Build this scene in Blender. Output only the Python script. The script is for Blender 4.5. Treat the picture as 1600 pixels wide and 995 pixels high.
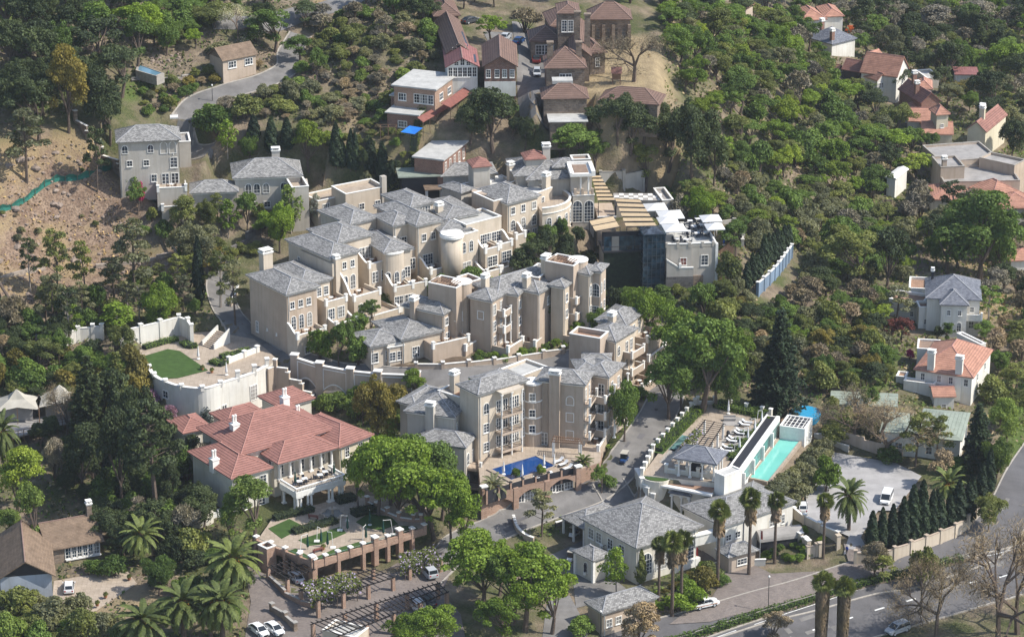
import bpy,math,random
import numpy as np
from mathutils import Vector
from mathutils.geometry import delaunay_2d_cdt
R = math.radians
for o in list(bpy.data.objects):bpy.data.objects.remove(o)
S = bpy.context.scene;COL = S.collection
random.seed(11)
# ---------------------------------------------------------------- camera, sky, sun, exposure
F,TH,CH,PW,PH = 4800.0,R(21.0),226.0,1600.0,995.0
SN,CS = math.sin(TH),math.cos(TH)
cam_d = bpy.data.cameras.new('camera');cam = bpy.data.objects.new('camera',cam_d);COL.objects.link(cam)
cam.location = (0,0,CH);cam.rotation_euler = (R(90) - TH,0,0)
cam_d.sensor_width = 36;cam_d.lens = 36 * F / PW;cam_d.clip_start = 1;cam_d.clip_end = 20000
S.camera = cam
SUN_EL,SUN_AZ = R(47),R(99)            # azimuth clockwise from +Y
sd = Vector((math.cos(SUN_EL) * math.sin(SUN_AZ),math.cos(SUN_EL) * math.cos(SUN_AZ),math.sin(SUN_EL)))
w = bpy.data.worlds.new('World');S.world = w;w.use_nodes = True
nt = w.node_tree;bg = nt.nodes['Background'];sky = nt.nodes.new('ShaderNodeTexSky')
sky.sky_type = 'NISHITA';sky.sun_disc = False;sky.sun_elevation = SUN_EL;sky.sun_rotation = SUN_AZ
nt.links.new(sky.outputs[0],bg.inputs[0]);bg.inputs[1].default_value = 0.15
sl = bpy.data.lights.new('sun','SUN');so = bpy.data.objects.new('sun',sl);COL.objects.link(so)
sl.energy = 4.3;sl.angle = R(0.5);sl.color = (1,0.955,0.875)
so.rotation_euler = sd.to_track_quat('Z','Y').to_euler();so.location = (0,500,400)
S.view_settings.view_transform = 'Standard';S.view_settings.look = 'None'
S.view_settings.exposure = 0.45;S.view_settings.gamma = 1
S.cycles.max_bounces = 6;S.cycles.diffuse_bounces = 3;S.cycles.transparent_max_bounces = 6;S.cycles.volume_bounces = 0

def W(px,py,z):
 u,v = (px - PW / 2) / F,(py - PH / 2) / F
 t = (CH - z) / (SN + v * CS)
 return Vector((u * t,t * (CS - v * SN),z))
def PIX(p):
 x,y,z = p[0],p[1],p[2] - CH
 dep = y * CS - z * SN;up = y * SN + z * CS
 return (PW / 2 + F * x / dep,PH / 2 - F * up / dep,F / dep)

# ---------------------------------------------------------------- terrain
CTRL = [(-100,1010,0),(60,960,2),(150,930,2.3),(60,870,3),(230,900,2.5),(400,960,2.4),(560,950,2.6),(700,930,2.6),(780,990,1.5),
 (880,960,1.5),(960,930,1.4),(1030,985,0),(1120,960,0.4),(1200,930,0.7),(1300,895,1.2),(1420,870,1.8),(1540,820,2.4),(1600,740,3),(1640,650,3),
 (1290,980,-2.6),(1440,935,-2.4),(1560,895,-2.2),(1640,900,-2),(1100,1030,-2.5),
 (1140,880,1.0),(1250,850,2.2),(960,850,1.8),(900,830,2.6),(1340,770,4.4),(1300,720,4.6),(1420,740,4.4),(1500,700,4.4),(1560,660,4),
 (760,815,4.4),(860,783,5.4),(955,745,6.6),(1010,690,8.2),(1045,630,9.6),(1060,560,11),(700,850,3.4),(640,800,6),(560,790,6.2),(500,820,6.0),
 (430,760,6.2),(330,800,5),(380,680,6.4),(470,650,7),(600,690,6.6),(650,660,7.5),(780,700,8.6),(870,710,8.6),(930,700,8.4),
 (300,700,5.2),(200,780,4),(100,720,6),(30,650,8),(120,640,8.5),(230,650,6.5),(330,650,6.3),
 (270,560,13),(200,560,13),(330,545,13),(400,545,13),(470,575,12.6),(560,580,12.8),(700,578,13.2),(800,565,12.8),(870,565,12),(400,600,8),(520,620,8),
 (430,530,13),(520,520,14),(600,540,14),(650,520,15),(760,520,15),(870,520,15.5),(950,500,17),(560,470,16),(620,455,17.2),(700,440,19),(770,425,19.6),(820,410,20),(900,390,21),(500,500,13.6),
 (960,460,14),(1020,480,12.5),(1080,470,13.5),(1050,520,12),(1130,520,11),(1110,600,10.2),(1220,620,8.5),(1290,650,8),
 (100,540,13),(30,540,14),(100,450,17),(200,480,15),(300,450,16),(340,430,16),(370,400,18),(20,430,20),(0,350,27),(100,330,26),(180,300,28),(60,270,33),(0,250,36),(150,230,36),
 (235,295,29),(330,330,25),(420,330,24),(520,320,24),(600,290,27),(560,250,31),(480,260,31),(370,240,33),(300,215,35),(290,180,37),(350,145,40),(430,110,42),(450,80,43),
 (700,290,27),(640,250,31),(760,240,32),(850,230,32),(950,250,30),(1000,300,26),(1030,260,29),(1090,310,24),(1130,370,20),(1150,440,16),
 (580,180,36),(640,205,36),(700,200,36),(660,150,38),(760,140,40.5),(830,130,41),(830,60,42.5),(900,190,38),(960,120,41.5),(1000,60,43),(700,60,44),(600,60,46),(500,40,46),
 (1040,170,36),(1080,100,37),(1150,60,30),(1160,180,26),(1150,260,22),(1200,330,16),(1240,420,11.5),(1200,480,11),(1300,480,8.5),(1250,250,15),(1250,130,18),(1330,150,11),(1330,300,9),(1400,400,7),(1400,560,7),(1300,560,8.5),
 (1450,150,8),(1550,200,6),(1500,260,6.5),(1600,300,4.5),(1500,480,6),(1600,470,4),(1500,600,5.5),(1600,580,4),(1400,60,8),(1600,60,3),(1200,0,20),(1600,-60,2),(1400,-40,7),
 (1000,-30,43),(800,-30,44),(600,-40,48),(300,-30,52),(150,30,50),(0,-30,54),(100,130,44),(230,110,44),(280,60,47),(380,40,48),(0,150,44),(-80,450,22),(-80,250,38),(-80,700,8),(-80,50,54),(1680,300,3),(1680,550,3),(1690,100,2),(-150,850,3)]
cp = np.array([[*W(a,b,c)] for a,b,c in CTRL])
def _phi(r2):return np.where(r2 > 1e-9,0.5 * r2 * np.log(np.maximum(r2,1e-9)),0.0)
cx0,cy0,csc = 0.0,560.0,100.0
cn = np.c_[(cp[:,0] - cx0) / csc,(cp[:,1] - cy0) / csc];n = len(cn)
K = _phi(((cn[:,None] - cn[None]) ** 2).sum(-1)) + np.eye(n) * 0.002
Pm = np.c_[np.ones(n),cn];Mx = np.zeros((n + 3,n + 3));Mx[:n,:n] = K;Mx[:n,n:] = Pm;Mx[n:,:n] = Pm.T
sol = np.linalg.solve(Mx,np.r_[cp[:,2],np.zeros(3)])
def tps(x,y):
 q = np.c_[(x - cx0) / csc,(y - cy0) / csc];out = np.empty(len(q))
 for i in range(0,len(q),20000):
  s = q[i:i + 20000]
  out[i:i + 20000] = _phi(((s[:,None] - cn[None]) ** 2).sum(-1)) @ sol[:n] + sol[n] + s @ sol[n + 1:]
 return out
STEP = 1.25;GX = np.arange(-150,175.01,STEP);GY = np.arange(400,860.01,STEP)
XX,YY = np.meshgrid(GX,GY)
ZZ = tps(XX.ravel(),YY.ravel()).reshape(XX.shape)
ZZ = np.clip(ZZ,-4,58)
def terr(x,y):
 fx = min(max((x - GX[0]) / STEP,0),len(GX) - 1.001);fy = min(max((y - GY[0]) / STEP,0),len(GY) - 1.001)
 i,j = int(fx),int(fy);a,b = fx - i,fy - j
 return float((ZZ[j,i] * (1 - a) + ZZ[j,i + 1] * a) * (1 - b) + (ZZ[j + 1,i] * (1 - a) + ZZ[j + 1,i + 1] * a) * b)
def inpoly_np(x,y,poly):
 c = np.zeros(x.shape,bool);m = len(poly)
 for i in range(m):
  x0,y0 = poly[i];x1,y1 = poly[(i + 1) % m]
  cond = ((y0 > y) != (y1 > y))
  c ^= cond & (x < (x1 - x0) * (y - y0) / ((y1 - y0) if y1 != y0 else 1e-9) + x0)
 return c
def inpoly(x,y,poly):return bool(inpoly_np(np.array([x]),np.array([y]),poly)[0])
def at(px,py):
 u,v = (px - PW / 2) / F,(py - PH / 2) / F
 dy,dz = CS - v * SN,-(SN + v * CS)
 t0 = (CH - 60) / -dz;t = t0
 while t < 1100:
  if CH + t * dz <= terr(u * t,dy * t):break
  t += 2.0
 lo,hi = t - 2.0,t
 for _ in range(12):
  m = (lo + hi) / 2
  if CH + m * dz <= terr(u * m,dy * m):hi = m
  else:lo = m
 return Vector((u * hi,dy * hi,terr(u * hi,dy * hi)))
def level(pxpoly,z,blend=4.0,zpix=None):
 """flatten the terrain under a levelled terrace"""
 zp = z if zpix is None else zpix
 poly = [tuple(W(a,b,zp))[:2] for a,b in pxpoly]
 m = inpoly_np(XX,YY,poly)
 dist = np.full(XX.shape,1e9)
 for i in range(len(poly)):
  x0,y0 = poly[i];x1,y1 = poly[(i + 1) % len(poly)]
  L2 = (x1 - x0) ** 2 + (y1 - y0) ** 2 + 1e-9
  t = np.clip(((XX - x0) * (x1 - x0) + (YY - y0) * (y1 - y0)) / L2,0,1)
  dist = np.minimum(dist,np.hypot(XX - x0 - t * (x1 - x0),YY - y0 - t * (y1 - y0)))
 k = np.where(m,1.0,np.clip(1 - dist / blend,0,1));k = k * k * (3 - 2 * k)
 ZZ[:] = ZZ * (1 - k) + (z - 0.25) * k
 return poly

# ---------------------------------------------------------------- object helpers
def tag(o,label=None,cat=None,group=None,kind=None):
 if label:o['label'] = label
 if cat:o['category'] = cat
 if group:o['group'] = group
 if kind:o['kind'] = kind
 return o
def thing(name,label,cat,loc,rz=0,group=None):
 o = bpy.data.objects.new(name,None);COL.objects.link(o);o.location = loc;o.rotation_euler = (0,0,rz)
 o.empty_display_size = 0.5
 return tag(o,label,cat,group)
class MB:
 def __init__(s):s.v = [];s.f = [];s.m = [];s.cur = 0
 def add(s,vs,fs):
  b = len(s.v);s.v += [tuple(p) for p in vs];s.f += [tuple(b + i for i in f) for f in fs];s.m += [s.cur] * len(fs);return s
 def box(s,x0,x1,y0,y1,z0,z1):
  return s.add([(x0,y0,z0),(x1,y0,z0),(x1,y1,z0),(x0,y1,z0),(x0,y0,z1),(x1,y0,z1),(x1,y1,z1),(x0,y1,z1)],
      [(0,3,2,1),(4,5,6,7),(0,1,5,4),(1,2,6,5),(2,3,7,6),(3,0,4,7)])
 def prism(s,poly,z0,z1):
  n = len(poly);A = sum(poly[i][0] * poly[(i+1) % n][1] - poly[(i+1) % n][0] * poly[i][1] for i in range(n))
  if A < 0:poly = poly[::-1]
  return s.add([(p[0],p[1],z0) for p in poly] + [(p[0],p[1],z1) for p in poly],
      [tuple(range(n - 1,-1,-1)),tuple(range(n,2 * n))] + [(i,(i+1) % n,n + (i+1) % n,n + i) for i in range(n)])
 def vprism(s,prof,x0,x1,axis='x'):
  """profile of (y,z) pairs pushed along x (axis x), or (x,z) along y"""
  n = len(prof)
  if axis == 'x':vs = [(x0,p[0],p[1]) for p in prof] + [(x1,p[0],p[1]) for p in prof]
  else:vs = [(p[0],x0,p[1]) for p in prof] + [(p[0],x1,p[1]) for p in prof]
  return s.add(vs,[tuple(range(n - 1,-1,-1)),tuple(range(n,2 * n))] + [(i,(i+1) % n,n + (i+1) % n,n + i) for i in range(n)])
 def cyl(s,x,y,z0,z1,r0,r1=None,n=12,cap=True):
  r1 = r0 if r1 is None else r1
  c = [(math.cos(6.28318 * i / n),math.sin(6.28318 * i / n)) for i in range(n)]
  fs = [(i,(i+1) % n,n + (i+1) % n,n + i) for i in range(n)]
  if cap:fs += [tuple(range(n - 1,-1,-1)),tuple(range(n,2 * n))]
  return s.add([(x + a * r0,y + b * r0,z0) for a,b in c] + [(x + a * r1,y + b * r1,z1) for a,b in c],fs)
 def bar(s,p,q,r,r2=None,n=4):
  p,q = Vector(p),Vector(q);d = (q - p)
  if d.length < 1e-6:return s
  d.normalize();a = d.cross(Vector((0,0,1)));
  a = Vector((1,0,0)) if a.length < 1e-4 else a.normalized();b = a.cross(d);r2 = r if r2 is None else r2
  o = math.pi / 4 if n == 4 else 0
  c = [(math.cos(o + 6.28318 * i / n),math.sin(o + 6.28318 * i / n)) for i in range(n)]
  return s.add([p + a * (x * r) + b * (y * r) for x,y in c] + [q + a * (x * r2) + b * (y * r2) for x,y in c],
      [(i,n + i,n + (i+1) % n,(i+1) % n) for i in range(n)] + [tuple(range(n)),tuple(range(2 * n - 1,n - 1,-1))])
 def ball(s,x,y,z,rx,ry,rz,n=8,m=5):
  vs = [];fs = []
  for j in range(m + 1):
   a = math.pi * j / m
   for i in range(n):
    b = 6.28318 * i / n;vs.append((x + rx * math.sin(a) * math.cos(b),y + ry * math.sin(a) * math.sin(b),z - rz * math.cos(a)))
  for j in range(m):
   for i in range(n):fs.append((j * n + i,j * n + (i+1) % n,(j+1) * n + (i+1) % n,(j+1) * n + i))
  return s.add(vs,fs)
 def mesh(s,name,mats,smooth=False,uv=True):
  me = bpy.data.meshes.new(name);me.from_pydata(s.v,[],s.f)
  if not isinstance(mats,(list,tuple)):mats = [mats]
  for m in mats:me.materials.append(m)
  if len(mats) > 1:me.polygons.foreach_set('material_index',s.m)
  if smooth:me.polygons.foreach_set('use_smooth',[True] * len(me.polygons))
  if uv and len(s.f) < 60000:
   ul = me.uv_layers.new(name='UVMap');data = []
   Z = Vector((0,0,1))
   for p in me.polygons:
    nn = p.normal
    if abs(nn.z) > 0.985:ua,va = Vector((1,0,0)),Vector((0,1,0))
    else:ua = Z.cross(nn).normalized();va = nn.cross(ua)
    for vi in p.vertices:
     c = me.vertices[vi].co;data += [c.dot(ua),c.dot(va)]
   ul.data.foreach_set('uv',data)
  me.update();return me
 def build(s,name,mat,parent=None,loc=(0,0,0),rz=0,smooth=False,uv=True):
  return put(name,s.mesh(name,mat,smooth,uv),parent,loc,rz)
def put(name,me,parent=None,loc=(0,0,0),rz=0,scale=None):
 o = bpy.data.objects.new(name,me);COL.objects.link(o)
 if parent is not None:o.parent = parent
 o.location = loc;o.rotation_euler = (0,0,rz)
 if scale:o.scale = scale if hasattr(scale,'__len__') else (scale,) * 3
 return o
def copy_tree(o,parent=None):
 c = o.copy();COL.objects.link(c);c.parent = parent
 for ch in KIDS.get(o.name,None) or list(o.children):copy_tree(ch,c)
 return c
KIDS = {}
# ---------------------------------------------------------------- materials
def newmat(name):
 m = bpy.data.materials.new(name);m.use_nodes = True;t = m.node_tree
 return m,t,t.nodes['Principled BSDF']
def nd(t,typ,**k):
 n = t.nodes.new(typ)
 for a,b in k.items():setattr(n,a,b)
 return n
def mixc(t,fac,a,b,mode='MIX'):
 n = nd(t,'ShaderNodeMix',data_type='RGBA',blend_type=mode)
 for s,v in ((0,fac),(6,a),(7,b)):
  if isinstance(v,(int,float)):n.inputs[s].default_value = v
  elif isinstance(v,tuple):n.inputs[s].default_value = (*v[:3],1)
  else:t.links.new(v,n.inputs[s])
 return n.outputs[2]
def wpos(t):return nd(t,'ShaderNodeNewGeometry').outputs['Position']
def noise(t,scale,detail=4,vec=None,rough=.6,stretch=None):
 n = nd(t,'ShaderNodeTexNoise');n.inputs['Scale'].default_value = scale;n.inputs['Detail'].default_value = detail;n.inputs['Roughness'].default_value = rough
 v = vec or wpos(t)
 if stretch:
  mp = nd(t,'ShaderNodeMapping');mp.inputs['Scale'].default_value = stretch;t.links.new(v,mp.inputs[0]);v = mp.outputs[0]
 t.links.new(v,n.inputs['Vector']);return n.outputs[0]
def ramp(t,fac,lo,hi):
 n = nd(t,'ShaderNodeMapRange');n.inputs[1].default_value = lo;n.inputs[2].default_value = hi
 t.links.new(fac,n.inputs[0]);return n.outputs[0]
def bump(t,h,dist,p,strength=1.0):
 b = nd(t,'ShaderNodeBump');b.inputs['Distance'].default_value = dist;b.inputs['Strength'].default_value = strength
 t.links.new(h,b.inputs['Height']);t.links.new(b.outputs[0],p.inputs['Normal'])
def sc(c,k):return tuple(min(x * k,.95) for x in c)
def plain(name,c,rough=.8,var=.12,scale=1.5,metal=0,spec=.3,fine=0.0):
 m,t,p = newmat(name)
 if var:
  col = mixc(t,ramp(t,noise(t,scale),.3,.7),sc(c,1 - var),sc(c,1 + var))
  if fine:col = mixc(t,ramp(t,noise(t,14,3),.35,.65),col,mixc(t,1.0,col,(1 - fine,) * 3,'MULTIPLY'))
  t.links.new(col,p.inputs['Base Color'])
 else:p.inputs['Base Color'].default_value = (*c,1)
 p.inputs['Roughness'].default_value = rough;p.inputs['Metallic'].default_value = metal
 p.inputs['Specular IOR Level'].default_value = spec
 return m
def plaster(name,c):
 """rendered wall with rain streaks and blotches"""
 m,t,p = newmat(name)
 a = mixc(t,ramp(t,noise(t,.35,5),.3,.72),sc(c,.88),sc(c,1.06))
 st = noise(t,1.0,5,stretch=(1.7,1.7,.12))
 a = mixc(t,ramp(t,st,.48,.74),a,mixc(t,1.0,a,(.85,.83,.79),'MULTIPLY'));a = mixc(t,ramp(t,noise(t,.09,3),.4,.62),mixc(t,1.0,a,(.9,.88,.86),'MULTIPLY'),a)
 t.links.new(a,p.inputs['Base Color']);p.inputs['Roughness'].default_value = .9;p.inputs['Specular IOR Level'].default_value = .15
 return m
def bricks(name,c1,c2,mortar,bw,bh,ms=.02,bias=0.0,rough=.85,bumpd=.02,blot=.25,offset=.5):
 m,t,p = newmat(name)
 uv = nd(t,'ShaderNodeUVMap').outputs[0]
 b = nd(t,'ShaderNodeTexBrick',offset=offset);t.links.new(uv,b.inputs['Vector'])
 b.inputs['Color1'].default_value = (*c1,1);b.inputs['Color2'].default_value = (*c2,1);b.inputs['Mortar'].default_value = (*mortar,1)
 b.inputs['Scale'].default_value = 1;b.inputs['Mortar Size'].default_value = ms;b.inputs['Mortar Smooth'].default_value = .1
 b.inputs['Bias'].default_value = bias;b.inputs['Brick Width'].default_value = bw;b.inputs['Row Height'].default_value = bh
 col = mixc(t,ramp(t,noise(t,.5,4),.3,.7),mixc(t,1.0,b.outputs[0],(1 - blot,) * 3,'MULTIPLY'),b.outputs[0])
 sp = noise(t,2.6,3)
 col = mixc(t,ramp(t,sp,.56,.75),col,mixc(t,1.0,col,(.72,.7,.68),'MULTIPLY'))
 t.links.new(col,p.inputs['Base Color']);p.inputs['Roughness'].default_value = rough;p.inputs['Specular IOR Level'].default_value = .2
 inv = nd(t,'ShaderNodeMath',operation='SUBTRACT');inv.inputs[0].default_value = 1;t.links.new(b.outputs['Fac'],inv.inputs[1])
 bump(t,inv.outputs[0],bumpd,p)
 return m
def tiles(name,c,row,dark=.45,var=.15,rough=.75):
 """courses of roof tiles: each course is a small ramp with a shadow line at its lip"""
 m,t,p = newmat(name)
 uv = nd(t,'ShaderNodeUVMap').outputs[0];sx = nd(t,'ShaderNodeSeparateXYZ');t.links.new(uv,sx.inputs[0])
 d = nd(t,'ShaderNodeMath',operation='DIVIDE');t.links.new(sx.outputs[1],d.inputs[0]);d.inputs[1].default_value = row
 fr = nd(t,'ShaderNodeMath',operation='FRACT');t.links.new(d.outputs[0],fr.inputs[0])
 fl = nd(t,'ShaderNodeMath',operation='FLOOR');t.links.new(d.outputs[0],fl.inputs[0])
 wn = nd(t,'ShaderNodeTexWhiteNoise',noise_dimensions='1D');t.links.new(fl.outputs[0],wn.inputs['W'])
 base = mixc(t,ramp(t,noise(t,.8,5),.3,.7),sc(c,1 - var),sc(c,1 + var))
 base = mixc(t,ramp(t,noise(t,5,2),.45,.7),base,mixc(t,1.0,base,(.8,.78,.78),'MULTIPLY'))
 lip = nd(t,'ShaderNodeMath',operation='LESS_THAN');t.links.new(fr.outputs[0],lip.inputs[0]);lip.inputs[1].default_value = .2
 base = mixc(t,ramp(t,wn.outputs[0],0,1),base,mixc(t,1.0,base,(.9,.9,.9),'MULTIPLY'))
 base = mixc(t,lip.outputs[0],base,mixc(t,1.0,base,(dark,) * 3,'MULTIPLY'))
 t.links.new(base,p.inputs['Base Color']);p.inputs['Roughness'].default_value = rough;p.inputs['Specular IOR Level'].default_value = .2
 inv = nd(t,'ShaderNodeMath',operation='SUBTRACT');inv.inputs[0].default_value = 1;t.links.new(fr.outputs[0],inv.inputs[1])
 bump(t,inv.outputs[0],row * .16,p)
 return m
def leaf(name,c,trans=.25,var=.3,hue=.03,isl=.35,c2=None):
 m,t,p = newmat(name)
 oi = nd(t,'ShaderNodeObjectInfo').outputs['Random'];ri = nd(t,'ShaderNodeNewGeometry').outputs['Random Per Island']
 a = mixc(t,ramp(t,oi,0,1),sc(c,1 - var),tuple(min(1,x * (1 + var) * k) for x,k in zip(c,(1 + hue * 3,1,1 - hue * 2))))
 b = mixc(t,ramp(t,ri,0,1),mixc(t,1.0,a,(1 - isl,) * 3,'MULTIPLY'),mixc(t,1.0,a,(1 + isl,) * 3,'MULTIPLY'))
 if c2:b = mixc(t,ramp(t,ri,c2[1],c2[1] + .01),b,c2[0])
 n2 = noise(t,.35,3)
 b = mixc(t,ramp(t,n2,.35,.7),b,mixc(t,1.0,b,(1.18,1.12,.8),'MULTIPLY'))
 t.links.new(b,p.inputs['Base Color']);p.inputs['Roughness'].default_value = .65;p.inputs['Specular IOR Level'].default_value = .25
 if trans:
  tr = nd(t,'ShaderNodeBsdfTranslucent');t.links.new(mixc(t,1.0,b,(1.5,1.5,.7),'MULTIPLY'),tr.inputs[0])
  mx = nd(t,'ShaderNodeMixShader');mx.inputs[0].default_value = trans
  t.links.new(p.outputs[0],mx.inputs[1]);t.links.new(tr.outputs[0],mx.inputs[2])
  t.links.new(mx.outputs[0],t.nodes['Material Output'].inputs[0])
 return m
def glassmat(name,c,rough=.08):
 m,t,p = newmat(name)
 oi = nd(t,'ShaderNodeObjectInfo').outputs['Random'];col = mixc(t,ramp(t,noise(t,.9,2),.4,.62),sc(c,.55),sc(c,1.7));col = mixc(t,ramp(t,oi,.66,.95),col,(.26,.25,.23));col = mixc(t,ramp(t,oi,.0,.25),sc(c,.4),col)
 t.links.new(col,p.inputs['Base Color']);p.inputs['Roughness'].default_value = rough;p.inputs['Specular IOR Level'].default_value = .6
 return m
def water(name,c,deep,sc_=.25):
 m,t,p = newmat(name)
 col = mixc(t,ramp(t,noise(t,sc_,4),.35,.7),c,deep)
 t.links.new(col,p.inputs['Base Color']);p.inputs['Roughness'].default_value = .06;p.inputs['Specular IOR Level'].default_value = .5
 bump(t,noise(t,2.5,3),.02,p,.5)
 return m
M = {}
M['cream'] = plaster('cream_plaster',(.595,.515,.415));M['tan'] = plaster('tan_plaster',(.50,.408,.325))
M['grey'] = plaster('grey_plaster',(.51,.475,.42));M['white'] = plaster('white_plaster',(.76,.74,.68));M['ivory'] = plaster('ivory_plaster',(.69,.65,.56))
M['yellow'] = plaster('pale_yellow_plaster',(.66,.60,.46))
M['trim'] = plain('white_trim',(.78,.76,.71),.7,.08,2);M['dark'] = plain('dark_metal',(.03,.03,.035),.5,.1)
M['slate'] = bricks('slate_roof',(.185,.18,.175),(.43,.42,.40),(.10,.095,.09),.46,.235,.02,-.05,.7,.035,.12)
M['slateblue'] = bricks('blue_slate_roof',(.13,.14,.17),(.24,.25,.28),(.09,.09,.1),.5,.27,.02,0,.65,.02,.15)
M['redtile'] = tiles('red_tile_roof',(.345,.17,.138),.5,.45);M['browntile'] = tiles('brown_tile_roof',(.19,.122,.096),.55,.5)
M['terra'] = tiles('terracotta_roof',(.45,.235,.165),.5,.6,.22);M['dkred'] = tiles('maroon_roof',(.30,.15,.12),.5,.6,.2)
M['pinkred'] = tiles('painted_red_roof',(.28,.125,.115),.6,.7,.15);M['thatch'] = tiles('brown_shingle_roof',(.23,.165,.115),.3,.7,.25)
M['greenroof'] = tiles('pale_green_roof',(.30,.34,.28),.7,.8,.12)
M['flatroof'] = plain('pale_flat_roof',(.47,.46,.43),.85,.18,.5,fine=.15);M['flatgrey'] = plain('grey_flat_roof',(.33,.31,.29),.85,.2,.5,fine=.15)
M['brownflat'] = plain('brown_roof_gravel',(.27,.19,.14),.9,.2,1,fine=.2)
M['ridge'] = plain('ridge_grey',(.33,.33,.34),.8,.15);M['redridge'] = plain('ridge_red',(.42,.22,.18),.75,.12);M['brownridge'] = plain('ridge_brown',(.25,.165,.135),.8,.12)
M['brick'] = bricks('red_brick',(.30,.13,.085),(.22,.09,.06),(.36,.30,.25),.5,.2,.03)
M['facebrick'] = bricks('salmon_facebrick',(.47,.29,.20),(.38,.22,.15),(.45,.36,.29),.5,.2,.03)
M['stone'] = bricks('brown_stone',(.36,.28,.21),(.21,.155,.115),(.28,.23,.19),.7,.42,.05,0,.9,.05,.35)
M['greystone'] = bricks('grey_stone',(.24,.22,.20),(.12,.11,.11),(.2,.19,.18),.8,.5,.06,0,.9,.06,.35)
M['paving'] = bricks('grey_brown_paving',(.25,.21,.185),(.20,.17,.155),(.17,.15,.135),.5,.25,.02,0,.9,.01,.2)
M['tanpave'] = bricks('tan_paving',(.45,.37,.29),(.38,.31,.24),(.32,.26,.2),.8,.8,.02,0,.85,.01,.15,0)
M['terracotta'] = bricks('terracotta_paving',(.40,.25,.17),(.33,.2,.13),(.3,.2,.15),.4,.4,.02,0,.85,.01,.2,0)
M['asphalt'] = plain('asphalt',(.125,.12,.122),.9,.24,.22,fine=.2);M['oldasphalt'] = plain('worn_asphalt',(.19,.18,.17),.92,.26,.3,fine=.2)
M['kerb'] = plain('concrete_kerb',(.34,.31,.27),.9,.18,1.2);M['concrete'] = plain('concrete',(.36,.34,.31),.9,.15,.8,fine=.1)
M['gravel'] = plain('pale_gravel',(.40,.385,.375),.95,.16,.35,fine=.22);M['paint'] = plain('road_paint',(.62,.62,.6),.8,.2,2)
M['lawn'] = plain('lawn',(.055,.105,.022),.95,.22,.9,fine=.35);M['drygrass'] = plain('dry_grass',(.33,.25,.13),.95,.25,.6,fine=.35)
M['soil'] = plain('garden_soil',(.11,.08,.055),.95,.3,.8,fine=.3);M['earth'] = plain('red_earth',(.33,.21,.135),.95,.22,.5,fine=.25)
M['pane'] = glassmat('window_glass',(.045,.055,.07));M['blueglass'] = glassmat('blue_glass',(.02,.04,.06),.05);M['steel'] = plain('dark_blue_steel',(.045,.06,.075),.5,.1);M['greenglass'] = glassmat('green_glass',(.10,.18,.17),.06)
M['bluewater'] = water('deep_blue_water',(.006,.06,.22),(.005,.035,.14));M['turq'] = water('turquoise_water',(.20,.55,.47),(.15,.48,.41),.12);M['palewater'] = water('pale_pool_water',(.13,.25,.32),(.1,.2,.28))
M['poolblue'] = plain('bright_blue_pool',(.03,.30,.52),.25,.12,2)
M['wood'] = plain('dark_timber',(.034,.028,.026),.8,.25,3);M['brownwood'] = plain('brown_timber',(.18,.11,.07),.8,.2,3)
M['canvas'] = plain('canvas',(.42,.39,.33),.9,.12,.7);M['awning'] = plain('tan_awning',(.46,.35,.22),.9,.08,1);M['whitecloth'] = plain('white_cloth',(.68,.68,.67),.9,.04,2)
M['greencloth'] = plain('dark_green_cloth',(.012,.055,.042),.9,.1,3);M['bluecloth'] = plain('blue_cloth',(.02,.07,.36),.85,.1,3);M['sail'] = plain('blue_sail',(.015,.16,.55),.8,.1,2)
M['greennet'] = plain('green_shade_net',(.02,.13,.10),.85,.25,1.5);M['reddark'] = plain('red_brown_sheet',(.21,.08,.062),.7,.18,1.2)
M['rock'] = plain('rock',(.30,.235,.19),.95,.35,.9,fine=.3);M['rubble'] = plain('pale_rock',(.42,.35,.29),.95,.3,1.5,fine=.2)
M['pot'] = plain('terracotta_pot',(.35,.15,.08),.8,.1);M['rubber'] = plain('tyre_rubber',(.02,.02,.02),.9,.1);M['carglass'] = plain('car_glass',(.02,.025,.03),.08,0,spec=.6)
M['chrome'] = plain('light_lens',(.7,.7,.68),.2,0,spec=.6);M['taillight'] = plain('red_lens',(.4,.02,.02),.3,0)
M['solar'] = plain('solar_panel',(.02,.025,.035),.2,.2,3,spec=.5);M['skin'] = plain('skin',(.17,.09,.06),.7,0);M['hair'] = plain('hair',(.01,.009,.008),.8,0);M['navy'] = plain('dark_clothing',(.025,.03,.045),.9,0)
M['bark'] = plain('bark',(.12,.09,.07),.95,.3,3);M['palebark'] = plain('pale_bark',(.30,.26,.22),.95,.25,3)
CARC = {'white':(.74,.74,.73),'silver':(.42,.44,.46),'red':(.22,.02,.02),'blue':(.02,.06,.17),'dark':(.05,.055,.06)}
for k_,c_ in CARC.items():M['car_' + k_] = plain('car_paint_' + k_,c_,.28,.03,2,spec=.5)
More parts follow.
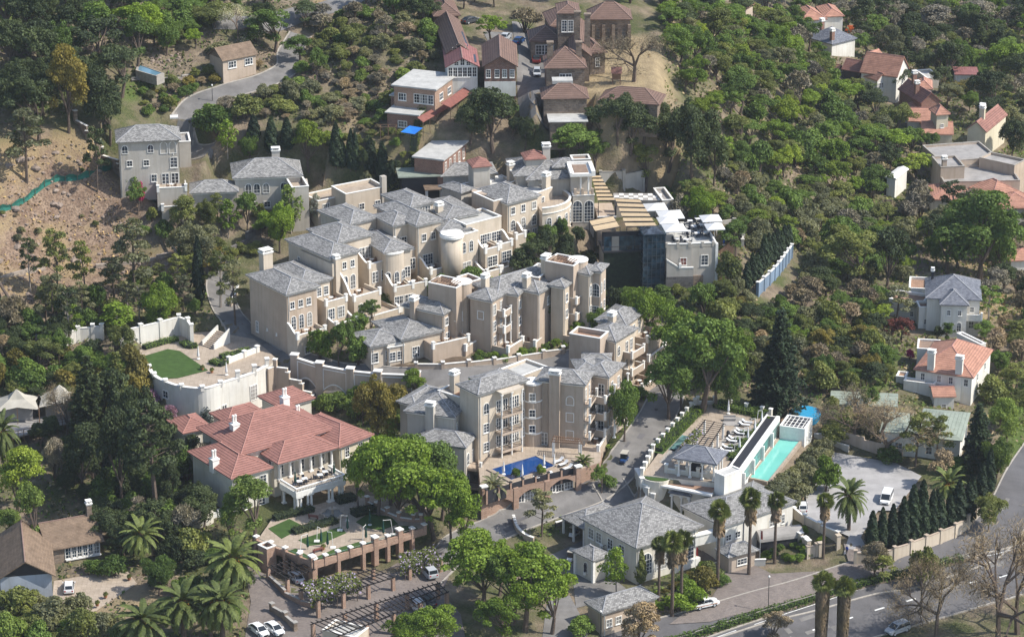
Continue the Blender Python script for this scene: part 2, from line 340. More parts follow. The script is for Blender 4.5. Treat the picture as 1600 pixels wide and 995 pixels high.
LEAF = dict(bright=leaf('bright_green_leaves',(.135,.215,.03)),mid=leaf('mid_green_leaves',(.10,.165,.04)),dark=leaf('dark_evergreen_leaves',(.052,.076,.034),.18),
 olive=leaf('olive_green_leaves',(.145,.175,.058)),grey=leaf('grey_green_leaves',(.15,.165,.10)),lime=leaf('yellow_green_leaves',(.18,.25,.04)),light=leaf('light_green_leaves',(.135,.20,.05)),
 twig=leaf('brown_twigs',(.22,.19,.135),0,.25,.05),mauve=leaf('mauve_twigs',(.20,.185,.15),0,.2,.02),conifer=leaf('conifer_needles',(.025,.045,.024),.1),spruce=leaf('blue_grey_needles',(.07,.10,.095),.1),
 palm=leaf('palm_fronds',(.085,.115,.035),.1),fruit=leaf('orange_fruit_stalks',(.42,.19,.04),.1),fan=leaf('fan_palm_leaves',(.10,.13,.04),.15),skirt=leaf('dead_palm_fronds',(.16,.125,.09),.05),
 gold=leaf('golden_olive_leaves',(.16,.145,.04)),hedge=leaf('clipped_hedge_leaves',(.09,.15,.02)),blossom=leaf('purple_blossom',(.27,.16,.26),.2,.2,0),wist=leaf('wisteria_leaves',(.13,.165,.045),.2,.2,.02,.3,((.45,.385,.60),.78)),
 pink=leaf('magenta_flowers',(.42,.02,.16),.2,.1,0),redleaf=leaf('dark_red_leaves',(.14,.05,.05),.2),autumn=leaf('orange_leaves',(.42,.12,.035)),ivy=leaf('ivy_leaves',(.02,.033,.018),.1),white=leaf('white_blossom',(.42,.43,.38),.2),straw=leaf('dry_grass_blades',(.34,.26,.14),.1))
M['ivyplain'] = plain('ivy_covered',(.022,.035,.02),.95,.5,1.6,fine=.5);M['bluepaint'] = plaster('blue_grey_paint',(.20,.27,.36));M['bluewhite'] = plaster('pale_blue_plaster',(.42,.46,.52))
# ---------------------------------------------------------------- building kit
WCACHE = {};FOOT = [];LOW = [];LINES = [];BLD = [];TERR = []
def window_meshes(kind,w,h,trim='trim',pane='pane'):
 key = (kind,round(w,2),round(h,2),trim,pane)
 if key in WCACHE:return WCACHE[key]
 fr,pa = MB(),MB();a,b = w / 2,.11
 if kind in ('arch','blindarch'):
  r = a;hs = h - r;N = 8
  pts = [(-a,0),(a,0)] + [(r * math.cos(math.pi * i / N),hs + r * math.sin(math.pi * i / N)) for i in range(N + 1)]
  inn = [(x * (1 - b / a),.0 + z * 1.0 if z <= 0 else (z - 0) * (1 - b / h * .9)) for x,z in pts]
  inn = [(x * (a - b) / a,max(z * (h - b) / h,b if z == 0 else 0)) for x,z in pts]
  n = len(pts)
  fr.add([(x,-.09,z) for x,z in pts] + [(x,-.09,z) for x,z in inn] + [(x,.02,z) for x,z in pts] + [(x,-.03,z) for x,z in inn],
    [(i,(i+1) % n,n + (i+1) % n,n + i) for i in range(n)] + [(i,2*n + i,2*n + (i+1) % n,(i+1) % n) for i in range(n)] + [(n + i,n + (i+1) % n,3*n + (i+1) % n,3*n + i) for i in range(n)])
  if kind == 'arch':pa.add([(x,-.03,z) for x,z in inn],[tuple(range(n))])
  top = hs
 else:
  for x0,x1,z0,z1 in ((-a,-a + b,0,h),(a - b,a,0,h),(-a + b,a - b,0,b),(-a + b,a - b,h - b,h)):fr.box(x0,x1,-.09,.02,z0,z1)
  if kind != 'blind':pa.add([(-a + b,-.03,b),(a - b,-.03,b),(a - b,-.03,h - b),(-a + b,-.03,h - b)],[(0,1,2,3)])
  top = h - b
 if kind in ('rect','french','arch','wide'):
  nv = max(1,int(round(w / .62)) - 1);m = .028
  for i in range(nv):
   x = -a + w * (i + 1) / (nv + 1);k = m * (2 if kind in ('french','wide') and i == nv // 2 else 1)
   fr.box(x - k,x + k,-.06,-.02,b,top + (math.sqrt(max(0,(a - b) ** 2 - x * x)) if kind == 'arch' else 0))
  nh = max(1,int(round(h / .7)) - 1)
  for i in range(nh):
   z = h * (i + 1) / (nh + 1)
   if z < top - .1:fr.box(-a + b,a - b,-.055,-.02,z - m,z + m)
  if kind in ('rect','wide'):fr.box(-a - .06,a + .06,-.16,.02,-.1,0)
 f = fr.mesh('window_frame',M[trim],uv=False);p = pa.mesh('pane',M[pane],uv=False) if pa.v else None
 WCACHE[key] = (f,p);return WCACHE[key]
FACE = {'f':0.0,'l':-math.pi / 2,'r':math.pi / 2,'b':math.pi}
class Block:
 """a rectangular storey block: A near corner, C right corner, B left-back corner of its eave in photo pixels"""
 def __init__(s,th,A,C,B,ze,zb,ang=None,w=None,d=None):
  PA,PC,PB = W(*A,ze),W(*C,ze),W(*B,ze)
  e1 = (PC - PA).xy;e2 = (PB - PA).xy
  if ang is None:
   a1 = math.atan2(e1.y,e1.x);a2 = math.atan2(e2.y,e2.x) - math.pi / 2
   df = (a2 - a1 + math.pi) % (2 * math.pi) - math.pi
   ang = a1 + df * (0.5 if abs(df) < .5 else 0)
  ux = Vector((math.cos(ang),math.sin(ang)));uy = Vector((-ux.y,ux.x))
  s.ang = ang;s.ux,s.uy = ux,uy;s.w = w or max(e1.dot(ux),1.0);s.d = d or max(e2.dot(uy),1.0)
  s.O = Vector((PA.x,PA.y,zb));s.h = ze - zb;s.ze = ze;s.zb = zb
  if th is not None and tuple(th.location) == (0,0,0):th.location = s.O
  s.th = th
  LOW.append(([tuple(s.loc(a,b).xy) for a,b in ((-.3,-.3),(s.w + .3,-.3),(s.w + .3,s.d + .3),(-.3,s.d + .3))],zb))
  BLD.append(s);FOOT.append([tuple(s.loc(a,b).xy) for a,b in ((-.9,-.9),(s.w + .9,-.9),(s.w + .9,s.d + .9),(-.9,s.d + .9))])
 def loc(s,x=0,y=0,z=0):
  p = s.O.xy + s.ux * x + s.uy * y
  return Vector((p.x,p.y,s.zb + z))
 def add(s,name,mb,mat,x=0,y=0,z=0,smooth=False,parent=None):
  if parent is not None:return mb.build(name,mat,parent,(x,y,z),0,smooth)
  return mb.build(name,mat,s.th,s.loc(x,y,z) - s.th.location,s.ang,smooth)
 def walls(s,mat='cream',base=3.0,top=0.0):
  return s.add('wall',MB().box(0,s.w,0,s.d,-base,s.h + top),M[mat])
 def cornice(s,mat='trim',o=.22,z=None,t=.3):
  z = s.h - .02 if z is None else z;w,d = s.w,s.d
  mb = MB()
  for b in ((-o,w + o,-o,-.004),(-o,w + o,d + .004,d + o),(-o,-.004,-.004,d + .004),(w + .004,w + o,-.004,d + .004)):mb.box(*b,z - t,z - .01)
  s.add('downpipe',MB().box(.25,.37,-.14,-.005,-2,z - t),M['flatroof'])
  return s.add('cornice',mb,M[mat])
 def hip(s,pitch=.42,o=.55,mat='slate',cap='ridge',ends=(1,1)):
  x0,x1,y0,y1,h = -o,s.w + o,-o,s.d + o,s.h
  W_,D_ = x1 - x0,y1 - y0;t = .2;H = h + t
  if W_ >= D_:
   k = D_ / 2;r0 = (x0 + k * ends[0],(y0 + y1) / 2,H + k * pitch);r1 = (x1 - k * ends[1],(y0 + y1) / 2,H + k * pitch)
   top = [(0,1,5,4),(1,2,5),(2,3,4,5),(3,0,4)]
  else:
   k = W_ / 2;r0 = ((x0 + x1) / 2,y0 + k * ends[0],H + k * pitch);r1 = ((x0 + x1) / 2,y1 - k * ends[1],H + k * pitch)
   top = [(0,1,4),(1,2,5,4),(2,3,5),(3,0,4,5)]
  c = [(x0,y0),(x1,y0),(x1,y1),(x0,y1)]
  mb = MB();mb.add([(*p,H) for p in c] + [r0,r1] + [(*p,h) for p in c],top + [(9,8,7,6),(6,7,1,0),(7,8,2,1),(8,9,3,2),(9,6,0,3)])
  s.add('roof',mb,M[mat])
  if cap:
   cb = MB();v = [Vector((*p,H)) for p in c] + [Vector(r0),Vector(r1)]
   near = {0:4,3:4,1:5,2:5} if W_ >= D_ else {0:4,1:4,2:5,3:5}
   for i,j in near.items():cb.bar(v[i],v[j],.1)
   if (v[4] - v[5]).length > .1:cb.bar(v[4],v[5],.12)
   s.add('ridge_cap',cb,M[cap])
  s.top = r0[2];return s
 def gable(s,axis='x',pitch=.6,o=.4,mat='browntile',wall='white',cap='ridge'):
  """ridge runs along local x or y; gable walls filled"""
  h = s.h;t = .2;w,d = s.w,s.d;mb = MB();g = MB();cb = MB()
  if axis == 'x':
   k = d / 2;z = h + k * pitch;q = (k + o) * pitch
   prof = [(-o,z - q),(k,z),(d + o,z - q),(d + o,z - q + t),(k,z + t),(-o,z - q + t)]
   mb.vprism(prof,-o,w + o,'x');g.vprism([(0,h),(d,h),(k,z - .01)],0,w,'x');cb.bar((-o,k,z + t),(w + o,k,z + t),.12)
  else:
   k = w / 2;z = h + k * pitch;q = (k + o) * pitch
   prof = [(-o,z - q),(k,z),(w + o,z - q),(w + o,z - q + t),(k,z + t),(-o,z - q + t)]
   mb.vprism(prof,-o,d + o,'y');g.vprism([(0,h),(w,h),(k,z - .01)],0,d,'y');cb.bar((k,-o,z + t),(k,d + o,z + t),.12)
  s.add('roof',mb,M[mat]);s.add('gable_wall',g,M[wall])
  if cap:s.add('ridge_cap',cb,M[cap])
  s.top = z + t;return s
 def flat(s,par=.6,mat='flatroof',wall='cream',coping='trim',t=.3,deck=None):
  w,d,h = s.w,s.d,s.h
  s.add('flat_roof',MB().box(t,w - t,t,d - t,h,h + .06),M[mat])
  if par > 0:
   mb,cp_ = MB(),MB()
   for x0,x1,y0,y1 in ((0,w,0,t),(0,w,d - t,d),(0,t,t,d - t),(w - t,w,t,d - t)):
    mb.box(x0,x1,y0,y1,h,h + par)
   for x0,x1,y0,y1 in ((-.06,w + .06,-.06,t),(-.06,w + .06,d - t,d + .06),(-.06,t,t,d - t),(w - t,w + .06,t,d - t)):
    cp_.box(x0,x1,y0,y1,h + par,h + par + .12)
   s.add('parapet',mb,M[wall]);s.add('coping',cp_,M[coping])
  return s
 def fpos(s,face,u,z,out=0.0):
  if face == 'f':return s.loc(u * s.w,-out,z)
  if face == 'l':return s.loc(-out,u * s.d,z)
  if face == 'r':return s.loc(s.w + out,u * s.d,z)
  return s.loc((1 - u) * s.w,s.d + out,z)
 def win(s,face,us,z,kind='rect',w=1.0,h=1.35,trim='trim',pane='pane',name='window',out=0):
  f,p = window_meshes(kind,w,h,trim,pane);res = []
  nm = {'blind':'blind_window','blindarch':'blind_window'}.get(kind,name)
  for u in us:
   o = put(nm,f,s.th,s.fpos(face,u,z,out) - s.th.location,s.ang + FACE[face])
   if p:put('pane',p,o)
   res.append(o)
  return res
 def frame(s,face,u,z):
  """origin+angle of a face-local frame: x along the face, -y outward"""
  return s.fpos(face,u,z) - s.th.location,s.ang + FACE[face]
 def balcony(s,face,u,z,w=2.6,d=1.3,solid=True,wall='tan',posts=True):
  L,a = s.frame(face,u,z);mb = MB();x = w / 2
  mb.box(-x,x,-d,0,-.45,0)
  b = mb.build('balcony',M[wall],s.th,L,a)
  if solid:
   pm = MB()
   for q in ((-x,x,-d,-d + .15),(-x,-x + .15,-d + .15,0),(x - .15,x,-d + .15,0)):pm.box(*q,0,.85)
   pm.build('balcony_parapet',M[wall],b)
   cm = MB()
   for q in ((-x - .04,x + .04,-d - .04,-d + .19),(-x - .04,-x + .19,-d + .19,0),(x - .19,x + .04,-d + .19,0)):cm.box(*q,.85,.94)
   cm.build('coping',M['trim'],b)
  else:
   rm = MB()
   for q in ((-x,x,-d,-d + .05),(-x,-x + .05,-d + .05,0),(x - .05,x,-d + .05,0)):rm.box(*q,.95,1.02);rm.box(*q,.1,.15)
   nb = int(w / .22)
   for i in range(nb + 1):xx = -x + .02 + (w - .04) * i / nb;rm.box(xx - .012,xx + .012,-d + .01,-d + .035,.15,.95)
   for i in range(1,int(d / .25)):
    for sx in (-x + .02,x - .02):rm.box(sx - .012,sx + .012,-i * .25,-i * .25 + .025,.15,.95)
   rm.build('railing',M['dark'],b)
  if posts:
   for sx in (-x + .12,x - .12):MB().box(sx - .18,sx + .18,-d - .06,-d + .3,-.22,1.25).box(sx - .23,sx + .23,-d - .11,-d + .35,1.25,1.37).build('balcony_pier',M['trim'],b)
  return b
 def chimney(s,x,y,z0,z1,w=1.1,d=.9,mat='cream',pots=0):
  mb = MB().box(-w/2,w/2,-d/2,d/2,0,z1 - z0)
  c = s.add('chimney',mb,M[mat],x,y,z0)
  H = z1 - z0;k = MB().box(-w/2 - .1,w/2 + .1,-d/2 - .1,d/2 + .1,H,H + .2).box(-w/2 - .18,w/2 + .18,-d/2 - .18,d/2 + .18,H + .2,H + .32)
  for sx in (-1,1):
   for sy in (-1,1):k.box(sx * w/2 * .8 - .12,sx * w/2 * .8 + .12,sy * d/2 * .8 - .12,sy * d/2 * .8 + .12,H + .32,H + .7)
  k.box(-w/2 - .12,w/2 + .12,-d/2 - .12,d/2 + .12,H + .7,H + .82)
  k.build('chimney_cap',M['trim'],c)
  for i in range(pots):MB().cyl((i - (pots - 1) / 2) * .35,0,H + .9,H + 1.9,.16,.14,8).build('chimney_pot',M['trim'],c)
  return c
 def terrace(s,face,u0,u1,z,d=3.2,drop=3.0,wall='cream',swoop=1,floor='tanpave',rail=.75,sw_h=2.3):
  """projecting terrace with a parapet, white copings, corner piers and swooping wing walls"""
  L0 = s.w if face in 'fb' else s.d
  if face == 'l':u0,u1 = u0,u1
  x0,x1 = u0 * L0,u1 * L0;mid = (x0 + x1) / 2;hw = abs(x1 - x0) / 2
  L,a = s.frame(face,mid / L0,z);t = .28
  Lw = L + s.th.location;ca,sa = math.cos(a),math.sin(a);q_ = [(Lw.x + x * ca - y * sa,Lw.y + x * sa + y * ca) for x,y in ((-hw - .3,-d - .6),(hw + .3,-d - .6),(hw + .3,.1),(-hw - .3,.1))];LOW.append((q_,s.zb + z - .9));FOOT.append(q_)
  mb = MB().box(-hw + .01,hw - .01,-d + .01,0,-drop,-.05);T = mb.build('terrace',M[wall],s.th,L,a)
  MB().box(-hw + t,hw - t,-d + t,0,-.05,.03).build('terrace_floor',M[floor],T)
  p = MB().box(-hw,hw,-d,-d + t,-.05,rail);c = MB().box(-hw - .05,hw + .05,-d - .05,-d + t + .05,rail,rail + .12)
  p.build('parapet',M[wall],T);c.build('coping',M['trim'],T)
  prof = [(-d + t,-.05),(0,-.05),(0,sw_h),(-d * .18,sw_h * .93),(-d * .36,sw_h * .76),(-d * .55,max(rail + .25,sw_h * .52)),(-d * .75,rail + .1),(-d + t,rail)]
  for k,sx in enumerate((-1,1)):
   if not (swoop == 2 or (swoop == 1 and k == 0) or (swoop == -1 and k == 1)):
    MB().box(sx * hw - (t if sx > 0 else 0),sx * hw + (t if sx < 0 else 0),-d + t,0,-.05,rail).build('parapet',M[wall],T);continue
   xx = (-hw,-hw + t) if sx < 0 else (hw - t,hw)
   MB().vprism(prof,*xx).build('wing_wall',M[wall],T)
   cm = MB();pr = prof[2:]
   for (ya,za),(yb,zb_) in zip(pr[:-1],pr[1:]):
    cm.add([(xx[0] - .05,ya,za),(xx[1] + .05,ya,za),(xx[1] + .05,yb,zb_),(xx[0] - .05,yb,zb_),(xx[0] - .05,ya,za + .12),(xx[1] + .05,ya,za + .12),(xx[1] + .05,yb,zb_ + .12),(xx[0] - .05,yb,zb_ + .12)],
      [(4,7,6,5),(0,4,5,1),(3,2,6,7),(0,3,7,4),(1,5,6,2),(0,1,2,3)])
   cm.build('coping',M['trim'],T)
  if hw > 1.6 and d > 2.5:TERR.append((Lw.x + d * .45 * math.sin(a),Lw.y - d * .45 * math.cos(a),Lw.z + .03,a))
  for sx in (-hw + .2,hw - .2):MB().box(sx - .26,sx + .26,-d - .08,-d + .44,-.1,rail + .5).box(sx - .33,sx + .33,-d - .15,-d + .51,rail + .5,rail + .64).build('terrace_pier',M['trim'],T)
  return T
 def column(s,x,y,z0,z1,r=.2,mat='trim',n=12):
  mb = MB().cyl(0,0,.25,z1 - z0 - .25,r,r * .85,n).box(-r*1.5,r*1.5,-r*1.5,r*1.5,0,.25).box(-r*1.5,r*1.5,-r*1.5,r*1.5,z1 - z0 - .25,z1 - z0)
  return s.add('column',mb,M[mat],x,y,z0)
 def box(s,name,mat,x0,x1,y0,y1,z0,z1):return s.add(name,MB().box(x0,x1,y0,y1,z0,z1),M[mat])

def drape(pxpoly,off=.05,step=2.5,dens=2.0,world=False):
 """a sheet following the terrain inside an outline given in photo pixels"""
 P = [Vector(p) if world else at(*p) for p in pxpoly];P2 = [p.xy for p in P]
 bd = []
 for i in range(len(P2)):
  a,b = P2[i],P2[(i + 1) % len(P2)];k = max(1,int((b - a).length / dens))
  bd += [a.lerp(b,j / k) for j in range(k)]
 xs = [p.x for p in bd];ys = [p.y for p in bd];pl = [(p.x,p.y) for p in bd]
 gx,gy = np.meshgrid(np.arange(min(xs) + .6,max(xs),step),np.arange(min(ys) + .6,max(ys),step))
 ins = inpoly_np(gx.ravel(),gy.ravel(),pl);pts = [Vector((x,y)) for x,y,k in zip(gx.ravel(),gy.ravel(),ins) if k and min((abs(x - q.x) + abs(y - q.y)) for q in bd) > .8]
 FOOT.append(pl)
 n = len(bd);V,E,Fc = delaunay_2d_cdt(bd + pts,[(i,(i + 1) % n) for i in range(n)],[],1,1e-4)[:3]
 mb = MB();mb.add([(v.x,v.y,terr(v.x,v.y) + off) for v in V],[tuple(f) for f in Fc]);return mb
def smooth_line(px,n=8,world=False):
 P = [Vector(p) if world else at(*p) for p in px];out = []
 for i in range(len(P) - 1):
  p0,p1,p2,p3 = P[max(i - 1,0)],P[i],P[i + 1],P[min(i + 2,len(P) - 1)]
  for k in range(n):
   t = k / n
   out.append(.5 * ((2 * p1) + (p2 - p0) * t + (2 * p0 - 5 * p1 + 4 * p2 - p3) * t * t + (3 * p1 - p0 - 3 * p2 + p3) * t ** 3))
 out.append(P[-1]);return out
def ribbon(line,offs,off=.06,zfun=None):
 """a strip along a line through lateral offsets (metres, left negative)"""
 mb = MB();vs = [];n = len(line);m = len(offs)
 for i,p in enumerate(line):
  d = (line[min(i + 1,n - 1)] - line[max(i - 1,0)]).xy.normalized();nr = Vector((d.y,-d.x))
  for o in offs:
   q = p.xy + nr * o;vs.append((q.x,q.y,(terr(q.x,q.y) if zfun is None else zfun(q.x,q.y)) + off))
 mb.add(vs,[(i * m + j,i * m + j + 1,(i + 1) * m + j + 1,(i + 1) * m + j) for i in range(n - 1) for j in range(m - 1)]);return mb
def wallstrip(line,t,z0f,z1f):
 """upright wall along a world line: z0f/z1f give foot and top heights"""
 mb = MB();n = len(line);vs = []
 for i,p in enumerate(line):
  d = (line[min(i + 1,n - 1)] - line[max(i - 1,0)]).xy.normalized();nr = Vector((d.y,-d.x)) * (t / 2)
  a,b = z0f(i,p),z1f(i,p)
  vs += [(p.x - nr.x,p.y - nr.y,a),(p.x + nr.x,p.y + nr.y,a),(p.x + nr.x,p.y + nr.y,b),(p.x - nr.x,p.y - nr.y,b)]
 fs = []
 for i in range(n - 1):
  a,b = 4 * i,4 * i + 4
  fs += [(a + k,a + (k + 1) % 4,b + (k + 1) % 4,b + k) for k in range(4)]
 fs += [(3,2,1,0),(4 * n - 4,4 * n - 3,4 * n - 2,4 * n - 1)]
 return mb.add(vs,fs)
def resample(line,step):
 out = [line[0].copy()];acc = 0
 for a,b in zip(line[:-1],line[1:]):
  L = (b - a).length;pos = step - acc
  while pos <= L:out.append(a.lerp(b,pos / L));pos += step
  acc = (acc + L) % step if L else acc
 return out
def rail_wall(name,label,cat,px,h=1.2,t=.3,mat='ivory',coping='trim',pier=3.5,pier_h=.5,world=False,base=1.5,z=None,smooth=1,piermat=None,group=None,zfoot=None):
 """a garden or boundary wall: panels between piers, each its own part"""
 line = smooth_line(px,smooth,world) if smooth > 1 else [Vector(p) if world else at(*p) for p in px]
 st = resample(line,pier) if pier else line
 if (st[-1] - line[-1]).length > pier * .4:st.append(line[-1])
 zf = (lambda p:p.z) if z is None else (lambda p:z)
 th = thing(name,label,cat,(st[0].x,st[0].y,zf(st[0])),0,group);o = th.location
 for a,b in zip(st[:-1],st[1:]):
  a2,b2 = Vector((a.x,a.y,zf(a))),Vector((b.x,b.y,zf(b)));L = (b2 - a2).xy.length;an = math.atan2(b.y - a.y,b.x - a.x)
  zt = (a2.z + b2.z) / 2;bs = base + abs(a2.z - b2.z) / 2 if zfoot is None else zt - zfoot
  pn = MB().box(0,L,-t/2,t/2,-bs,h).build('wall_panel',M[mat],th,(a2.x - o.x,a2.y - o.y,zt - o.z),an)
  if coping:MB().box(.02,L - .02,-t/2 - .06,t/2 + .06,h,h + .1).build('coping',M[coping],pn)
 if pier:
  q = t / 2 + .14;b0 = base if zfoot is None else (zf(st[0]) - zfoot)
  pm = MB().box(-q,q,-q,q,-b0,h + pier_h).mesh('pier',M[piermat or mat]);cm = MB().box(-q - .09,q + .09,-q - .09,q + .09,h + pier_h,h + pier_h + .14).mesh('pier_cap',M[coping or mat])
  for i,a in enumerate(st):
   an = math.atan2(*(st[min(i + 1,len(st) - 1)] - st[max(i - 1,0)]).yx)
   pp = put('pier',pm,th,(a.x - o.x,a.y - o.y,zf(a) - o.z),an);put('pier_cap',cm,pp)
 return th
def slab(name,pxpoly,z,mat,depth=4,kind='structure',zpix=None,wall=None):
 P = [W(a,b,z if zpix is None else zpix) for a,b in pxpoly]
 mb = MB();mb.prism([(p.x,p.y) for p in P],z - depth,z)
 if wall:
  mb.m = [1 if i != 1 else 0 for i in range(len(mb.f))];o = mb.build(name,[M[mat],M[wall]])
 else:o = mb.build(name,M[mat])
 return tag(o,kind=kind)
def sheet(name,pxpoly,z,mat,kind='structure',t=.02):
 P = [W(a,b,z) for a,b in pxpoly];return tag(MB().prism([(p.x,p.y) for p in P],z - t,z).build(name,M[mat]),kind=kind)
def pavilion_roof(b,o=.3):return b
# ---------------------------------------------------------------- the lie of the land
LV = {}
LV['court'] = level([(500,850),(440,812),(440,795),(560,760),(665,785),(655,805)],6.2,2.5)
level([(489,890),(398,856),(418,840),(500,866),(665,822),(668,838)],2.6,3,6.2)
LV['poolterr'] = level([(752,778),(809,760),(857,747),(903,737),(938,722),(942,690),(890,672),(745,698)],6.2,.6,8.9)
LV['lawn'] = level([(237,585),(255,598),(285,607),(322,609),(352,599),(385,590),(418,574),(432,560),(398,528),(335,515),(232,520),(212,560)],13,1.2)
LV['roofgarden'] = level([(1000,745),(1118,752),(1206,652),(1112,628),(1088,630)],10.2,1.5)
LV['lap'] = level([(1160,765),(1206,768),(1258,690),(1215,675)],7.4)
LV['parking'] = level([(1256,765),(1290,704),(1400,724),(1445,745),(1400,800),(1330,838),(1262,822)],4.4)
LV['deck'] = level([(965,345),(1000,345),(1060,340),(1050,318),(1010,300),(930,300),(940,330)],21.8,3)
LV['underdeck'] = level([(1000,402),(1125,402),(1120,372),(1050,362),(1000,372),(935,372),(935,400)],13.2,3,20)
level([(934,283),(1010,286),(1044,300),(1040,316),(960,314),(945,318)],21.4,3)
LV['church'] = level([(835,160),(835,40),(1005,30),(1030,150),(960,165)],41.2)
level([(853,198),(920,198),(922,166),(850,166)],35.4,1.5,38.6)
LV['villa'] = level([(410,800),(560,750),(560,660),(440,615),(280,660),(330,760)],6.3)

# ---------------------------------------------------------------- hotel, upper row
def T0(name,label,cat='building',group=None):return thing(name,label,cat,(0,0,0),0,group)
up = T0('terraced_hotel_wing','long cream terraced hotel wing with stepped grey slate roofs and balconies','hotel wing')
D1 = Block(up,(448,460),(495,448),(389,431),24.5,12.6);D1.walls('tan');D1.cornice();D1.hip(.38)
D1.win('f',(.17,.45,.72),8.7,'rect',1.1,1.5);D1.win('f',(.2,.46,.73),4.4,'arch',1.2,2.9)
D1.terrace('f',-.02,.95,3.9,3.4,6,swoop=1);D1.win('l',(.82,),1.2,'rect',.9,2.2);D1.win('l',(.3,.55),2.5,'rect',.4,.5)
D1b = Block(up,(470,447),(510,433),(430,417),24.2,13);D1b.walls('cream');D1b.cornice();D1b.hip(.36)
D1b.win('f',(.62,.86),8.2,'rect',1.1,1.8);D1b.terrace('f',.5,1.25,7.4,3.4,7,swoop=0)
D1b.chimney(-1.2,D1b.d * .85,8,15.3,2.1,1.6,'cream')
a = D1b.terrace('f',.55,1.3,3.7,6.2,6,swoop=2);D1b.win('f',(.7,.98),4.0,'arch',1.2,2.6)
D2 = Block(up,(516.4,404),(558.6,392.3),(451,375.4),27.3,15);D2.walls();D2.cornice();D2.hip(.36)
D2.win('f',(.18,.5,.8),9.4,'rect',1.05,1.5);D2.win('f',(.52,.8),4.9,'arch',1.35,3.1);D2.win('l',(.62,.75,.3),8.5,'rect',.8,1.4)
D2.terrace('f',.25,1.25,4.6,5.0,6,swoop=1,sw_h=4.6);D2.terrace('f',.28,1.6,1.2,8.0,4,swoop=0);D2.win('f',(.62,.88),1.4,'french',1.8,2.1)
D2.box('wing_wall','cream',-.5,.3,-1.2,9,9.0,11.6);D2.chimney(.6,-1.0,3,12.4,1.0,1.0)
D2c = Block(up,(557,397),(584,390),(545,390),23.2,15);D2c.walls();D2c.flat(.9,'tanpave');D2c.win('f',(.3,.62),3.4,'french',1.8,2.3);D2c.terrace('f',.05,.95,3.2,3.0,4,swoop=2)
D3 = Block(up,(528,379),(577.5,365),(487,359),28.2,15);D3.walls();D3.cornice();D3.hip(.34)
D3.win('f',(.2,),8.9,'rect',1.0,1.4);D3.win('f',(.72,.91),8.5,'french',1.4,2.4);D3.terrace('f',.52,1.15,8.2,4.4,6,swoop=1)
D3b = Block(up,(601,395),(638,385.5),(572,365),26.0,15);D3b.walls();D3b.cornice();D3b.hip(.34)
bay = MB();N = 10;bw = D3b.w * .36;bx = D3b.w * .36
poly = [(bx + bw * math.cos(math.pi + math.pi * i / N),.5 * bw * math.sin(math.pi + math.pi * i / N)) for i in range(N + 1)]
D3b.add('bow_front',MB().prism(poly,-3,D3b.h - .35),M['cream']);D3b.add('cornice',MB().prism([(x * 1.0,y - .15) for x,y in poly],D3b.h - .34,D3b.h - .04),M['trim'])
for u in (.2,.5,.8):
 aa = math.pi + math.pi * u;f,p = window_meshes('arch',1.15,2.6);L = D3b.loc(bx + bw * math.cos(aa) * 1.0,.5 * bw * math.sin(aa) - .03,4.6)
 o = put('window',f,up,L - up.location,D3b.ang + (u - .5) * 1.5);put('pane',p,o)
D3b.win('f',(.87,),5.2,'french',1.3,2.2)
D3b.terrace('f',-.02,.74,4.4,4.2,5,swoop=1);D3b.terrace('f',.6,1.3,4.2,3.6,5,swoop=0);D3b.win('f',(1.05,1.35),1.0,'wide',2.6,2.0);D3b.terrace('f',.0,.55,1.0,6.5,4,swoop=1)
D4 = Block(up,(548,350.5),(587,340),(502,330),28.8,18);D4.walls();D4.cornice();D4.hip(.34);D4.win('f',(.82,),7.2,'rect',.7,1.6)
D5b = Block(up,(614.7,352.6),(652,345),(585,338),28.9,16);D5b.walls();D5b.cornice();D5b.hip(.38);D5b.win('f',(.28,),8.0,'wide',3.0,2.2);D5b.win('f',(.78,),8.0,'french',1.1,2.2);D5b.terrace('f',0,.98,7.4,2.6,4,swoop=1,sw_h=3.2)
D5 = Block(up,(651,352.6),(688.5,344),(588,323),29.2,16);D5.walls();D5.cornice();D5.hip(.36);D5.win('f',(.3,.68),9.6,'rect',1.15,1.6)
D5.win('f',(.45,),4.6,'wide',2.4,2.3);D5.win('f',(-.2,),4.5,'french',1.4,2.3);D5.terrace('f',.08,.78,4.2,4.0,5,swoop=1);D5.win('f',(.9,),1.2,'wide',2.6,2.2);D5.terrace('f',.58,1.25,1.0,3.4,3,swoop=1)
D6 = Block(up,(641.8,324),(678,316),(597,306.5),30.3,20);D6.walls();D6.cornice();D6.hip(.36);D6.win('f',(.45,.7),8.4,'wide',1.9,1.4)
D6.chimney(D6.w * .95,-2.4,2,10.2,1.3,1.0)
D7 = Block(up,(697.6,342.5),(743,331),(664,316),28.6,20);D7.walls();D7.cornice();D7.hip(.22)
D8 = Block(up,(728.5,355.6),(786,342.7),(697,343.5),28.0,17);D8.walls();D8.flat(.5,'flatroof');D8.win('f',(.55,.82),6.6,'wide',2.8,2.1)
D8.terrace('f',.22,.62,6.2,3.6,3,swoop=1);D8.terrace('f',.66,1.02,6.4,3.4,3,swoop=-1);D8.win('f',(.34,.92),2.7,'wide',2.6,2.2);D8.terrace('f',.08,.5,2.4,5.6,4,swoop=1);D8.terrace('f',.52,.86,2.3,5.4,4,swoop=1);D8.terrace('f',.86,1.25,2.3,5.4,4,swoop=1)
D8b = Block(up,(690,363),(730,355),(681,346),27.6,18);D8b.walls();D8b.cornice();D8b.hip(.3)
D9 = Block(up,(718,371),(743,361.2),(700,361),27.2,17);D9.walls();D9.flat(.25,'flatroof');D9.win('f',(.22,.62),6.6,'arch',1.1,2.4);D9.win('f',(.35,),2.4,'wide',2.4,2.4)
dc = W(706,369,27.2)
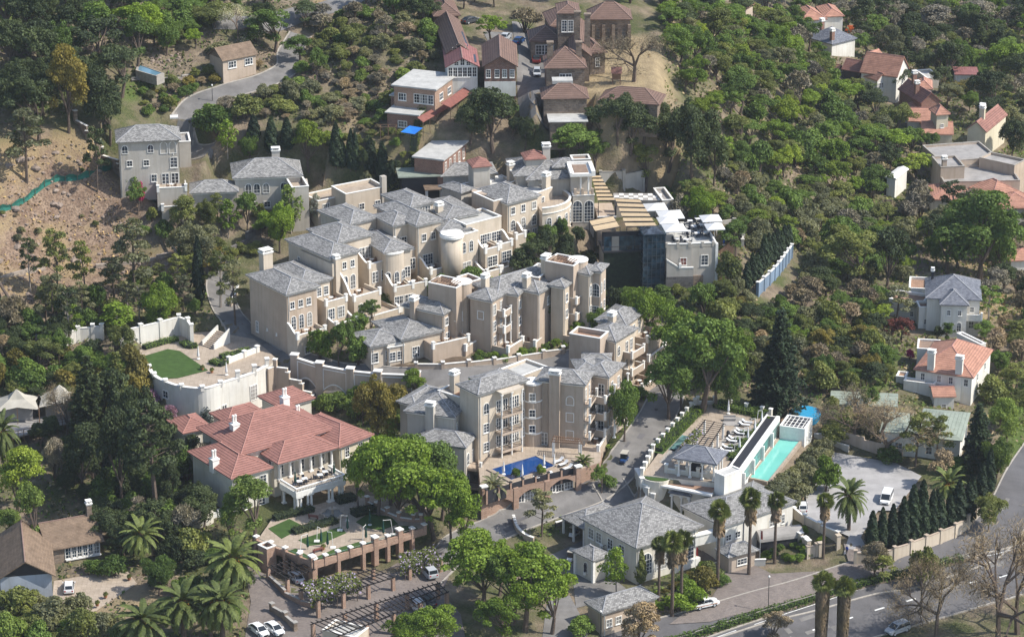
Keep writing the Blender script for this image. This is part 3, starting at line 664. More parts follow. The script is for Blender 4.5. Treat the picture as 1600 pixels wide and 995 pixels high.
drum = MB().cyl(0,0,-9,0,2.15,n=32).build('drum_tower',M['cream'],up,dc - up.location,0,True)
drum.data.polygons.foreach_set('use_smooth',[len(p.vertices) == 4 for p in drum.data.polygons])
MB().cyl(0,0,0,.45,2.4,n=32).cyl(0,0,.45,.75,2.2,n=32).build('tower_rim',M['trim'],up,dc - up.location)
M1 = Block(up,(792.8,318.2),(841,306),(741.5,299),30,20.4);M1.walls();M1.cornice();M1.hip(.4)
M1.win('f',(.18,.52,.88),7.0,'rect',1.15,1.6);M1.win('f',(.18,.52,.88),3.6,'arch',1.25,2.3);M1.win('f',(.9,.66),.7,'french',1.3,2.3)
M1.terrace('f',.0,.34,2.8,2.6,3,swoop=-1)
tw = Block(up,(771,321),(786,316.5),(744,306),29.6,22);tw.walls('tan');tw.flat(.8,'flatroof','tan');c = MB().cyl(0,0,-3,tw.h + .8,2.2,n=20);tw.add('rounded_corner',c,M['tan'],2.2,tw.d - .2,smooth=False)
LW = Block(up,(741,299),(803,285),(722,290),28.8,22);LW.walls();LW.flat(.35,'flatroof')
for k in range(3):LW.box('skylight','trim',2 + k * 2.6,4 + k * 2.6,2 + .5 * k,3.2 + .5 * k,6.8,7.3)
LW.chimney(LW.w * .95,.6,6.9,10.4,1.2,1.0)
cc = W(835,313,27.6);rad = 7.3
b0,b1 = R(-78),R(38)
arc = [(rad * math.cos(b0 + (b1 - b0) * i / 24),rad * math.sin(b0 + (b1 - b0) * i / 24)) for i in range(25)]
MB().prism([(0,0)] + arc,-8,-.3).build('bow_wall',M['cream'],up,cc - up.location)
MB().prism([(0,0)] + [(x * .96,y * .96) for x,y in arc],-.3,-.2).build('terrace_floor',M['tanpave'],up,cc - up.location)
for z0,z1,r0,r1,mt,nm in ((-.3,.7,.955,1.0,'cream','parapet'),(.7,.84,.945,1.012,'trim','coping'),(-.5,-.36,1.001,1.02,'trim','string_course')):
 MB().prism([(x * r1,y * r1) for x,y in arc] + [(x * r0,y * r0) for x,y in arc[::-1]],z0,z1).build(nm,M[mt],up,cc - up.location)
f,p = window_meshes('arch',1.15,2.9);f2,p2 = window_meshes('french',1.5,2.3)
for i in range(6):
 a = b0 + (b1 - b0) * (i + .6) / 6.3;L = cc + Vector((rad * math.cos(a),rad * math.sin(a),-4.2))
 o = put('window',f,up,L - up.location,a + math.pi / 2);put('pane',p,o)
 if i in (0,1,3):
  o = put('window',f2,up,L + Vector((0,0,-3.2)) - up.location,a + math.pi / 2);put('pane',p2,o)
M1r = Block(up,(838,306),(856,295),(800,288),29.3,21);M1r.walls();M1r.flat(.5,'flatroof');M1r.win('f',(.4,),6.0,'rect',.9,1.6);M1r.chimney(M1r.w * .85,1,6,11.2,1.4,1.1)
for b_,us,z_,k_,w_,h_,o_ in ((D1b,(.68,1.02),4.4,'french',1.6,2.3,3.41),(D2,(.5,.85),1.3,'arch',1.3,2.6,5.01),(D3b,(.16,.5),1.0,'wide',2.2,2.4,4.21),(D3,(.7,.98),5.0,'french',1.5,2.3,4.41),(D8,(.42,),3.2,'wide',2.4,2.2,3.61),(D8,(.84,),3.4,'wide',2.4,2.2,3.41),(D5,(.32,.6),1.2,'wide',2.0,2.1,4.01),(D1,(.3,.7),.6,'rect',1.2,1.5,3.41),(D8,(.3,.7,1.05),-1.0,'french',1.6,2.2,5.61)):b_.win('f',us,z_,k_,w_,h_,out=o_)
# ---- main house behind
mh = T0('main_hotel_house','grey hipped main hotel house with tall arched windows behind the curved bow','hotel building')
M2 = Block(mh,(825,282),(897.5,279.8),(812,262),30.8,21);M2.walls('grey');M2.cornice('grey');M2.hip(.5);M2.chimney(M2.w * .48,M2.d * .62,M2.h + 1.5,M2.h + 5.2,1.5,1.2,'grey')
M3 = Block(mh,(806,275.5),(845,268),(798,251),31.3,22,ang=M2.ang);M3.walls('grey');M3.cornice('grey');M3.hip(.42)
M4 = Block(mh,(866,262),(905,262),(862,252),32.6,22,ang=M2.ang);M4.walls('grey');M4.hip(.42)
M5 = Block(mh,(895,307),(928.6,305.6),(891,291),28.4,21.5);M5.walls('grey');M5.flat(.12,'tanpave','grey');M5.win('f',(.22,.75),1.4,'arch',2.0,4.6)
M5.win('f',(-.24,),1.4,'arch',1.8,4.6)
for u in (.12,.45,.92):M5.box('terrace_pier','tan',u * M5.w - .25,u * M5.w + .25,0,.5,M5.h,M5.h + 1.5)
M6 = Block(mh,(893.8,272),(927,271),(889,258),33.0,28.2);M6.box('wall','grey',0,M6.w,2.2,M6.d,-5,M6.h);M6.box('fascia','trim',-.4,M6.w + .4,-.4,M6.d + .4,M6.h - .5,M6.h + .1)
M6.box('flat_roof','brownflat',.5,M6.w - .9,.3,M6.d - .3,M6.h + .1,M6.h + .16);M6.add('parapet',MB().box(-.4,M6.w + .4,M6.d - .1,M6.d + .4,M6.h + .1,M6.h + .6).box(M6.w - .4,M6.w + .4,-.4,M6.d - .1,M6.h + .1,M6.h + .6).box(-.4,.1,-.4,M6.d - .1,M6.h + .1,M6.h + .3),M['trim'])
for u in (.42,.78):M6.column(u * M6.w,.3,-1,M6.h - .5,.2)
M7 = Block(mh,(894,253),(923,252),(890,246),33.2,26);M7.walls('grey');M7.flat(.4,'brownflat','grey')
# ---- low rear wing with the blank white windows
lo = T0('rear_hotel_wing','low grey hotel wing with long slate roof and blank white window outlines','hotel wing')
L1 = Block(lo,(692,276),(774,272),(684,261),30.2,26);L1.walls('grey');L1.hip(.4);L1.win('f',(.12,.36,.6),1.4,'blind',1.6,1.6);L1.win('f',(.84,),1.2,'rect',1.4,1.7)
L2 = Block(lo,(720.5,301.5),(737.5,295.5),(691.5,291.5),29.7,21);L2.walls('grey');L2.hip(.4)
L3 = Block(lo,(797,271),(812,271),(792,262),31,26);L3.walls('grey');L3.flat(.5,'flatroof','grey')
wv = T0('cream_rear_pavilion','white shed roof pavilion with open front beside the rear wing','pavilion')
P1 = Block(wv,(666,296),(692,295),(663,290),28.5,25);P1.box('roof','thatch',-.3,P1.w + .3,-.3,P1.d + .3,P1.h - .2,P1.h)
for x in (0.2,P1.w - .2):
 for y in (.2,P1.d - .2):P1.box('post','trim',x - .15,x + .15,y - .15,y + .15,-2,P1.h - .2)
me_ = T0('metal_roof_shed','pale green metal roofed shed above the hedge and blue fence','shed')
S1 = Block(me_,(625,276),(690,277),(615,264),30.5,27);S1.box('wall','dark',.4,S1.w - .4,.4,S1.d - .4,-2,S1.h - .2);S1.box('roof','greenroof',-.4,S1.w + .4,-.4,S1.d + .4,S1.h - .2,S1.h + .05)
# ---- villas at the upper left
va = T0('grey_villa','three storey grey villa with hipped slate roof beside the rocky slope','villa')
V1 = Block(va,(185,222.6),(279,222.2),(176,206),39.0,29.6);V1.walls('grey');V1.cornice('grey');V1.hip(.5)
V1.win('f',(.1,.53),6.9,'arch',1.3,1.8);V1.win('f',(.75,.9),6.6,'blindarch',1.5,2.5);V1.win('f',(.17,.45),4.2,'rect',1.2,1.3);V1.win('f',(.91,),3.6,'rect',1.5,2.2)
V1.win('f',(.57,),.8,'rect',1.2,1.6);V1.win('f',(.76,.92),.2,'french',1.5,2.3);V1.win('f',(.91,),6.4,'rect',.1,.1)
V1.terrace('f',.6,1.1,.1,4.5,4,'grey',swoop=0);V1.terrace('f',.66,1.02,-3.2,6.5,4,'cream',swoop=0)
V1b = Block(va,(279.5,226),(298,225),(277,212),35.0,30);V1b.walls('grey');V1b.flat(.5,'flatgrey','grey')
V1.add('geyser',MB().bar((10.6,V1.d * .75,V1.h + 3.1),(12.2,V1.d * .75,V1.h + 3.1),.42,n=10),M['trim'])
vb = T0('grey_villa','two storey grey villa with slate roof and two arched windows beside bright green trees','villa')
V2 = Block(vb,(367,279),(469.5,275.5),(362,258),30.6,23.6);V2.walls('grey');V2.cornice('trim');V2.hip(.5);V2.win('f',(.2,.33,.47,.74),3.6,'arch',1.4,2.2);V2.win('f',(.25,.48),.6,'rect',1.4,1.3)
V2.chimney(V2.w * .66,V2.d * .8,V2.h + 1,V2.h + 3.2,1.6,1.0,'grey');V2.box('balcony_tower','grey',V2.w + .02,V2.w + 1.6,1,4,-2,V2.h - 2)
vc = T0('small_grey_annex','small single storey grey annex with slate roof between the two villas','annex')
V3 = Block(vc,(300,302),(369,301.4),(297,289),28.6,24.2);V3.walls('grey');V3.cornice('trim');V3.hip(.5);V3.win('f',(.22,.52,.83),1.2,'rect',1.2,1.2)
an = T0('terraced_annex','low cream annex with flat roof terraces and a pergola above the slender tree','annex')
A1 = Block(an,(497,320),(548,305),(480,308),26.2,22.6);A1.walls('cream');A1.flat(.7,'tanpave');A1.win('f',(.22,.7),2.2,'wide',1.7,1.3)
A2 = Block(an,(540,309),(600,296),(520,296),28.2,22.6);A2.walls('cream');A2.flat(.7,'tanpave');A2.win('f',(.1,.4,.8),2.4,'rect',1.3,1.4);A2.box('chimney','grey',A2.w - .9,A2.w + .2,-.3,.7,-1,A2.h + 3)
A3 = Block(an,(456,300),(482,297),(451,282),29.2,22.6);A3.walls('grey');A3.flat(.9,'tanpave','grey')

# ---------------------------------------------------------------- lower row
E = T0('lower_hotel_row','tan four storey hotel row with balconies and slate roofs beside the driveway','hotel wing')
E0 = Block(E,(580,541),(628,527),(564,520),17.6,13.2);E0.walls('cream');E0.cornice();E0.hip(.3);E0.win('f',(.1,.52),1.0,'rect',1.5,2.0)
E0b = Block(E,(606,541),(628,535),(598,527),17.2,13.2);E0b.walls('cream');E0b.cornice();E0b.flat(.2,'brownflat','cream');E0b.win('f',(.28,.8),.9,'rect',1.4,1.8)
E0c = Block(E,(628,530),(680,511),(604,500),18.2,13.4);E0c.walls('cream');E0c.cornice();E0c.hip(.3);E0c.win('f',(.35,.8),.6,'french',1.6,2.2);E0c.terrace('f',.55,1.5,3.0,3.4,3,'tan',swoop=0)
E1 = Block(E,(691.6,490.5),(716.5,477.5),(630,478),21.6,14.6);E1.walls('tan');E1.cornice();E1.hip(.4);E1.win('f',(.25,),4.3,'rect',1.1,1.6);E1.win('f',(.72,),3.9,'french',1.3,2.3);E1.win('f',(.3,.72),.7,'french',1.3,2.2);E1.balcony('f',.78,3.7,3.2,1.3)
E1.chimney(-.2,E1.d * .72,0,8.6,1.6,1.0,'tan');E1.terrace('f',.2,1.6,.1,4.4,3,'tan',swoop=0)
E2 = Block(E,(713,458.5),(734,447),(668,450),25.2,14.6);E2.walls('tan');E2.flat(1.0,'brownflat','tan');E2.win('f',(.62,),4.6,'rect',1.7,1.8);E2.win('f',(.62,),.8,'rect',1.7,1.8)
c = MB().cyl(0,0,-3,E2.h + 1.0,1.9,n=24);E2.add('rounded_corner',c,M['tan'],E2.w - 1.0,1.0);E2.add('coping',MB().cyl(0,0,E2.h + 1.0,E2.h + 1.15,2.0,n=24),M['trim'],E2.w - 1.0,1.0)
for i in range(9):E2.box('roof_batten','brownwood',.4,E2.w * .7,.8 + i * E2.d / 10,.95 + i * E2.d / 10,E2.h + 1.15,E2.h + 1.27)
E2r = Block(E,(735,446),(752,440),(715,437),23.5,15);E2r.walls('tan');E2r.flat(.6,'terracotta','tan')
Es = Block(E,(778,461),(902,430),(738,446),24.2,14.4);Es.walls('tan');Es.cornice();Es.hip(.42)
for z in (7.0,3.6,.3):Es.win('f',(.3,.42,.66,.78,.9),z,'rect',1.0,1.6)
E3 = Block(E,(767,470.3),(790,459),(733,464.8),24.1,14.4);E3.walls('tan');E3.cornice();E3.hip(.45);E3.win('l',(.5,),5.6,'blind',1.4,1.7)
E3.win('f',(.28,.82),6.4,'french',1.1,2.2);E3.win('f',(.28,.82),3.1,'french',1.1,2.2);E3.win('f',(.3,.8),.1,'french',1.1,2.2);E3.balcony('f',.8,6.2,2.8,1.5);E3.balcony('f',.8,2.9,2.8,1.5);E3.chimney(E3.w - .7,E3.d * .8,8,12.4,1.5,1.0)
E4 = Block(E,(808,461),(832,448),(788,459.5),24.0,14.0);E4.walls('tan');E4.cornice();E4.hip(.42)
for z in (6.9,3.6,.4):E4.win('f',(.25,),z,'rect',1.1,1.7);E4.win('f',(.72,),z - .4,'french',1.1,2.3)
for z in (6.3,3.0,0):E4.balcony('f',.82,z,3.2,1.5,solid=(z < 1))
E5 = Block(E,(840.5,457.8),(861,446.5),(815,440),24.2,14);E5.walls('tan');E5.cornice();E5.hip(.42);E5.win('f',(.8,),6.8,'rect',1.0,1.7);E5.chimney(.7,E5.d * .5,9,12.6,1.5,1.0)
E6 = Block(E,(880.3,448.8),(900.8,437.4),(860,446),24.8,14.2);E6.walls('cream');E6.cornice();E6.hip(.42)
for z in (7.2,4.0):E6.win('f',(.3,),z,'rect',1.0,1.7);E6.win('f',(.78,),z - .3,'french',1.1,2.3);E6.balcony('f',.85,z - .5,2.6,1.5)
E7 = Block(E,(896,424),(915.5,412.5),(851,416.5),27.2,15);E7.walls('tan');E7.flat(1.0,'brownflat','tan')
E7.add('rounded_corner',MB().cyl(0,0,-3,E7.h + 1.0,1.9,n=24),M['tan'],E7.w - 1.0,1.0);E7.add('coping',MB().cyl(0,0,E7.h + 1.0,E7.h + 1.15,2.0,n=24),M['trim'],E7.w - 1.0,1.0)
for i in range(9):E7.box('roof_batten','brownwood',.4,E7.w * .7,.8 + i * E7.d / 10,.95 + i * E7.d / 10,E7.h + 1.15,E7.h + 1.27)
E7.box('roof_deck','terracotta',.5,E7.w - .6,E7.d * .45,E7.d - .5,E7.h + .07,E7.h + .12);E7.win('f',(.75,),6.4,'rect',1.8,1.8);E7.win('f',(.75,),2.8,'rect',1.8,1.6)
for z in (5.6,2.0,-.8):E7.balcony('f',.7,z,2.6,1.4)
E7r = Block(E,(842,440),(866,421),(826,428),24.6,16);E7r.walls('tan');E7r.flat(.7,'terracotta','tan')
E7.chimney(E7.w * .3,E7.d + .6,0,13.2,1.9,1.2)
E8 = Block(E,(937.6,424.6),(952,415.5),(923,423.8),26.7,15);E8.walls('tan');E8.cornice();E8.hip(.4,ends=(1,1))
E8.win('l',(.5,),6.6,'arch',1.7,2.7);E8.win('l',(.5,),2.9,'rect',1.6,1.8);E8.win('l',(.5,),-.4,'french',1.7,2.2);E8.win('f',(.25,.75),7.0,'arch',.9,2.3);E8.win('f',(.25,.75),3.3,'rect',.9,1.9);E8.win('f',(.3,),-.2,'rect',.9,1.7)
E8b = Block(E,(920,429),(938,419),(905,411),26.4,15);E8b.walls('cream');E8b.cornice();E8b.hip(.36);E8b.win('f',(.15,),6.8,'arch',1.0,2.3);E8b.win('f',(.15,),3.2,'rect',1.0,1.8);E8b.win('f',(.15,),-.2,'rect',1.0,1.8)
for b_,u0,u1,z_ in ((E3,.05,1.3,0),(E4,.05,1.2,0),(E6,.0,1.2,.2),(E1,.2,1.2,-.2)):b_.terrace('f',u0,u1,z_,3.6,3,'tan',swoop=0)
for b_ in (E3,E4):
 for x in (b_.w * .62,b_.w * 1.05):b_.column(x,-1.4,0,6.2,.16)
E9 = Block(E,(905,446),(922,436),(884,440),21.5,14.5);E9.walls('tan');E9.flat(.7,'terracotta','tan');E9.win('f',(.5,),2.4,'french',1.2,2.2);E9.balcony('f',.5,2.2,2.4,1.4)
# ---- lower right row
Fw = T0('driveway_hotel_block','peach hotel block with curved balconies rising beside the plane trees','hotel wing')
F1 = Block(Fw,(977,508),(1006,486.5),(946,491.5),20.4,12);F1.walls('cream');F1.cornice();F1.hip(.36);F1.win('f',(.45,.75),4.9,'french',1.0,2.4);F1.chimney(-.4,F1.d * .45,0,10.0,1.5,1.1)
F1.terrace('f',.35,1.1,4.5,3.4,6,'tan',swoop=0);F1.terrace('f',.2,1.12,1.3,4.2,4,'tan',swoop=0)
F2 = Block(Fw,(960.5,533),(992,514),(934,513),20.2,11.6);F2.walls('cream');F2.cornice();F2.hip(.36)
for z in (5.2,1.8,-1.2):F2.win('f',(.2,),z,'arch' if z > 5 else 'rect',1.0,2.0);F2.win('f',(.6,.82),z - .3,'french',1.0,2.3)
for z in (4.6,1.2):F2.balcony('f',.75,z,4.6,1.9)
F2.terrace('f',.5,1.2,-1.6,4.0,4,'tan',swoop=0)
F3 = Block(Fw,(937.6,536.5),(954,526),(887,530.4),20.6,11.6);F3.walls('tan');F3.flat(.9,'terracotta','tan');F3.win('f',(.75,),.9,'rect',1.0,1.8)
F3.box('niche_panel','cream',F3.w * .2,F3.w * .21,F3.d * .5,F3.d * .9,F3.h,F3.h + .5)
F4 = Block(Fw,(912,562),(951,563),(880,553),18.2,11);F4.walls('tan');F4.hip(.3,mat='slate')
# ---- front block above the blue pool
G = T0('pool_hotel_block','tan four storey hotel block with white window outlines behind the blue pool','hotel block')
G1 = Block(G,(912.3,601),(924,583.5),(841,593.8),21.2,8.8);G1.walls('tan');G1.cornice();G1.hip(.42)
G1.win('l',(.3,),8.2,'blindarch',1.5,1.8);G1.win('l',(.3,),5.0,'blind',1.5,1.8);G1.win('l',(.3,),1.6,'blind',1.5,1.8)
G1.chimney(-.4,G1.d * .62,0,14.0,1.0,1.9,'tan');G1.win('l',(.86,),.1,'french',1.2,2.4)
for z in (9.0,5.8,2.6):G1.win('f',(.28,.72),z - .3,'french',.9,2.3);G1.balcony('f',.5,z - .5,G1.w * .95,1.2,False)
for z in (0.0,):G1.terrace('f',-.1,1.5,z,3.0,3,'tan',swoop=0)
G1b = Block(G,(949.5,589),(960,568),(915,579),20.4,8.8);G1b.walls('tan');G1b.cornice();G1b.hip(.4)
for z in (8.0,4.8,1.6):G1b.win('f',(.3,.75),z - .2,'french',1.0,2.3);G1b.balcony('f',.5,z - .4,G1b.w * .9,1.5);G1b.win('l',(.25,),z - .2,'french',1.2,2.3);G1b.balcony('l',.25,z - .4,3.6,2.2)
for x in (.25,G1b.w - .3):G1b.column(x,-1.3,0,10.4,.17)
G1c = Block(G,(905,579),(932,577),(836,569),20.8,8.8);G1c.walls('tan');G1c.hip(.36)
G1d = Block(G,(924,594),(935,578),(905,590),19.6,8.8);G1d.walls('tan')
for z in (9.2,6.0,2.8):G1d.win('f',(.4,),z - 1,'french',1.0,2.3);G1d.balcony('f',.5,z - 1.2,2.4,1.5)
st_ = W(832.5,597,20.6);MB().cyl(0,0,-12.5,0,1.75,n=24).build('stair_tower',M['tan'],G,st_ - G.location);MB().cyl(0,0,0,.3,1.85,n=24).build('coping',M['trim'],G,st_ - G.location)
f,p = window_meshes('rect',1.2,1.5)
for z in (-2.9,-6.0,-9.0):
 o = put('window',f,G,st_ + Vector((-.1,-1.72,z)) - G.location,0);put('pane',p,o)
 MB().cyl(0,0,-.35,-.1,1.85,n=24).build('string_course',M['trim'],G,st_ + Vector((0,0,z)) - G.location)
G2 = Block(G,(747.5,616),(824.3,595),(716.5,602.3),21.4,8.8);G2.walls('cream');G2.cornice();G2.hip(.42)
for z,k in ((8.4,'arch'),(4.9,'rect'),(1.3,'rect')):G2.win('f',(.16,),z,k,1.3,2.2 if k == 'arch' else 1.8)
for z,k in ((8.8,'arch'),(5.4,'rect'),(2.0,'rect')):G2.win('f',(.93,),z,k,.9,1.8)
for z in (8.0,4.7,1.4):
 G2.win('f',(.42,.56,.7,.8),z + .05,'french',1.1,2.3)
 for u in (.46,.68):G2.balcony('f',u,z,G2.w * .215,1.9,False,'tan',posts=False)
for u in (.36,.57,.79):G2.column(u * G2.w,-1.75,-.2,G2.h - .4,.16)
G2.box('balcony_roof','cream',G2.w * .34,G2.w * .81,-2.0,-.01,G2.h - .45,G2.h - .1)
G2r = Block(G,(757,600),(800,588),(742,590),21.6,12,ang=G2.ang);G2r.walls('tan');G2r.hip(.3)
G3 = Block(G,(709,651.5),(740.8,617.5),(636,642.5),16.6,6.2);G3.walls('grey');G3.cornice();G3.hip(.42);G3.win('f',(.15,.5,.8),7.0,'arch',.7,1.8);G3.win('f',(.3,.6),3.6,'french',1.0,2.2);G3.chimney(-.5,G3.d * .48,0,12.2,1.1,1.5,'grey')
G3.terrace('f',.3,.85,3.4,2.6,5,'cream',swoop=-1);G3.terrace('f',.35,1.0,.6,3.2,5,'cream',swoop=0)
G3b = Block(G,(648,633),(700,612),(622,629),16.6,6.4);G3b.walls('grey');G3b.cornice();G3b.hip(.36);G3b.win('f',(.1,),5.0,'arch',1.5,2.4)
G4 = Block(G,(725.5,698.5),(741.5,681),(650,689.5),13.0,2.6);G4.walls('grey');G4.cornice('greenglass');G4.hip(.45);G4.win('l',(.5,),6.4,'blindarch',1.6,2.4)
G4.win('f',(.35,),6.2,'arch',1.4,2.4);G4.win('f',(.35,),2.6,'rect',1.4,1.8);G4.win('f',(.85,),5.9,'french',.9,2.3)
for z in (5.8,2.2):G4.balcony('f',.9,z,6.4,2.6,False,'tan')
G5 = Block(G,(722,628),(745,612),(690,613),18.0,8);G5.walls('cream');G5.flat(.7,'terracotta','cream');G5.chimney(G5.w * .5,G5.d * .7,8,13.4,1.5,1.1)
# dormer sails and the white roof terrace between the blocks
wt = T0('white_roof_terrace','white roof terrace with loungers between the two front hotel blocks','roof terrace')
T1 = Block(wt,(800,598),(850,575),(770,585),19.8,13);T1.walls('cream');T1.flat(.5,'flatroof')
# ---------------------------------------------------------------- restaurant, glass lift and sun terrace
rs = T0('restaurant','hotel restaurant under tan awnings with ivy wall and blue glass front','restaurant')
Q1 = Block(rs,(944,368),(1004,366),(936,350),25.2,13.4);Q1.box('wall','tan',0,Q1.w,.3,Q1.d,-2,8.2);Q1.box('floor_slab','dark',-.2,Q1.w,-.3,Q1.d,8.2,8.5)
Q1.box('ivy_panel','ivyplain',-.01,Q1.w * .98,-.02,.28,-2,8.1)
for i in range(5):
 MB().box(.05,Q1.w / 5 - .05,0,.06,0,2.9).build('glass_panel',M['blueglass'],rs,Q1.loc(i * Q1.w / 5,.2,8.5) - rs.location,Q1.ang)
Q1.box('railing','dark',0,Q1.w,-.28,-.22,9.4,9.5);Q1.box('back_wall','dark',0,Q1.w,3,3.3,8.5,11.4)
Q2 = Block(rs,(934,322),(963,321),(930,300),26.8,20.4);Q2.box('wall','tan',0,Q2.w,0,Q2.d,-2,4.0);Q2.box('coping','trim',-.06,Q2.w + .06,-.06,.24,4.0,4.15)
for x in (.15,Q2.w - .15):Q2.box('post','dark',x - .08,x + .08,.3,.46,4.0,6.2)
aw = T0('awning','upper run of tan fabric awning panels stepping down beside the main house','awning',None)
def awn(th,quad,n,za,zb,pick='awning',frame='dark'):
 """fabric panels between dark ribs: quad = far-left, far-right, near-right, near-left"""
 fl,fr,nr,nl = [W(*q,z) for q,z in zip(quad,(za,za,zb,zb))]
 if tuple(th.location) == (0,0,0):th.location = nl
 for i in range(n):
  a,b = i / n,(i + 1) / n - .06
  q = [fl.lerp(nl,a),fr.lerp(nr,a),fr.lerp(nr,b),fl.lerp(nl,b)];sag = Vector((0,0,-.12))
  m = [q[0].lerp(q[3],.5) + sag,q[1].lerp(q[2],.5) + sag];dn = Vector((0,0,-.05))
  vs = [q[0],q[1],m[1],q[2],q[3],m[0]];vs = [v - th.location for v in vs]
  MB().add(vs + [v + dn for v in vs],[(5,2,1,0),(4,3,2,5),(6,7,8,11),(11,8,9,10),(0,1,7,6),(3,4,10,9),(1,2,8,7),(2,3,9,8),(5,0,6,11),(4,5,11,10)]).build('fabric_panel',M[pick],th)
 for i in range(n + 1):
  t = min(i / n,1) - (.03 if i else 0)
  MB().bar(fl.lerp(nl,t) - th.location,fr.lerp(nr,t) - th.location,.1).build('rib',M[frame],th)
 for p in (nl,nr,fl,fr):MB().bar(p - th.location,p - th.location - Vector((0,0,2.9)),.08).build('post',M[frame],th)
awn(aw,[(924,274),(938,274),(963,315),(935,315)],7,29.3,27.0)
aw2 = T0('awning','large tan fabric awning of six wide panels over the restaurant terrace','awning');awn(aw2,[(961,310),(1000,312),(1028,355),(979,356)],6,27.0,25.8)
aw3 = T0('awning','small tan two panel awning at the front left of the restaurant','awning');awn(aw3,[(921,345),(958,337.5),(969,355),(931,362)],2,26.2,25.6)
gt = T0('glass_lift_tower','dark blue glass lift tower with lattice of steel bars below the parasols','lift tower')
K = Block(gt,(1005.5,369),(1040,367.3),(997.5,356),25.6,12.6);K.box('glass_shaft','blueglass',.05,K.w - .05,.05,K.d - .05,-2,K.h - .05)
for k in range(9):K.add('transom',MB().box(-.03,K.w + .03,-.03,.05,k * 1.45,k * 1.45 + .1).box(-.03,.05,.05,K.d,k * 1.45,k * 1.45 + .1),M['steel'])
for k in range(6):K.box('mullion','steel',k * K.w / 5 - .05 if k else -.05,k * K.w / 5 + .05,-.08,-.032,-1.5,K.h - .1)
K.box('cap','blueglass',-.15,K.w + .15,-.15,K.d + .15,K.h - .04,K.h + .25)
rf = MB().add([(0,0,0),(K.w,0,0),(K.w,K.d,0),(0,K.d,0),(K.w/2,K.d/2,.9)],[(0,1,4),(1,2,4),(2,3,4),(3,0,4)]);K.add('glass_roof',rf,M['pane'],0,0,K.h + .26)
tb = T0('terrace_building','grey terrace building on a rough stone base carrying the sun deck with parasols','terrace building')
X1 = Block(tb,(1041,388),(1081,387.5),(1030,352),22.6,15.6);X1.walls('grey',0);X1.box('deck','flatroof',0,X1.w,0,X1.d,X1.h + .004,X1.h + .1);X1.box('parapet','grey',0,X1.w,0,.3,X1.h + .1,X1.h + .8);X1.box('coping','trim',-.05,X1.w + .05,-.06,.36,X1.h + .8,X1.h + .92)
X1.box('stone_base','greystone',-.2,X1.w + .2,-.35,-.004,-5,2.2);X1.win('f',(.68,),3.4,'rect',1.4,1.6,pane='reddark')
X1.add('lower_wall',MB().vprism([(0,1.6),(X1.w * 1.05,1.6),(X1.w * 1.05,3.3),(X1.w * .5,3.3),(0,5.0)],-1.5,-.37,'y'),M['grey']);X1.add('stair_coping',MB().vprism([(0,5.0),(X1.w * .5,3.3),(X1.w * 1.05,3.3),(X1.w * 1.05,3.55),(X1.w * .5,3.55),(0,5.25)],-1.55,-1.2,'y'),M['trim']);X1.box('stone_base','greystone',-.1,X1.w * 1.05,-1.6,-.36,-5,1.6);X1.box('lower_pier','trim',X1.w * .48,X1.w * .58,-1.6,-1.1,3.3,4.3)
for i in range(3):X1.box('deck_pier','grey',i * X1.w / 2.2 - .25,i * X1.w / 2.2 + .25,-.09,.38,X1.h + .1,X1.h + 1.1)
X2 = Block(tb,(1081,387),(1117.5,384.5),(1068,347),22.6,13.6);X2.walls('grey',2);X2.box('deck','flatroof',.3,X2.w,.3,X2.d,X2.h + .004,X2.h + .1);X2.box('parapet','grey',0,X2.w,0,.3,X2.h + .1,X2.h + .8);X2.box('coping','trim',-.05,X2.w + .05,-.06,.36,X2.h + .8,X2.h + .92);X2.win('f',(.55,),5.2,'rect',1.5,2.2)
X2.box('buttress','trim',X2.w - .02,X2.w + .5,-.2,.5,-2,X2.h + .7);X2.box('end_parapet','trim',X2.w,X2.w + .3,.5,X2.d,X2.h - 6,X2.h + .8);X2.add('stone_base',MB().box(-.2,X2.w * .5,-.3,0,-3,3.2),M['stone'])
for i in range(1,3):X2.box('deck_pier','grey',i * X2.w / 2.2 - .25,i * X2.w / 2.2 + .25,-.09,.38,X2.h + .1,X2.h + 1.1)
X3 = Block(tb,(960,313),(1035,312),(962,303),24.6,21);X3.walls('grey');X3.box('roof','flatgrey',-.2,X3.w + .2,-.2,X3.d + .2,X3.h,X3.h + .1)
for i in range(10):
 for j in range(3):
  if (i + j) % 2:X3.box('roof_paver','trim',i * X3.w / 10,(i + 1) * X3.w / 10 - .05,j * X3.d / 3,(j + 1) * X3.d / 3 - .05,X3.h + .1,X3.h + .16)
X4 = Block(tb,(1035,318),(1052,316),(1030,298),24.6,21);X4.walls('grey');X4.flat(.6,'flatgrey','grey')
# ground never rises into the buildings or their terraces
for pl_,zl in LOW:
 a = np.array(pl_);j0,j1 = np.searchsorted(GY,[a[:,1].min() - 4,a[:,1].max() + 4]);i0,i1 = np.searchsorted(GX,[a[:,0].min() - 4,a[:,0].max() + 4])
 if j1 <= j0 or i1 <= i0:continue
 X_,Y_ = XX[j0:j1,i0:i1],YY[j0:j1,i0:i1];m = inpoly_np(X_,Y_,pl_);dist = np.full(X_.shape,1e9)
 for i in range(len(pl_)):
  x0,y0 = pl_[i];x1,y1 = pl_[(i + 1) % len(pl_)];L2 = (x1 - x0) ** 2 + (y1 - y0) ** 2 + 1e-9
  t = np.clip(((X_ - x0) * (x1 - x0) + (Y_ - y0) * (y1 - y0)) / L2,0,1);dist = np.minimum(dist,np.hypot(X_ - x0 - t * (x1 - x0),Y_ - y0 - t * (y1 - y0)))
 lim = zl + np.where(m,0,dist * .55);ZZ[j0:j1,i0:i1] = np.minimum(ZZ[j0:j1,i0:i1],lim)
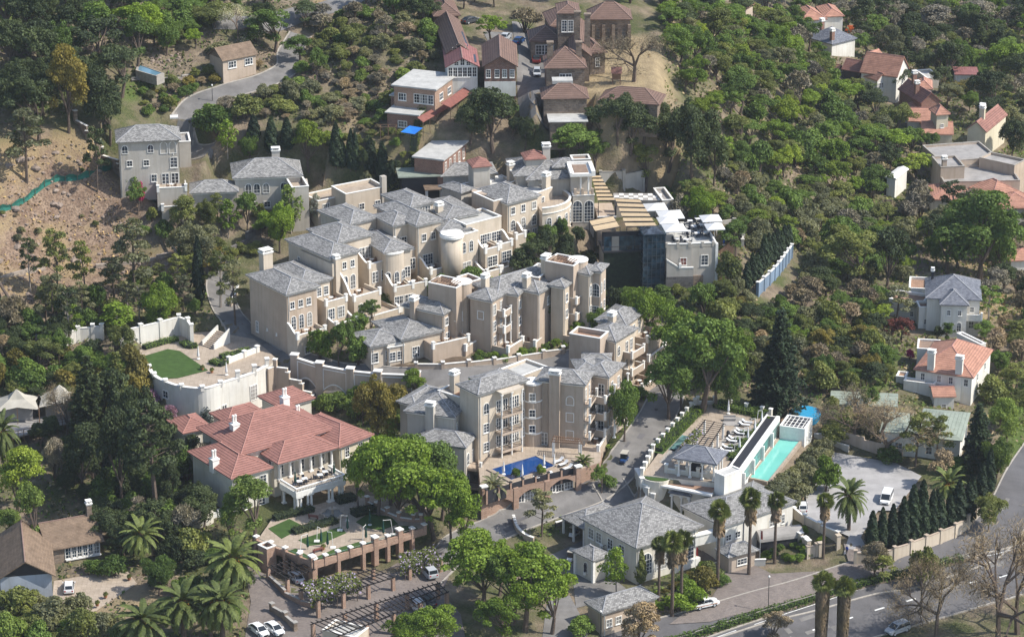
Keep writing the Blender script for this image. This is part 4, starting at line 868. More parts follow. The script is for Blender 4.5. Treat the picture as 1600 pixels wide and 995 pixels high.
a_,b_ = W(750,812,4.4),W(912,760,6.4);dv = (b_ - a_).xy;L_ = dv.length;dv /= L_;nv = Vector((dv.y,-dv.x))
s_ = (XX - a_.x) * dv.x + (YY - a_.y) * dv.y;q_ = (XX - a_.x) * nv.x + (YY - a_.y) * nv.y;zl = 4.3 + 1.9 * np.clip(s_ / L_,0,1);m = (s_ > -2) & (s_ < L_ + 1) & (q_ > -1.2)
ZZ[:] = np.where(m,np.minimum(ZZ,zl + np.maximum(0,q_ - 9) * .3),ZZ)
# terrain mesh: fine inside, a coarse skirt out to the horizon
def build_terrain():
 ex = [-4000,-1800,-900,-450,-240];gx = np.r_[ex,GX,[-e + 25 for e in ex[::-1]]]
 gy = np.r_[[-2500,-800,0,250,340],GY,[920,1050,1400,2400,4000]]
 X,Y = np.meshgrid(gx,gy);Z = np.zeros(X.shape)
 cxi = np.clip(((X - GX[0]) / STEP),0,len(GX) - 1).round().astype(int);cyi = np.clip(((Y - GY[0]) / STEP),0,len(GY) - 1).round().astype(int)
 Z = ZZ[cyi,cxi];dd = np.hypot(np.maximum(np.maximum(GX[0] - X,X - GX[-1]),0),np.maximum(np.maximum(GY[0] - Y,Y - GY[-1]),0))
 Z = Z * np.exp(-dd / 400)
 rr = random.Random(3)
 ny,nx = X.shape;vs = np.c_[X.ravel(),Y.ravel(),Z.ravel()]
 idx = np.arange(ny * nx).reshape(ny,nx)
 fs = np.stack([idx[:-1,:-1],idx[:-1,1:],idx[1:,1:],idx[1:,:-1]],-1).reshape(-1,4)
 me = bpy.data.meshes.new('ground');me.vertices.add(len(vs));me.vertices.foreach_set('co',vs.ravel())
 me.loops.add(len(fs) * 4);me.loops.foreach_set('vertex_index',fs.ravel());me.polygons.add(len(fs))
 me.polygons.foreach_set('loop_start',np.arange(0,len(fs) * 4,4));me.update(calc_edges=True)
 me.polygons.foreach_set('use_smooth',[True] * len(fs))
 # where the ground is bare rock, dry grass, lawn or sand (colour of the land itself)
 zone = np.zeros((len(vs),4),np.float32);zone[:,3] = 1
 def mark(px,ch,soft=4.0,amt=1.0):
  P = [at(*p) for p in px];poly = [(p.x,p.y) for p in P]
  x,y = vs[:,0],vs[:,1];m = inpoly_np(x,y,poly);dist = np.full(len(vs),1e9)
  for i in range(len(poly)):
   x0,y0 = poly[i];x1,y1 = poly[(i + 1) % len(poly)];L2 = (x1 - x0) ** 2 + (y1 - y0) ** 2 + 1e-9
   t = np.clip(((x - x0) * (x1 - x0) + (y - y0) * (y1 - y0)) / L2,0,1);dist = np.minimum(dist,np.hypot(x - x0 - t * (x1 - x0),y - y0 - t * (y1 - y0)))
  k = np.where(m,1.0,np.clip(1 - dist / soft,0,1)) * amt;zone[:,ch] = np.maximum(zone[:,ch],k)
 mark([(-40,235),(60,225),(110,215),(150,240),(200,290),(215,330),(180,380),(150,440),(60,460),(-40,450)],0)
 mark([(0,435),(60,420),(150,425),(250,400),(300,395),(290,430),(200,450),(100,470),(0,470)],0,3,.8)
 mark([(900,150),(925,60),(1000,60),(1040,130),(1010,165),(940,165)],1)
 mark([(600,170),(560,175),(540,200),(610,220),(650,200)],1,5,.5)
 mark([(1020,290),(1045,230),(1060,240),(1045,300)],1,2)
 mark([(1200,655),(1290,640),(1290,690),(1240,670)],0,2)
 mark([(480,0),(560,0),(560,15),(480,20)],0,3)
 mark([(1430,320),(1540,490),(1640,500),(1640,470),(1560,470)],1,3,.7)
 mark([(1560,620),(1600,600),(1640,620),(1640,720),(1590,720)],2,3)
 mark([(1355,565),(1395,560),(1390,600),(1350,610)],2,2)
 mark([(195,135),(235,120),(250,125),(200,155)],2,2);mark([(0,0),(60,0),(50,20),(0,30)],2)
 mark([(140,960),(215,915),(260,945),(190,965)],1,1.5,.6);mark([(1590,740),(1620,740),(1540,850),(1520,845)],1,1,.4)
 mark([(1530,470),(1590,460),(1600,500),(1540,500)],1,2)
 for p in ([(420,60),(560,60),(690,90),(640,200),(420,190)],):mark(p,3,6);
 a = me.color_attributes.new('zone','FLOAT_COLOR','POINT');a.data.foreach_set('color',zone.ravel())
 m,t,p = newmat('ground')
 at_ = nd(t,'ShaderNodeAttribute',attribute_name='zone');sp = nd(t,'ShaderNodeSeparateColor');t.links.new(at_.outputs['Color'],sp.inputs[0])
 n1,n2,n3 = noise(t,.09,6),noise(t,.45,6),noise(t,2.5,4)
 litter = mixc(t,ramp(t,n2,.35,.65),(.14,.11,.08),(.26,.205,.145))
 green = mixc(t,ramp(t,n3,.3,.7),(.05,.065,.025),(.12,.125,.05))
 base = mixc(t,ramp(t,n1,.42,.6),litter,green)
 rock = mixc(t,ramp(t,n2,.4,.6),(.20,.135,.095),(.31,.225,.16));rock = mixc(t,ramp(t,n3,.45,.62),rock,(.13,.09,.065))
 rock = mixc(t,ramp(t,n1,.45,.58),rock,mixc(t,ramp(t,n3,.35,.7),(.31,.235,.13),(.23,.165,.10)))
 dry = mixc(t,ramp(t,n2,.35,.65),(.36,.28,.165),(.26,.2,.12))
 lawn = mixc(t,ramp(t,n3,.3,.7),(.07,.11,.028),(.11,.14,.04))
 c = mixc(t,sp.outputs[0],base,rock);c = mixc(t,sp.outputs[1],c,dry);c = mixc(t,sp.outputs[2],c,lawn)
 t.links.new(c,p.inputs['Base Color']);p.inputs['Roughness'].default_value = .95;p.inputs['Specular IOR Level'].default_value = .1
 bump(t,n3,.25,p)
 me.materials.append(m);o = bpy.data.objects.new('ground',me);COL.objects.link(o);tag(o,kind='structure')
build_terrain()

def road(name,px,offs,mat,kerb=True,off=.08,n=10):
 L = smooth_line(px,n);w0,w1 = offs;LINES.append((L,max(-w0,w1) + .5))
 m = 7;tag(ribbon(L,[w0 + (w1 - w0) * i / (m - 1) for i in range(m)],off).build(name,M[mat],uv=True),kind='structure')
 if kerb:
  for q in ((w0 - .25,w0),(w1,w1 + .25)):
   k = ribbon(L,q,off + .12)
   k2 = ribbon(L,(q[0],q[0] + .01),off)
   mb = MB();nn = len(L);lo = ribbon(L,q,-.3)
   mb.add(k.v + lo.v,k.f + [(2*i,2*i+2,2*nn + 2*i + 2,2*nn + 2*i) for i in range(nn - 1)] + [(2*i+3,2*i+1,2*nn + 2*i + 1,2*nn + 2*i + 3) for i in range(nn - 1)])
   tag(mb.build('kerb',M['kerb']),kind='structure')
 return L
R1 = road('main_road',[(1120,1035),(1215,1003),(1300,975),(1436,934),(1530,908),(1600,890),(1680,868)],(-5.0,5.0),'asphalt')
R2 = road('service_road',[(960,1015),(1040,990),(1120,967),(1200,943),(1336,905),(1420,885),(1500,861),(1548,836),(1580,795),(1607,740),(1640,690),(1670,640)],(-3.7,3.7),'asphalt',off=.07)
def lane_marks(L,off,k0,k1,dash=2.0,gap=4.5,w=.12,z=.09):
 st = resample(L,.5);mb = MB();i = int(k0 * len(st))
 while i < k1 * len(st) - 6:
  a,b = st[i],st[min(i + int(dash / .5),len(st) - 1)];d = (b - a).xy.normalized();nr = Vector((d.y,-d.x))
  q = [(a.xy + nr * (off - w)),(a.xy + nr * (off + w)),(b.xy + nr * (off + w)),(b.xy + nr * (off - w))]
  mb.add([(p.x,p.y,terr(p.x,p.y) + z) for p in q],[(0,1,2,3)]);i += int((dash + gap) / .5)
 return tag(mb.build('lane_marking',M['paint'],uv=False),kind='structure')
lane_marks(R1,0,0,.98,z=.1);lane_marks(R1,-4.6,0,.98,6,0.0,.06,z=.1)
drive = road('driveway',[(660,905),(710,858),(765,830),(820,805),(872,784),(925,765),(962,738),(988,705),(1012,672),(1032,640),(1042,612),(1040,585)],(-3.1,3.1),'oldasphalt')
road('driveway',[(950,752),(962,772),(972,792),(975,812)],(-2.8,2.8),'oldasphalt',off=.06)
road('driveway',[(348,425),(345,455),(358,490),(385,523),(415,548),(455,570),(520,583),(600,588),(690,588),(770,583),(850,574),(900,560)],(-2.4,2.6),'oldasphalt')
road('driveway',[(470,55),(452,85),(448,108),(410,128),(350,146),(305,165),(285,190),(283,215),(300,240),(330,250)],(-2.3,2.3),'oldasphalt')
road('hill_road',[(330,35),(400,38),(470,22),(520,10),(570,-10)],(-3,3),'oldasphalt',kerb=False)
road('church_drive',[(818,40),(822,70),(826,110),(830,150),(842,185)],(-3.6,2.6),'oldasphalt',kerb=False,off=.1)
tag(drape([(755,50),(812,52),(815,78),(770,80)],.07).build('church_car_park',M['oldasphalt']),kind='structure')
tag(drape([(1090,866),(1122,846),(1150,868),(1205,897),(1288,893),(1326,880),(1318,850),(1352,845),(1362,872),(1400,884),(1330,912),(1200,950),(1110,972),(1046,976),(1070,958),(1108,940),(1124,916),(1112,890)],.17).build('entrance_forecourt',M['paving']),kind='structure')
tag(drape([(380,880),(430,905),(500,930),(560,910),(620,880),(690,862),(712,880),(690,925),(720,960),(730,1015),(380,1015),(392,940)],.09).build('parking_court',M['paving']),kind='structure')
tag(drape([(858,868),(935,830),(930,860),(905,885),(960,905),(985,925),(940,940),(900,950),(895,905)],.08).build('service_yard',M['oldasphalt']),kind='structure')
tag(drape([(84,908),(150,897),(200,893),(214,912),(140,962),(92,958),(82,940)],.09).build('cobbled_yard',M['tanpave']),kind='structure')
tag(drape([(1258,764),(1290,706),(1400,726),(1440,746),(1398,800),(1372,800),(1345,842),(1362,872),(1318,868),(1326,840),(1262,815)],.34).build('gravel_car_park',M['gravel']),kind='structure')
tag(drape([(855,940),(890,930),(920,990),(900,1015),(845,1015)],.08).build('parking_bay',M['oldasphalt']),kind='structure')
tag(drape([(270,640),(350,662),(420,640),(500,640),(500,600),(410,600),(330,640)],.06).build('villa_back_yard',M['paving']),kind='structure')
for poly,z in (([(560,585),(700,585),(760,578),(690,545),(600,560)],0),):tag(drape(poly,.05).build('garden_bed',M['soil']),kind='structure')
rp = random.Random(4)
for L,r_,z_,mt in ((R1,3.6,.10,'oldasphalt'),(R2,2.6,.095,'oldasphalt'),(drive,2.2,.1,'asphalt')):
 ln_ = resample(L,1.0)
 for k in range(9):
  i = rp.randrange(4,len(ln_) - 8);m_ = rp.randrange(2,7);o = rp.uniform(-r_,r_ - .8);w_ = rp.uniform(.5,1.2);tag(ribbon(ln_[i:i + m_],[o,o + w_],z_).build('road_patch',M[mt]),kind='structure')
 for k in range(4):
  p = ln_[rp.randrange(len(ln_))];o = rp.uniform(-r_ * .7,r_ * .7);tag(MB().cyl(p.x + o,p.y,terr(p.x + o,p.y) - .1,terr(p.x + o,p.y) + z_ + .03,.36,n=12).build('manhole_cover',M['dark']),kind='structure')
# verge wall between the two carriageways
vl = smooth_line([(1040,1012),(1130,984),(1200,962),(1336,921),(1430,898),(1505,878),(1556,856)],8)
st = resample(vl,6);vt = thing('verge_wall','long low stone wall below the hedge between the two roads','wall',st[0])
for a,b in zip(st[:-1],st[1:]):
 L = (b - a).xy.length;MB().box(0,L,-.2,.2,-3.2,.3).build('wall_panel',M['stone'],vt,a - vt.location,math.atan2(b.y - a.y,b.x - a.x))
rt = thing('guard_rail','long pale guard rail along the hedge beside the service road','railing',st[0])
for a,b in zip(st[:-1],st[1:]):
 L = (b - a).xy.length;an = math.atan2(b.y - a.y,b.x - a.x)
 MB().box(0,L,.42,.5,1.0,1.12).box(0,.1,.40,.52,-.3,1.0).build('rail',M['kerb'],rt,a - rt.location,an)
LAWN = 'lawn'
# ---------------------------------------------------------------- red roofed villa
rv = T0('red_roof_villa','ivory villa with large red tiled hip roofs and a columned porch facing the garden','villa')
def pot_stack(b,x,y,z,n=2):
 c = b.add('chimney',MB().box(-.65,.65,-.65,.65,-1.4,.9).box(-.75,.75,-.75,.75,.9,1.1),M['trim'],x,y,z)
 for i in range(n):MB().cyl((i - (n - 1) / 2) * .5,0,1.1,2.7,.2,.17,8).cyl((i - (n - 1) / 2) * .5,0,2.4,2.6,.25,.25,8).build('chimney_pot',M['trim'],c)
RW = dict(mat='redtile',cap='redridge')
N1 = Block(rv,(378.7,708),(517.6,671.5),(313.6,670.5),14.2,6.2);N1.walls('ivory');N1.cornice('trim',.4);N1.hip(.48,.8,**RW);N1.win('f',(.93,),4.4,'rect',1.2,1.8);N1.win('l',(.2,.4),4.4,'rect',1.2,1.8)
pot_stack(N1,2.6,N1.d * .5,N1.h + 1.6);pot_stack(N1,N1.w * .86,N1.d * .8,N1.h + 2.2)
N2 = Block(rv,(436.2,722.7),(522,700),(404,703.6),13.2,6.2);N2.box('wall','ivory',0,N2.w,1.8,N2.d,-2,N2.h);N2.cornice('trim',.4);N2.hip(.5,.7,**RW);N2.win('l',(.45,),4.2,'arch',1.0,2.4)
fr_,pn_ = window_meshes('arch',1.25,2.7)
for u in (.12,.31,.5,.69,.88):
 o = put('window',fr_,rv,N2.loc(u * N2.w,1.79,3.7) - rv.location,N2.ang);put('pane',pn_,o)
for u in (.02,.215,.405,.595,.785,.98):N2.column(u * N2.w,.35,3.6,N2.h - .3,.26)
N3 = Block(rv,(363,746),(418,730),(303,706),12.6,5.4);N3.walls('ivory');N3.cornice('trim',.4);N3.hip(.48,.7,**RW);N3.win('f',(.25,.85),4.2,'rect',1.4,2.0);N3.win('f',(.3,.8),.6,'rect',1.3,1.8);pot_stack(N3,-.2,N3.d * .42,N3.h + .6)
N4 = Block(rv,(530.4,697),(569,676.5),(470,660),13.0,6.2);N4.walls('yellow');N4.cornice('trim',.4);N4.hip(.48,.7,**RW);N4.win('f',(.25,.7),4.2,'rect',1.1,1.9);N4.win('f',(.25,.55,.85),.4,'french',1.2,2.4);pot_stack(N4,1.4,N4.d * .98,N4.h + 1.0,2)
N5 = Block(rv,(438.5,636),(487.5,623),(407.5,620.7),11.6,6.6);N5.walls('ivory');N5.cornice('trim',.4);N5.hip(.5,.6,**RW);N5.win('f',(.35,.62),.8,'rect',1.2,1.7,pane='pane')
N6 = Block(rv,(288,676),(324,666),(272,656),11.4,5.4);N6.walls('ivory');N6.cornice('trim',.4);N6.hip(.46,.6,**RW);N6.win('f',(.5,),3.0,'rect',1.4,1.6)
N7 = Block(rv,(356,661),(410,645),(336,646),12.4,5.4);N7.walls('ivory');N7.hip(.46,.6,**RW)
N8 = Block(rv,(468,661),(492,655),(448,650),12.8,5.4);N8.walls('ivory');N8.hip(.46,.6,**RW)
N9 = Block(rv,(395,735),(432,724),(372,716),11.6,5.6);N9.walls('ivory');N9.flat(.1,'flatgrey','ivory')
Y = Block(rv,(462.5,764),(541.7,742),(435.4,748.8),10.6,6.2)
Y.box('porch_slab','trim',0,Y.w,0,Y.d,2.7,3.5);Y.box('terrace_floor','tanpave',.3,Y.w - .3,.3,Y.d + 1.5,3.5,3.56)
rl = MB()
for x0,x1,y0,y1 in ((0,Y.w,0,.3),(0,.3,.3,Y.d),(Y.w - .3,Y.w,.3,Y.d)):rl.box(x0,x1,y0,y1,4.3,4.45);rl.box(x0,x1,y0,y1,3.5,3.66)
Y.add('balustrade_rail',rl,M['trim'])
bl = MB();nb = int(Y.w / .32)
for i in range(nb):bl.cyl(.2 + i * .32,.15,3.66,4.3,.08,.06,6,False)
for i in range(int(Y.d / .32)):
 for x in (.15,Y.w - .15):bl.cyl(x,.4 + i * .32,3.66,4.3,.08,.06,6,False)
Y.add('baluster',bl,M['trim']);tag(rv.children[-1],kind='stuff')
for x in (.45,1.15,2.6,3.3,Y.w - 3.3,Y.w - 2.6,Y.w - 1.15,Y.w - .45):Y.column(x,.4,0,2.7,.24)
for x in (.45,Y.w - .45):
 for y in (1.2,Y.d - .6):Y.column(x,y,0,2.7,.24)
wb = T0('curved_garden_wall','white curved garden wall in front of the left end of the red roof villa','garden wall')
p0 = at(312,812);wb.location = p0
MB().prism([(2.9 * math.cos(R(150 + 14 * i)),2.9 * math.sin(R(150 + 14 * i))) for i in range(14)] + [(2.6 * math.cos(R(150 + 14 * i)),2.6 * math.sin(R(150 + 14 * i))) for i in range(13,-1,-1)],-1,2.4).build('wall',M['ivory'],wb)
rail_wall('white_balustrade','white balustrade running right from the curved garden wall','balustrade',[(326,812),(356,801)],.9,.25,'trim','trim',2,.2)
# ---------------------------------------------------------------- garden court on its brick deck
tag(slab('garden_deck',[(489,884),(398,848),(440,795),(560,760),(665,790),(668,830)],6.2,'lawn',.8,'structure',wall='facebrick')) if 0 else None
zc = 6.2
slab('garden_deck',[(490,883),(399,848),(428,806),(560,770),(668,792),(662,830)],zc,'tanpave',.7,wall='facebrick')
for nm,pl in (('lawn',[(419,825),(452,810),(476,822),(440,841)]),('lawn',[(466,843),(532,822),(541,832),(500,850),(482,852)]),('lawn',[(490,881),(445,862),(462,856),(489,872),(520,858),(560,846),(600,848),(612,838),(620,820),(650,822),(656,829)]),('lawn',[(556,815),(575,802),(610,806),(622,818),(596,828),(572,824)])):
 sheet(nm,pl,zc + .05,'lawn',t=.04)
ct = T0('garden_court_parapet','salmon brick parapet with white capped piers round the garden court','parapet wall')
PN,PL,PR = W(490,883,zc),W(399,848,zc),W(664,829,zc);ct.location = PN
def brick_run(th,a,b,n,big=(),arch=True):
 d = (b - a);L = d.xy.length;an = math.atan2(d.y,d.x)
 for i in range(n):
  q = a.lerp(b,i / n) - th.location;l = L / n
  MB().box(0,l,0,.35,-.7,.55).build('parapet_panel',M['facebrick'],th,q,an)
  rr_ = MB().box(.3,l - .3,.1,.16,.95,1.02);rr_.build('glass_rail',M['greenglass'],th,q,an)
 for i in range(n + 1):
  q = a.lerp(b,i / n) - th.location;B_ = i in big;s_ = .45 if B_ else .3
  pp = MB().box(-s_,s_,-.12,.12 + 2 * s_ - .12,-3.6 if B_ or i % 2 == 0 else -.7,1.5 if B_ else 1.1).build('brick_pier',M['facebrick'],th,q,an)
  MB().box(-s_ - .1,s_ + .1,-.22,2 * s_ + .1,1.5 if B_ else 1.1,1.72 if B_ else 1.3).build('pier_cap',M['trim'],pp)
brick_run(ct,PN,PR,9,(0,5,7));brick_run(ct,PL,PN,4)
dk = MB()
u_ = (PR - PN).normalized();v_ = (PL - PN).normalized();a_,b_,c_ = PN + u_ * .4 + v_ * 3.8,PR + v_ * 3.8,PR + v_ * 4.1
ub = thing('undercroft_wall','dark back wall of the parking bays below the garden court','wall',a_)
MB().prism([tuple((a_ - a_).xy),tuple((b_ - a_).xy),tuple((c_ - a_).xy),tuple((v_ * .3).xy)],-4.2,-.75).build('wall',M['stone'],ub)
bz = T0('brick_bay','square brick bay with parked tables at the left corner of the garden court','brick bay')
Z1 = Block(bz,(417,862),(433,857),(401,856),6.6,2.6);Z1.walls('facebrick');Z1.flat(.5,'tanpave','facebrick')
rail_wall('capped_pier_row','row of brick piers with white caps under the big trees beside the garden court','pier row',[(574,790),(596,803),(620,814),(640,824),(658,834)],.6,.25,'facebrick','trim',2.9,.9,z=zc)
# fountain
ft = thing('fountain','cream lobed stone fountain with a dark pool and bowl in the garden court','fountain',W(519.5,806,zc))
n_ = 48;lob = [((2.0 + .28 * math.cos(6 * a)) * math.cos(a),(2.0 + .28 * math.cos(6 * a)) * math.sin(a)) for a in [6.28318 * i / n_ for i in range(n_)]]
MB().prism([(x * 1.1,y * 1.1) for x,y in lob],0,.12).build('base',M['tanpave'],ft)
mb = MB();
for i in range(n_):
 j = (i + 1) % n_;a,b = lob[i],lob[j]
 mb.add([(a[0],a[1],.12),(b[0],b[1],.12),(b[0],b[1],.62),(a[0],a[1],.62),(a[0]*.86,a[1]*.86,.62),(b[0]*.86,b[1]*.86,.62),(b[0]*.86,b[1]*.86,.12),(a[0]*.86,a[1]*.86,.12)],[(0,1,2,3),(3,2,5,4),(4,5,6,7)])
mb.build('basin',M['tanpave'],ft);MB().prism([(x * .87,y * .87) for x,y in lob],.3,.42).build('water',M['blueglass'],ft)
MB().cyl(0,0,.3,1.3,.22,.16,10).cyl(0,0,1.3,1.55,.2,.75,14).cyl(0,0,1.55,1.95,.12,.1,8).build('bowl',M['tanpave'],ft)
def umbrella(px,z,mat,label,arm=None,h=2.7,cat='closed umbrella',group=None):
 """folded cantilever umbrella: mast, arm, hanging canopy and base plate"""
 p = W(*px,z);t = thing('closed_umbrella',label,cat,p,0,group)
 MB().cyl(0,0,.7,h,.24,.07,8).cyl(0,0,.45,.7,.15,.24,8).cyl(0,0,.0,.45,.03,.03,6).build('canopy',M[mat],t);MB().cyl(0,0,h,h + .25,.03,.02,6).build('pole_tip',M['trim'],t)
 if arm:
  ax,ay = arm;MB().bar((ax,ay,.1),(ax * .8,ay * .8,h + .1),.05).bar((ax * .8,ay * .8,h + .1),(0,0,h + .1),.045).build('arm',M['trim'],t);MB().box(ax - .45,ax + .45,ay - .45,ay + .45,0,.12).build('base_plate',M['trim'],t)
 else:MB().cyl(0,0,0,.12,.35,n=12).build('base_plate',M['trim'],t)
 return t
for px,arm,lb in (((481,858),(-1.2,-.8),'nearest the left corner bench'),((502,849),(-.8,.9),'left of the bench on the lawn edge'),((512,854),(.9,-.3),'right of the bench in the garden court'),((543,829),(-1.3,.2),'beside the fountain path'),((572,843),(-.5,-1.3),'in the middle of the paved circle'),((599,836),(1.6,.3),'at the right edge of the paved circle'),((578,820),None,'under the tree shade on the right lawn')):
 umbrella(px,zc,'greencloth','closed dark green umbrella ' + lb,arm)
for px,lb in (((461.5,757),'at the left corner of the villa balcony'),((522,742),'at the right end of the villa balcony')):umbrella(px,9.75,'greencloth','closed dark green umbrella ' + lb,None,2.5)
def bench(px,z,rz,label,mat='reddark'):
 t = thing('garden_bench',label,'bench',W(*px,z),rz);sm,bm_,lg = MB(),MB(),MB()
 for i in range(4):MB().box(-.9,.9,-.25 + i * .14,-.14 + i * .14,.42,.46).build('seat_slat',M[mat],t)
 for i in range(3):MB().box(-.9,.9,.3,.34,.55 + i * .14,.65 + i * .14).build('back_slat',M[mat],t)
 for x in (-.8,.74):MB().box(x,x + .06,-.25,.34,0,.42).box(x,x + .06,.28,.34,.42,.95).box(x,x + .06,-.28,.3,.6,.65).build('leg_frame',M[mat],t)
bench((496,862),zc,R(-145),'dark red bench near the front corner of the garden court');bench((490,810),zc,R(160),'red bench with white cushion beside the fountain');bench((212,128),at(212,128).z,R(10),'grey bench on the small lawn by the hillside pool','flatgrey')
# ---------------------------------------------------------------- pergolas over the parking
def pergola(name,label,quad,z,zg,nb,mat='wood',post='facebrick',posts=3,over=.5,sizes=(.11,.09),pr=.28,group=None):
 """quad: a,b along the first long beam, c,d along the other (a-d and b-c are ends)"""
 a,b,c,d = [W(*q,z) for q in quad];t = thing(name,label,'pergola',Vector((a.x,a.y,zg)),0,group);o = t.location
 for p,q in ((a,b),(d,c),(a.lerp(d,.5),b.lerp(c,.5))):
  e = (q - p).normalized() * over;MB().bar(p - e - o,q + e - o,sizes[0]).build('beam',M[mat],t)
 for i in range(nb + 1):
  p,q = a.lerp(b,i / nb),d.lerp(c,i / nb);e = (q - p).normalized() * over;up_ = Vector((0,0,sizes[0] + sizes[1] * .6));MB().bar(p - e + up_ - o,q + e + up_ - o,sizes[1]).build('rafter',M[mat],t)
 for i in range(posts):
  k = i / (posts - 1) if posts > 1 else .5
  for p,q in ((a,b),(d,c)):
   P = p.lerp(q,k) - o;pp = MB().box(-pr,pr,-pr,pr,-.6,z - zg - sizes[0]).build('post',M[post],t,(P.x,P.y,0),math.atan2((q - p).y,(q - p).x))
 return t
pergola('pergola','small black timber pergola over the cars at the left of the garden court',[(419,887),(458,872.5),(489,890),(449,904.5)],5.6,2.7,6,posts=2)
pergola('pergola','black timber pergola half covered with purple wisteria below the garden court',[(497,938),(614,902),(583,889),(470,921)],5.4,2.6,15,posts=4)
pergola('pergola','long black timber pergola along the front of the parking court',[(530,993),(698,925),(684,911),(489,974)],5.4,2.4,26,posts=5)
pergola('pergola','wisteria covered pergola over the silver car under the big trees',[(640,888),(688,874),(674,857),(628,868)],5.2,2.8,6,posts=2)
rail_wall('parking_wall','low stone wall with piers between the parking court and the palms','wall',[(425,955),(445,968),(466,990)],1.1,.35,'stone','concrete',3.5,.4)
rail_wall('parking_wall','low brick wall below the small pergola at the left of the parking court','wall',[(422,905),(446,932),(470,945),(498,952)],.9,.35,'facebrick','concrete',0,0)
lo2 = T0('flat_roof_store','flat roofed store with pale parapet at the bottom edge of the parking court','store building')
O1 = Block(lo2,(555,1000),(580,985),(500,990),4.6,2);O1.walls('cream');O1.flat(.4,'flatroof','cream')
# ---------------------------------------------------------------- pool terrace and its arcade
slab('pool_terrace',[(752,775),(809,756.5),(857,744),(903,734),(938,722),(942,690),(890,672),(745,698)],8.9,'tanpave',5,wall='facebrick')
zp = 9.0
pe = [W(*q,zp + .12) for q in ((768,732),(836,711.5),(868,727),(799,749))]
pl = thing('swimming_pool','deep blue rectangular swimming pool in front of the tan hotel block','swimming pool',pe[0])
MB().prism([tuple((p - pe[0]).xy) for p in pe],-.3,-.09).build('water',M['bluewater'],pl)
cen = (pe[0] + pe[1] + pe[2] + pe[3]) / 4
for i in range(4):
 a,b = pe[i],pe[(i + 1) % 4];a2,b2 = a + (a - cen).normalized() * .9,b + (b - cen).normalized() * .9
 MB().prism([tuple((q - pe[0]).xy) for q in (a,b,b2,a2)],-.3,0).build('coping',M['tanpave'],pl)
ar = T0('pool_terrace_arcade','salmon brick arcade of three shallow arches with white windows below the blue pool','arcade')
B0,B1 = W(757,810,4.5),W(904,763,6.3);ar.location = B0;dv = (B1 - B0);LL = dv.xy.length;aa = math.atan2(dv.y,dv.x)
MB().box(0,LL,1.2,1.6,-2,zp - 4.5).build('back_wall',M['cream'],ar,(0,0,0),aa)
for k in range(3):
 x0,x1 = LL * k / 3,LL * (k + 1) / 3;zg = 1.8 * (k + .5) / 3;H = zp - 4.5;nseg = 12;sp0,cr = zg + 1.55,zg + 2.75
 crv = [(x0 + .45 + (x1 - x0 - .9) * i / nseg,sp0 + (cr - sp0) * math.sin(math.pi * i / nseg)) for i in range(nseg + 1)]
 mb = MB()
 for (xa,za),(xb,zb_) in zip(crv[:-1],crv[1:]):mb.add([(xa,0,za),(xb,0,zb_),(xb,0,H),(xa,0,H),(xa,.5,za),(xb,.5,zb_),(xb,.5,H),(xa,.5,H)],[(0,1,2,3),(5,4,7,6),(0,4,5,1)])
 mb.build('brick_arch',M['facebrick'],ar,(0,0,0),aa)
 f,p = window_meshes('wide',1.7,2.0)
 for u in (.22,.5,.78):
  xx = x0 + (x1 - x0) * u;o = put('window',f,ar,Vector((xx * math.cos(aa) - 1.19 * math.sin(aa),xx * math.sin(aa) + 1.19 * math.cos(aa),zg - .3 + (.35 if u != .5 else .2))));o.rotation_euler.z = aa;put('pane',p,o)
for k in range(4):
 xx = LL * k / 3;pp = MB().box(-.5,.5,-.1,.55,-2,zp - 4.5 + (1.4 if k in (0,3) else .0)).build('brick_pier',M['facebrick'],ar,(xx * math.cos(aa),xx * math.sin(aa),0),aa)
 if k in (0,3):MB().box(-.65,.65,-.25,.7,zp - 3.1,zp - 2.85).build('pier_cap',M['trim'],pp)
rail_wall('pool_railing','dark railing between brick piers along the front edge of the pool terrace','railing',[W(q[0],q[1],zp) for q in ((760,775),(809,759.5),(857,747.5),(903,737))],.95,.06,'dark',None,2.6,.25,world=True,piermat='facebrick')
for px,lb in (((787,741),'at the left of the blue pool'),((816,746),'at the front of the blue pool'),((850,730),'at the right front of the blue pool'),((866,729),'by the right corner of the blue pool')):umbrella(px,zp,'whitecloth','closed white umbrella ' + lb,None,2.4)
pergola('pergola','small brown timber pergola against the tall tan block beside the pool',[(864,690),(908,693),(905,686),(866,682)],11.8,8.9,14,'brownwood','trim',2,.3,(.09,.06),.12)
# ---------------------------------------------------------------- rooftop garden with pavilion, lap pool and lobby
rg = 10.2
slab('roof_garden_deck',[(1003,742),(1118,754),(1206,652),(1112,629),(1086,631)],rg,'tanpave',3.4,wall='ivory')
for pl_ in ([(1021,706),(1036,709),(1102,640),(1086,636)],):sheet('lawn',pl_,rg + .06,'lawn',t=.04)
sheet('timber_deck',[(1128,664),(1133,648),(1165,653),(1156,665)],rg + .07,'flatgrey',t=.04)
sheet('timber_deck',[(1126,712),(1156,668),(1190,672),(1160,718)],rg + .06,'flatgrey',t=.04);sheet('water_channel',[(1044,702),(1054,705),(1076,682),(1066,679)],rg + .05,'greenglass',t=.03)
sheet('paved_walk',[(1112,704),(1119,707),(1157,667),(1149,665)],rg + .05,'kerb',t=.03);sheet('paved_walk',[(1030,722),(1044,725),(1062,704),(1048,700)],rg + .05,'kerb',t=.03)
gz = T0('roof_garden_pavilion','open white pavilion bar with grey slate hip roof on the roof garden','pavilion')
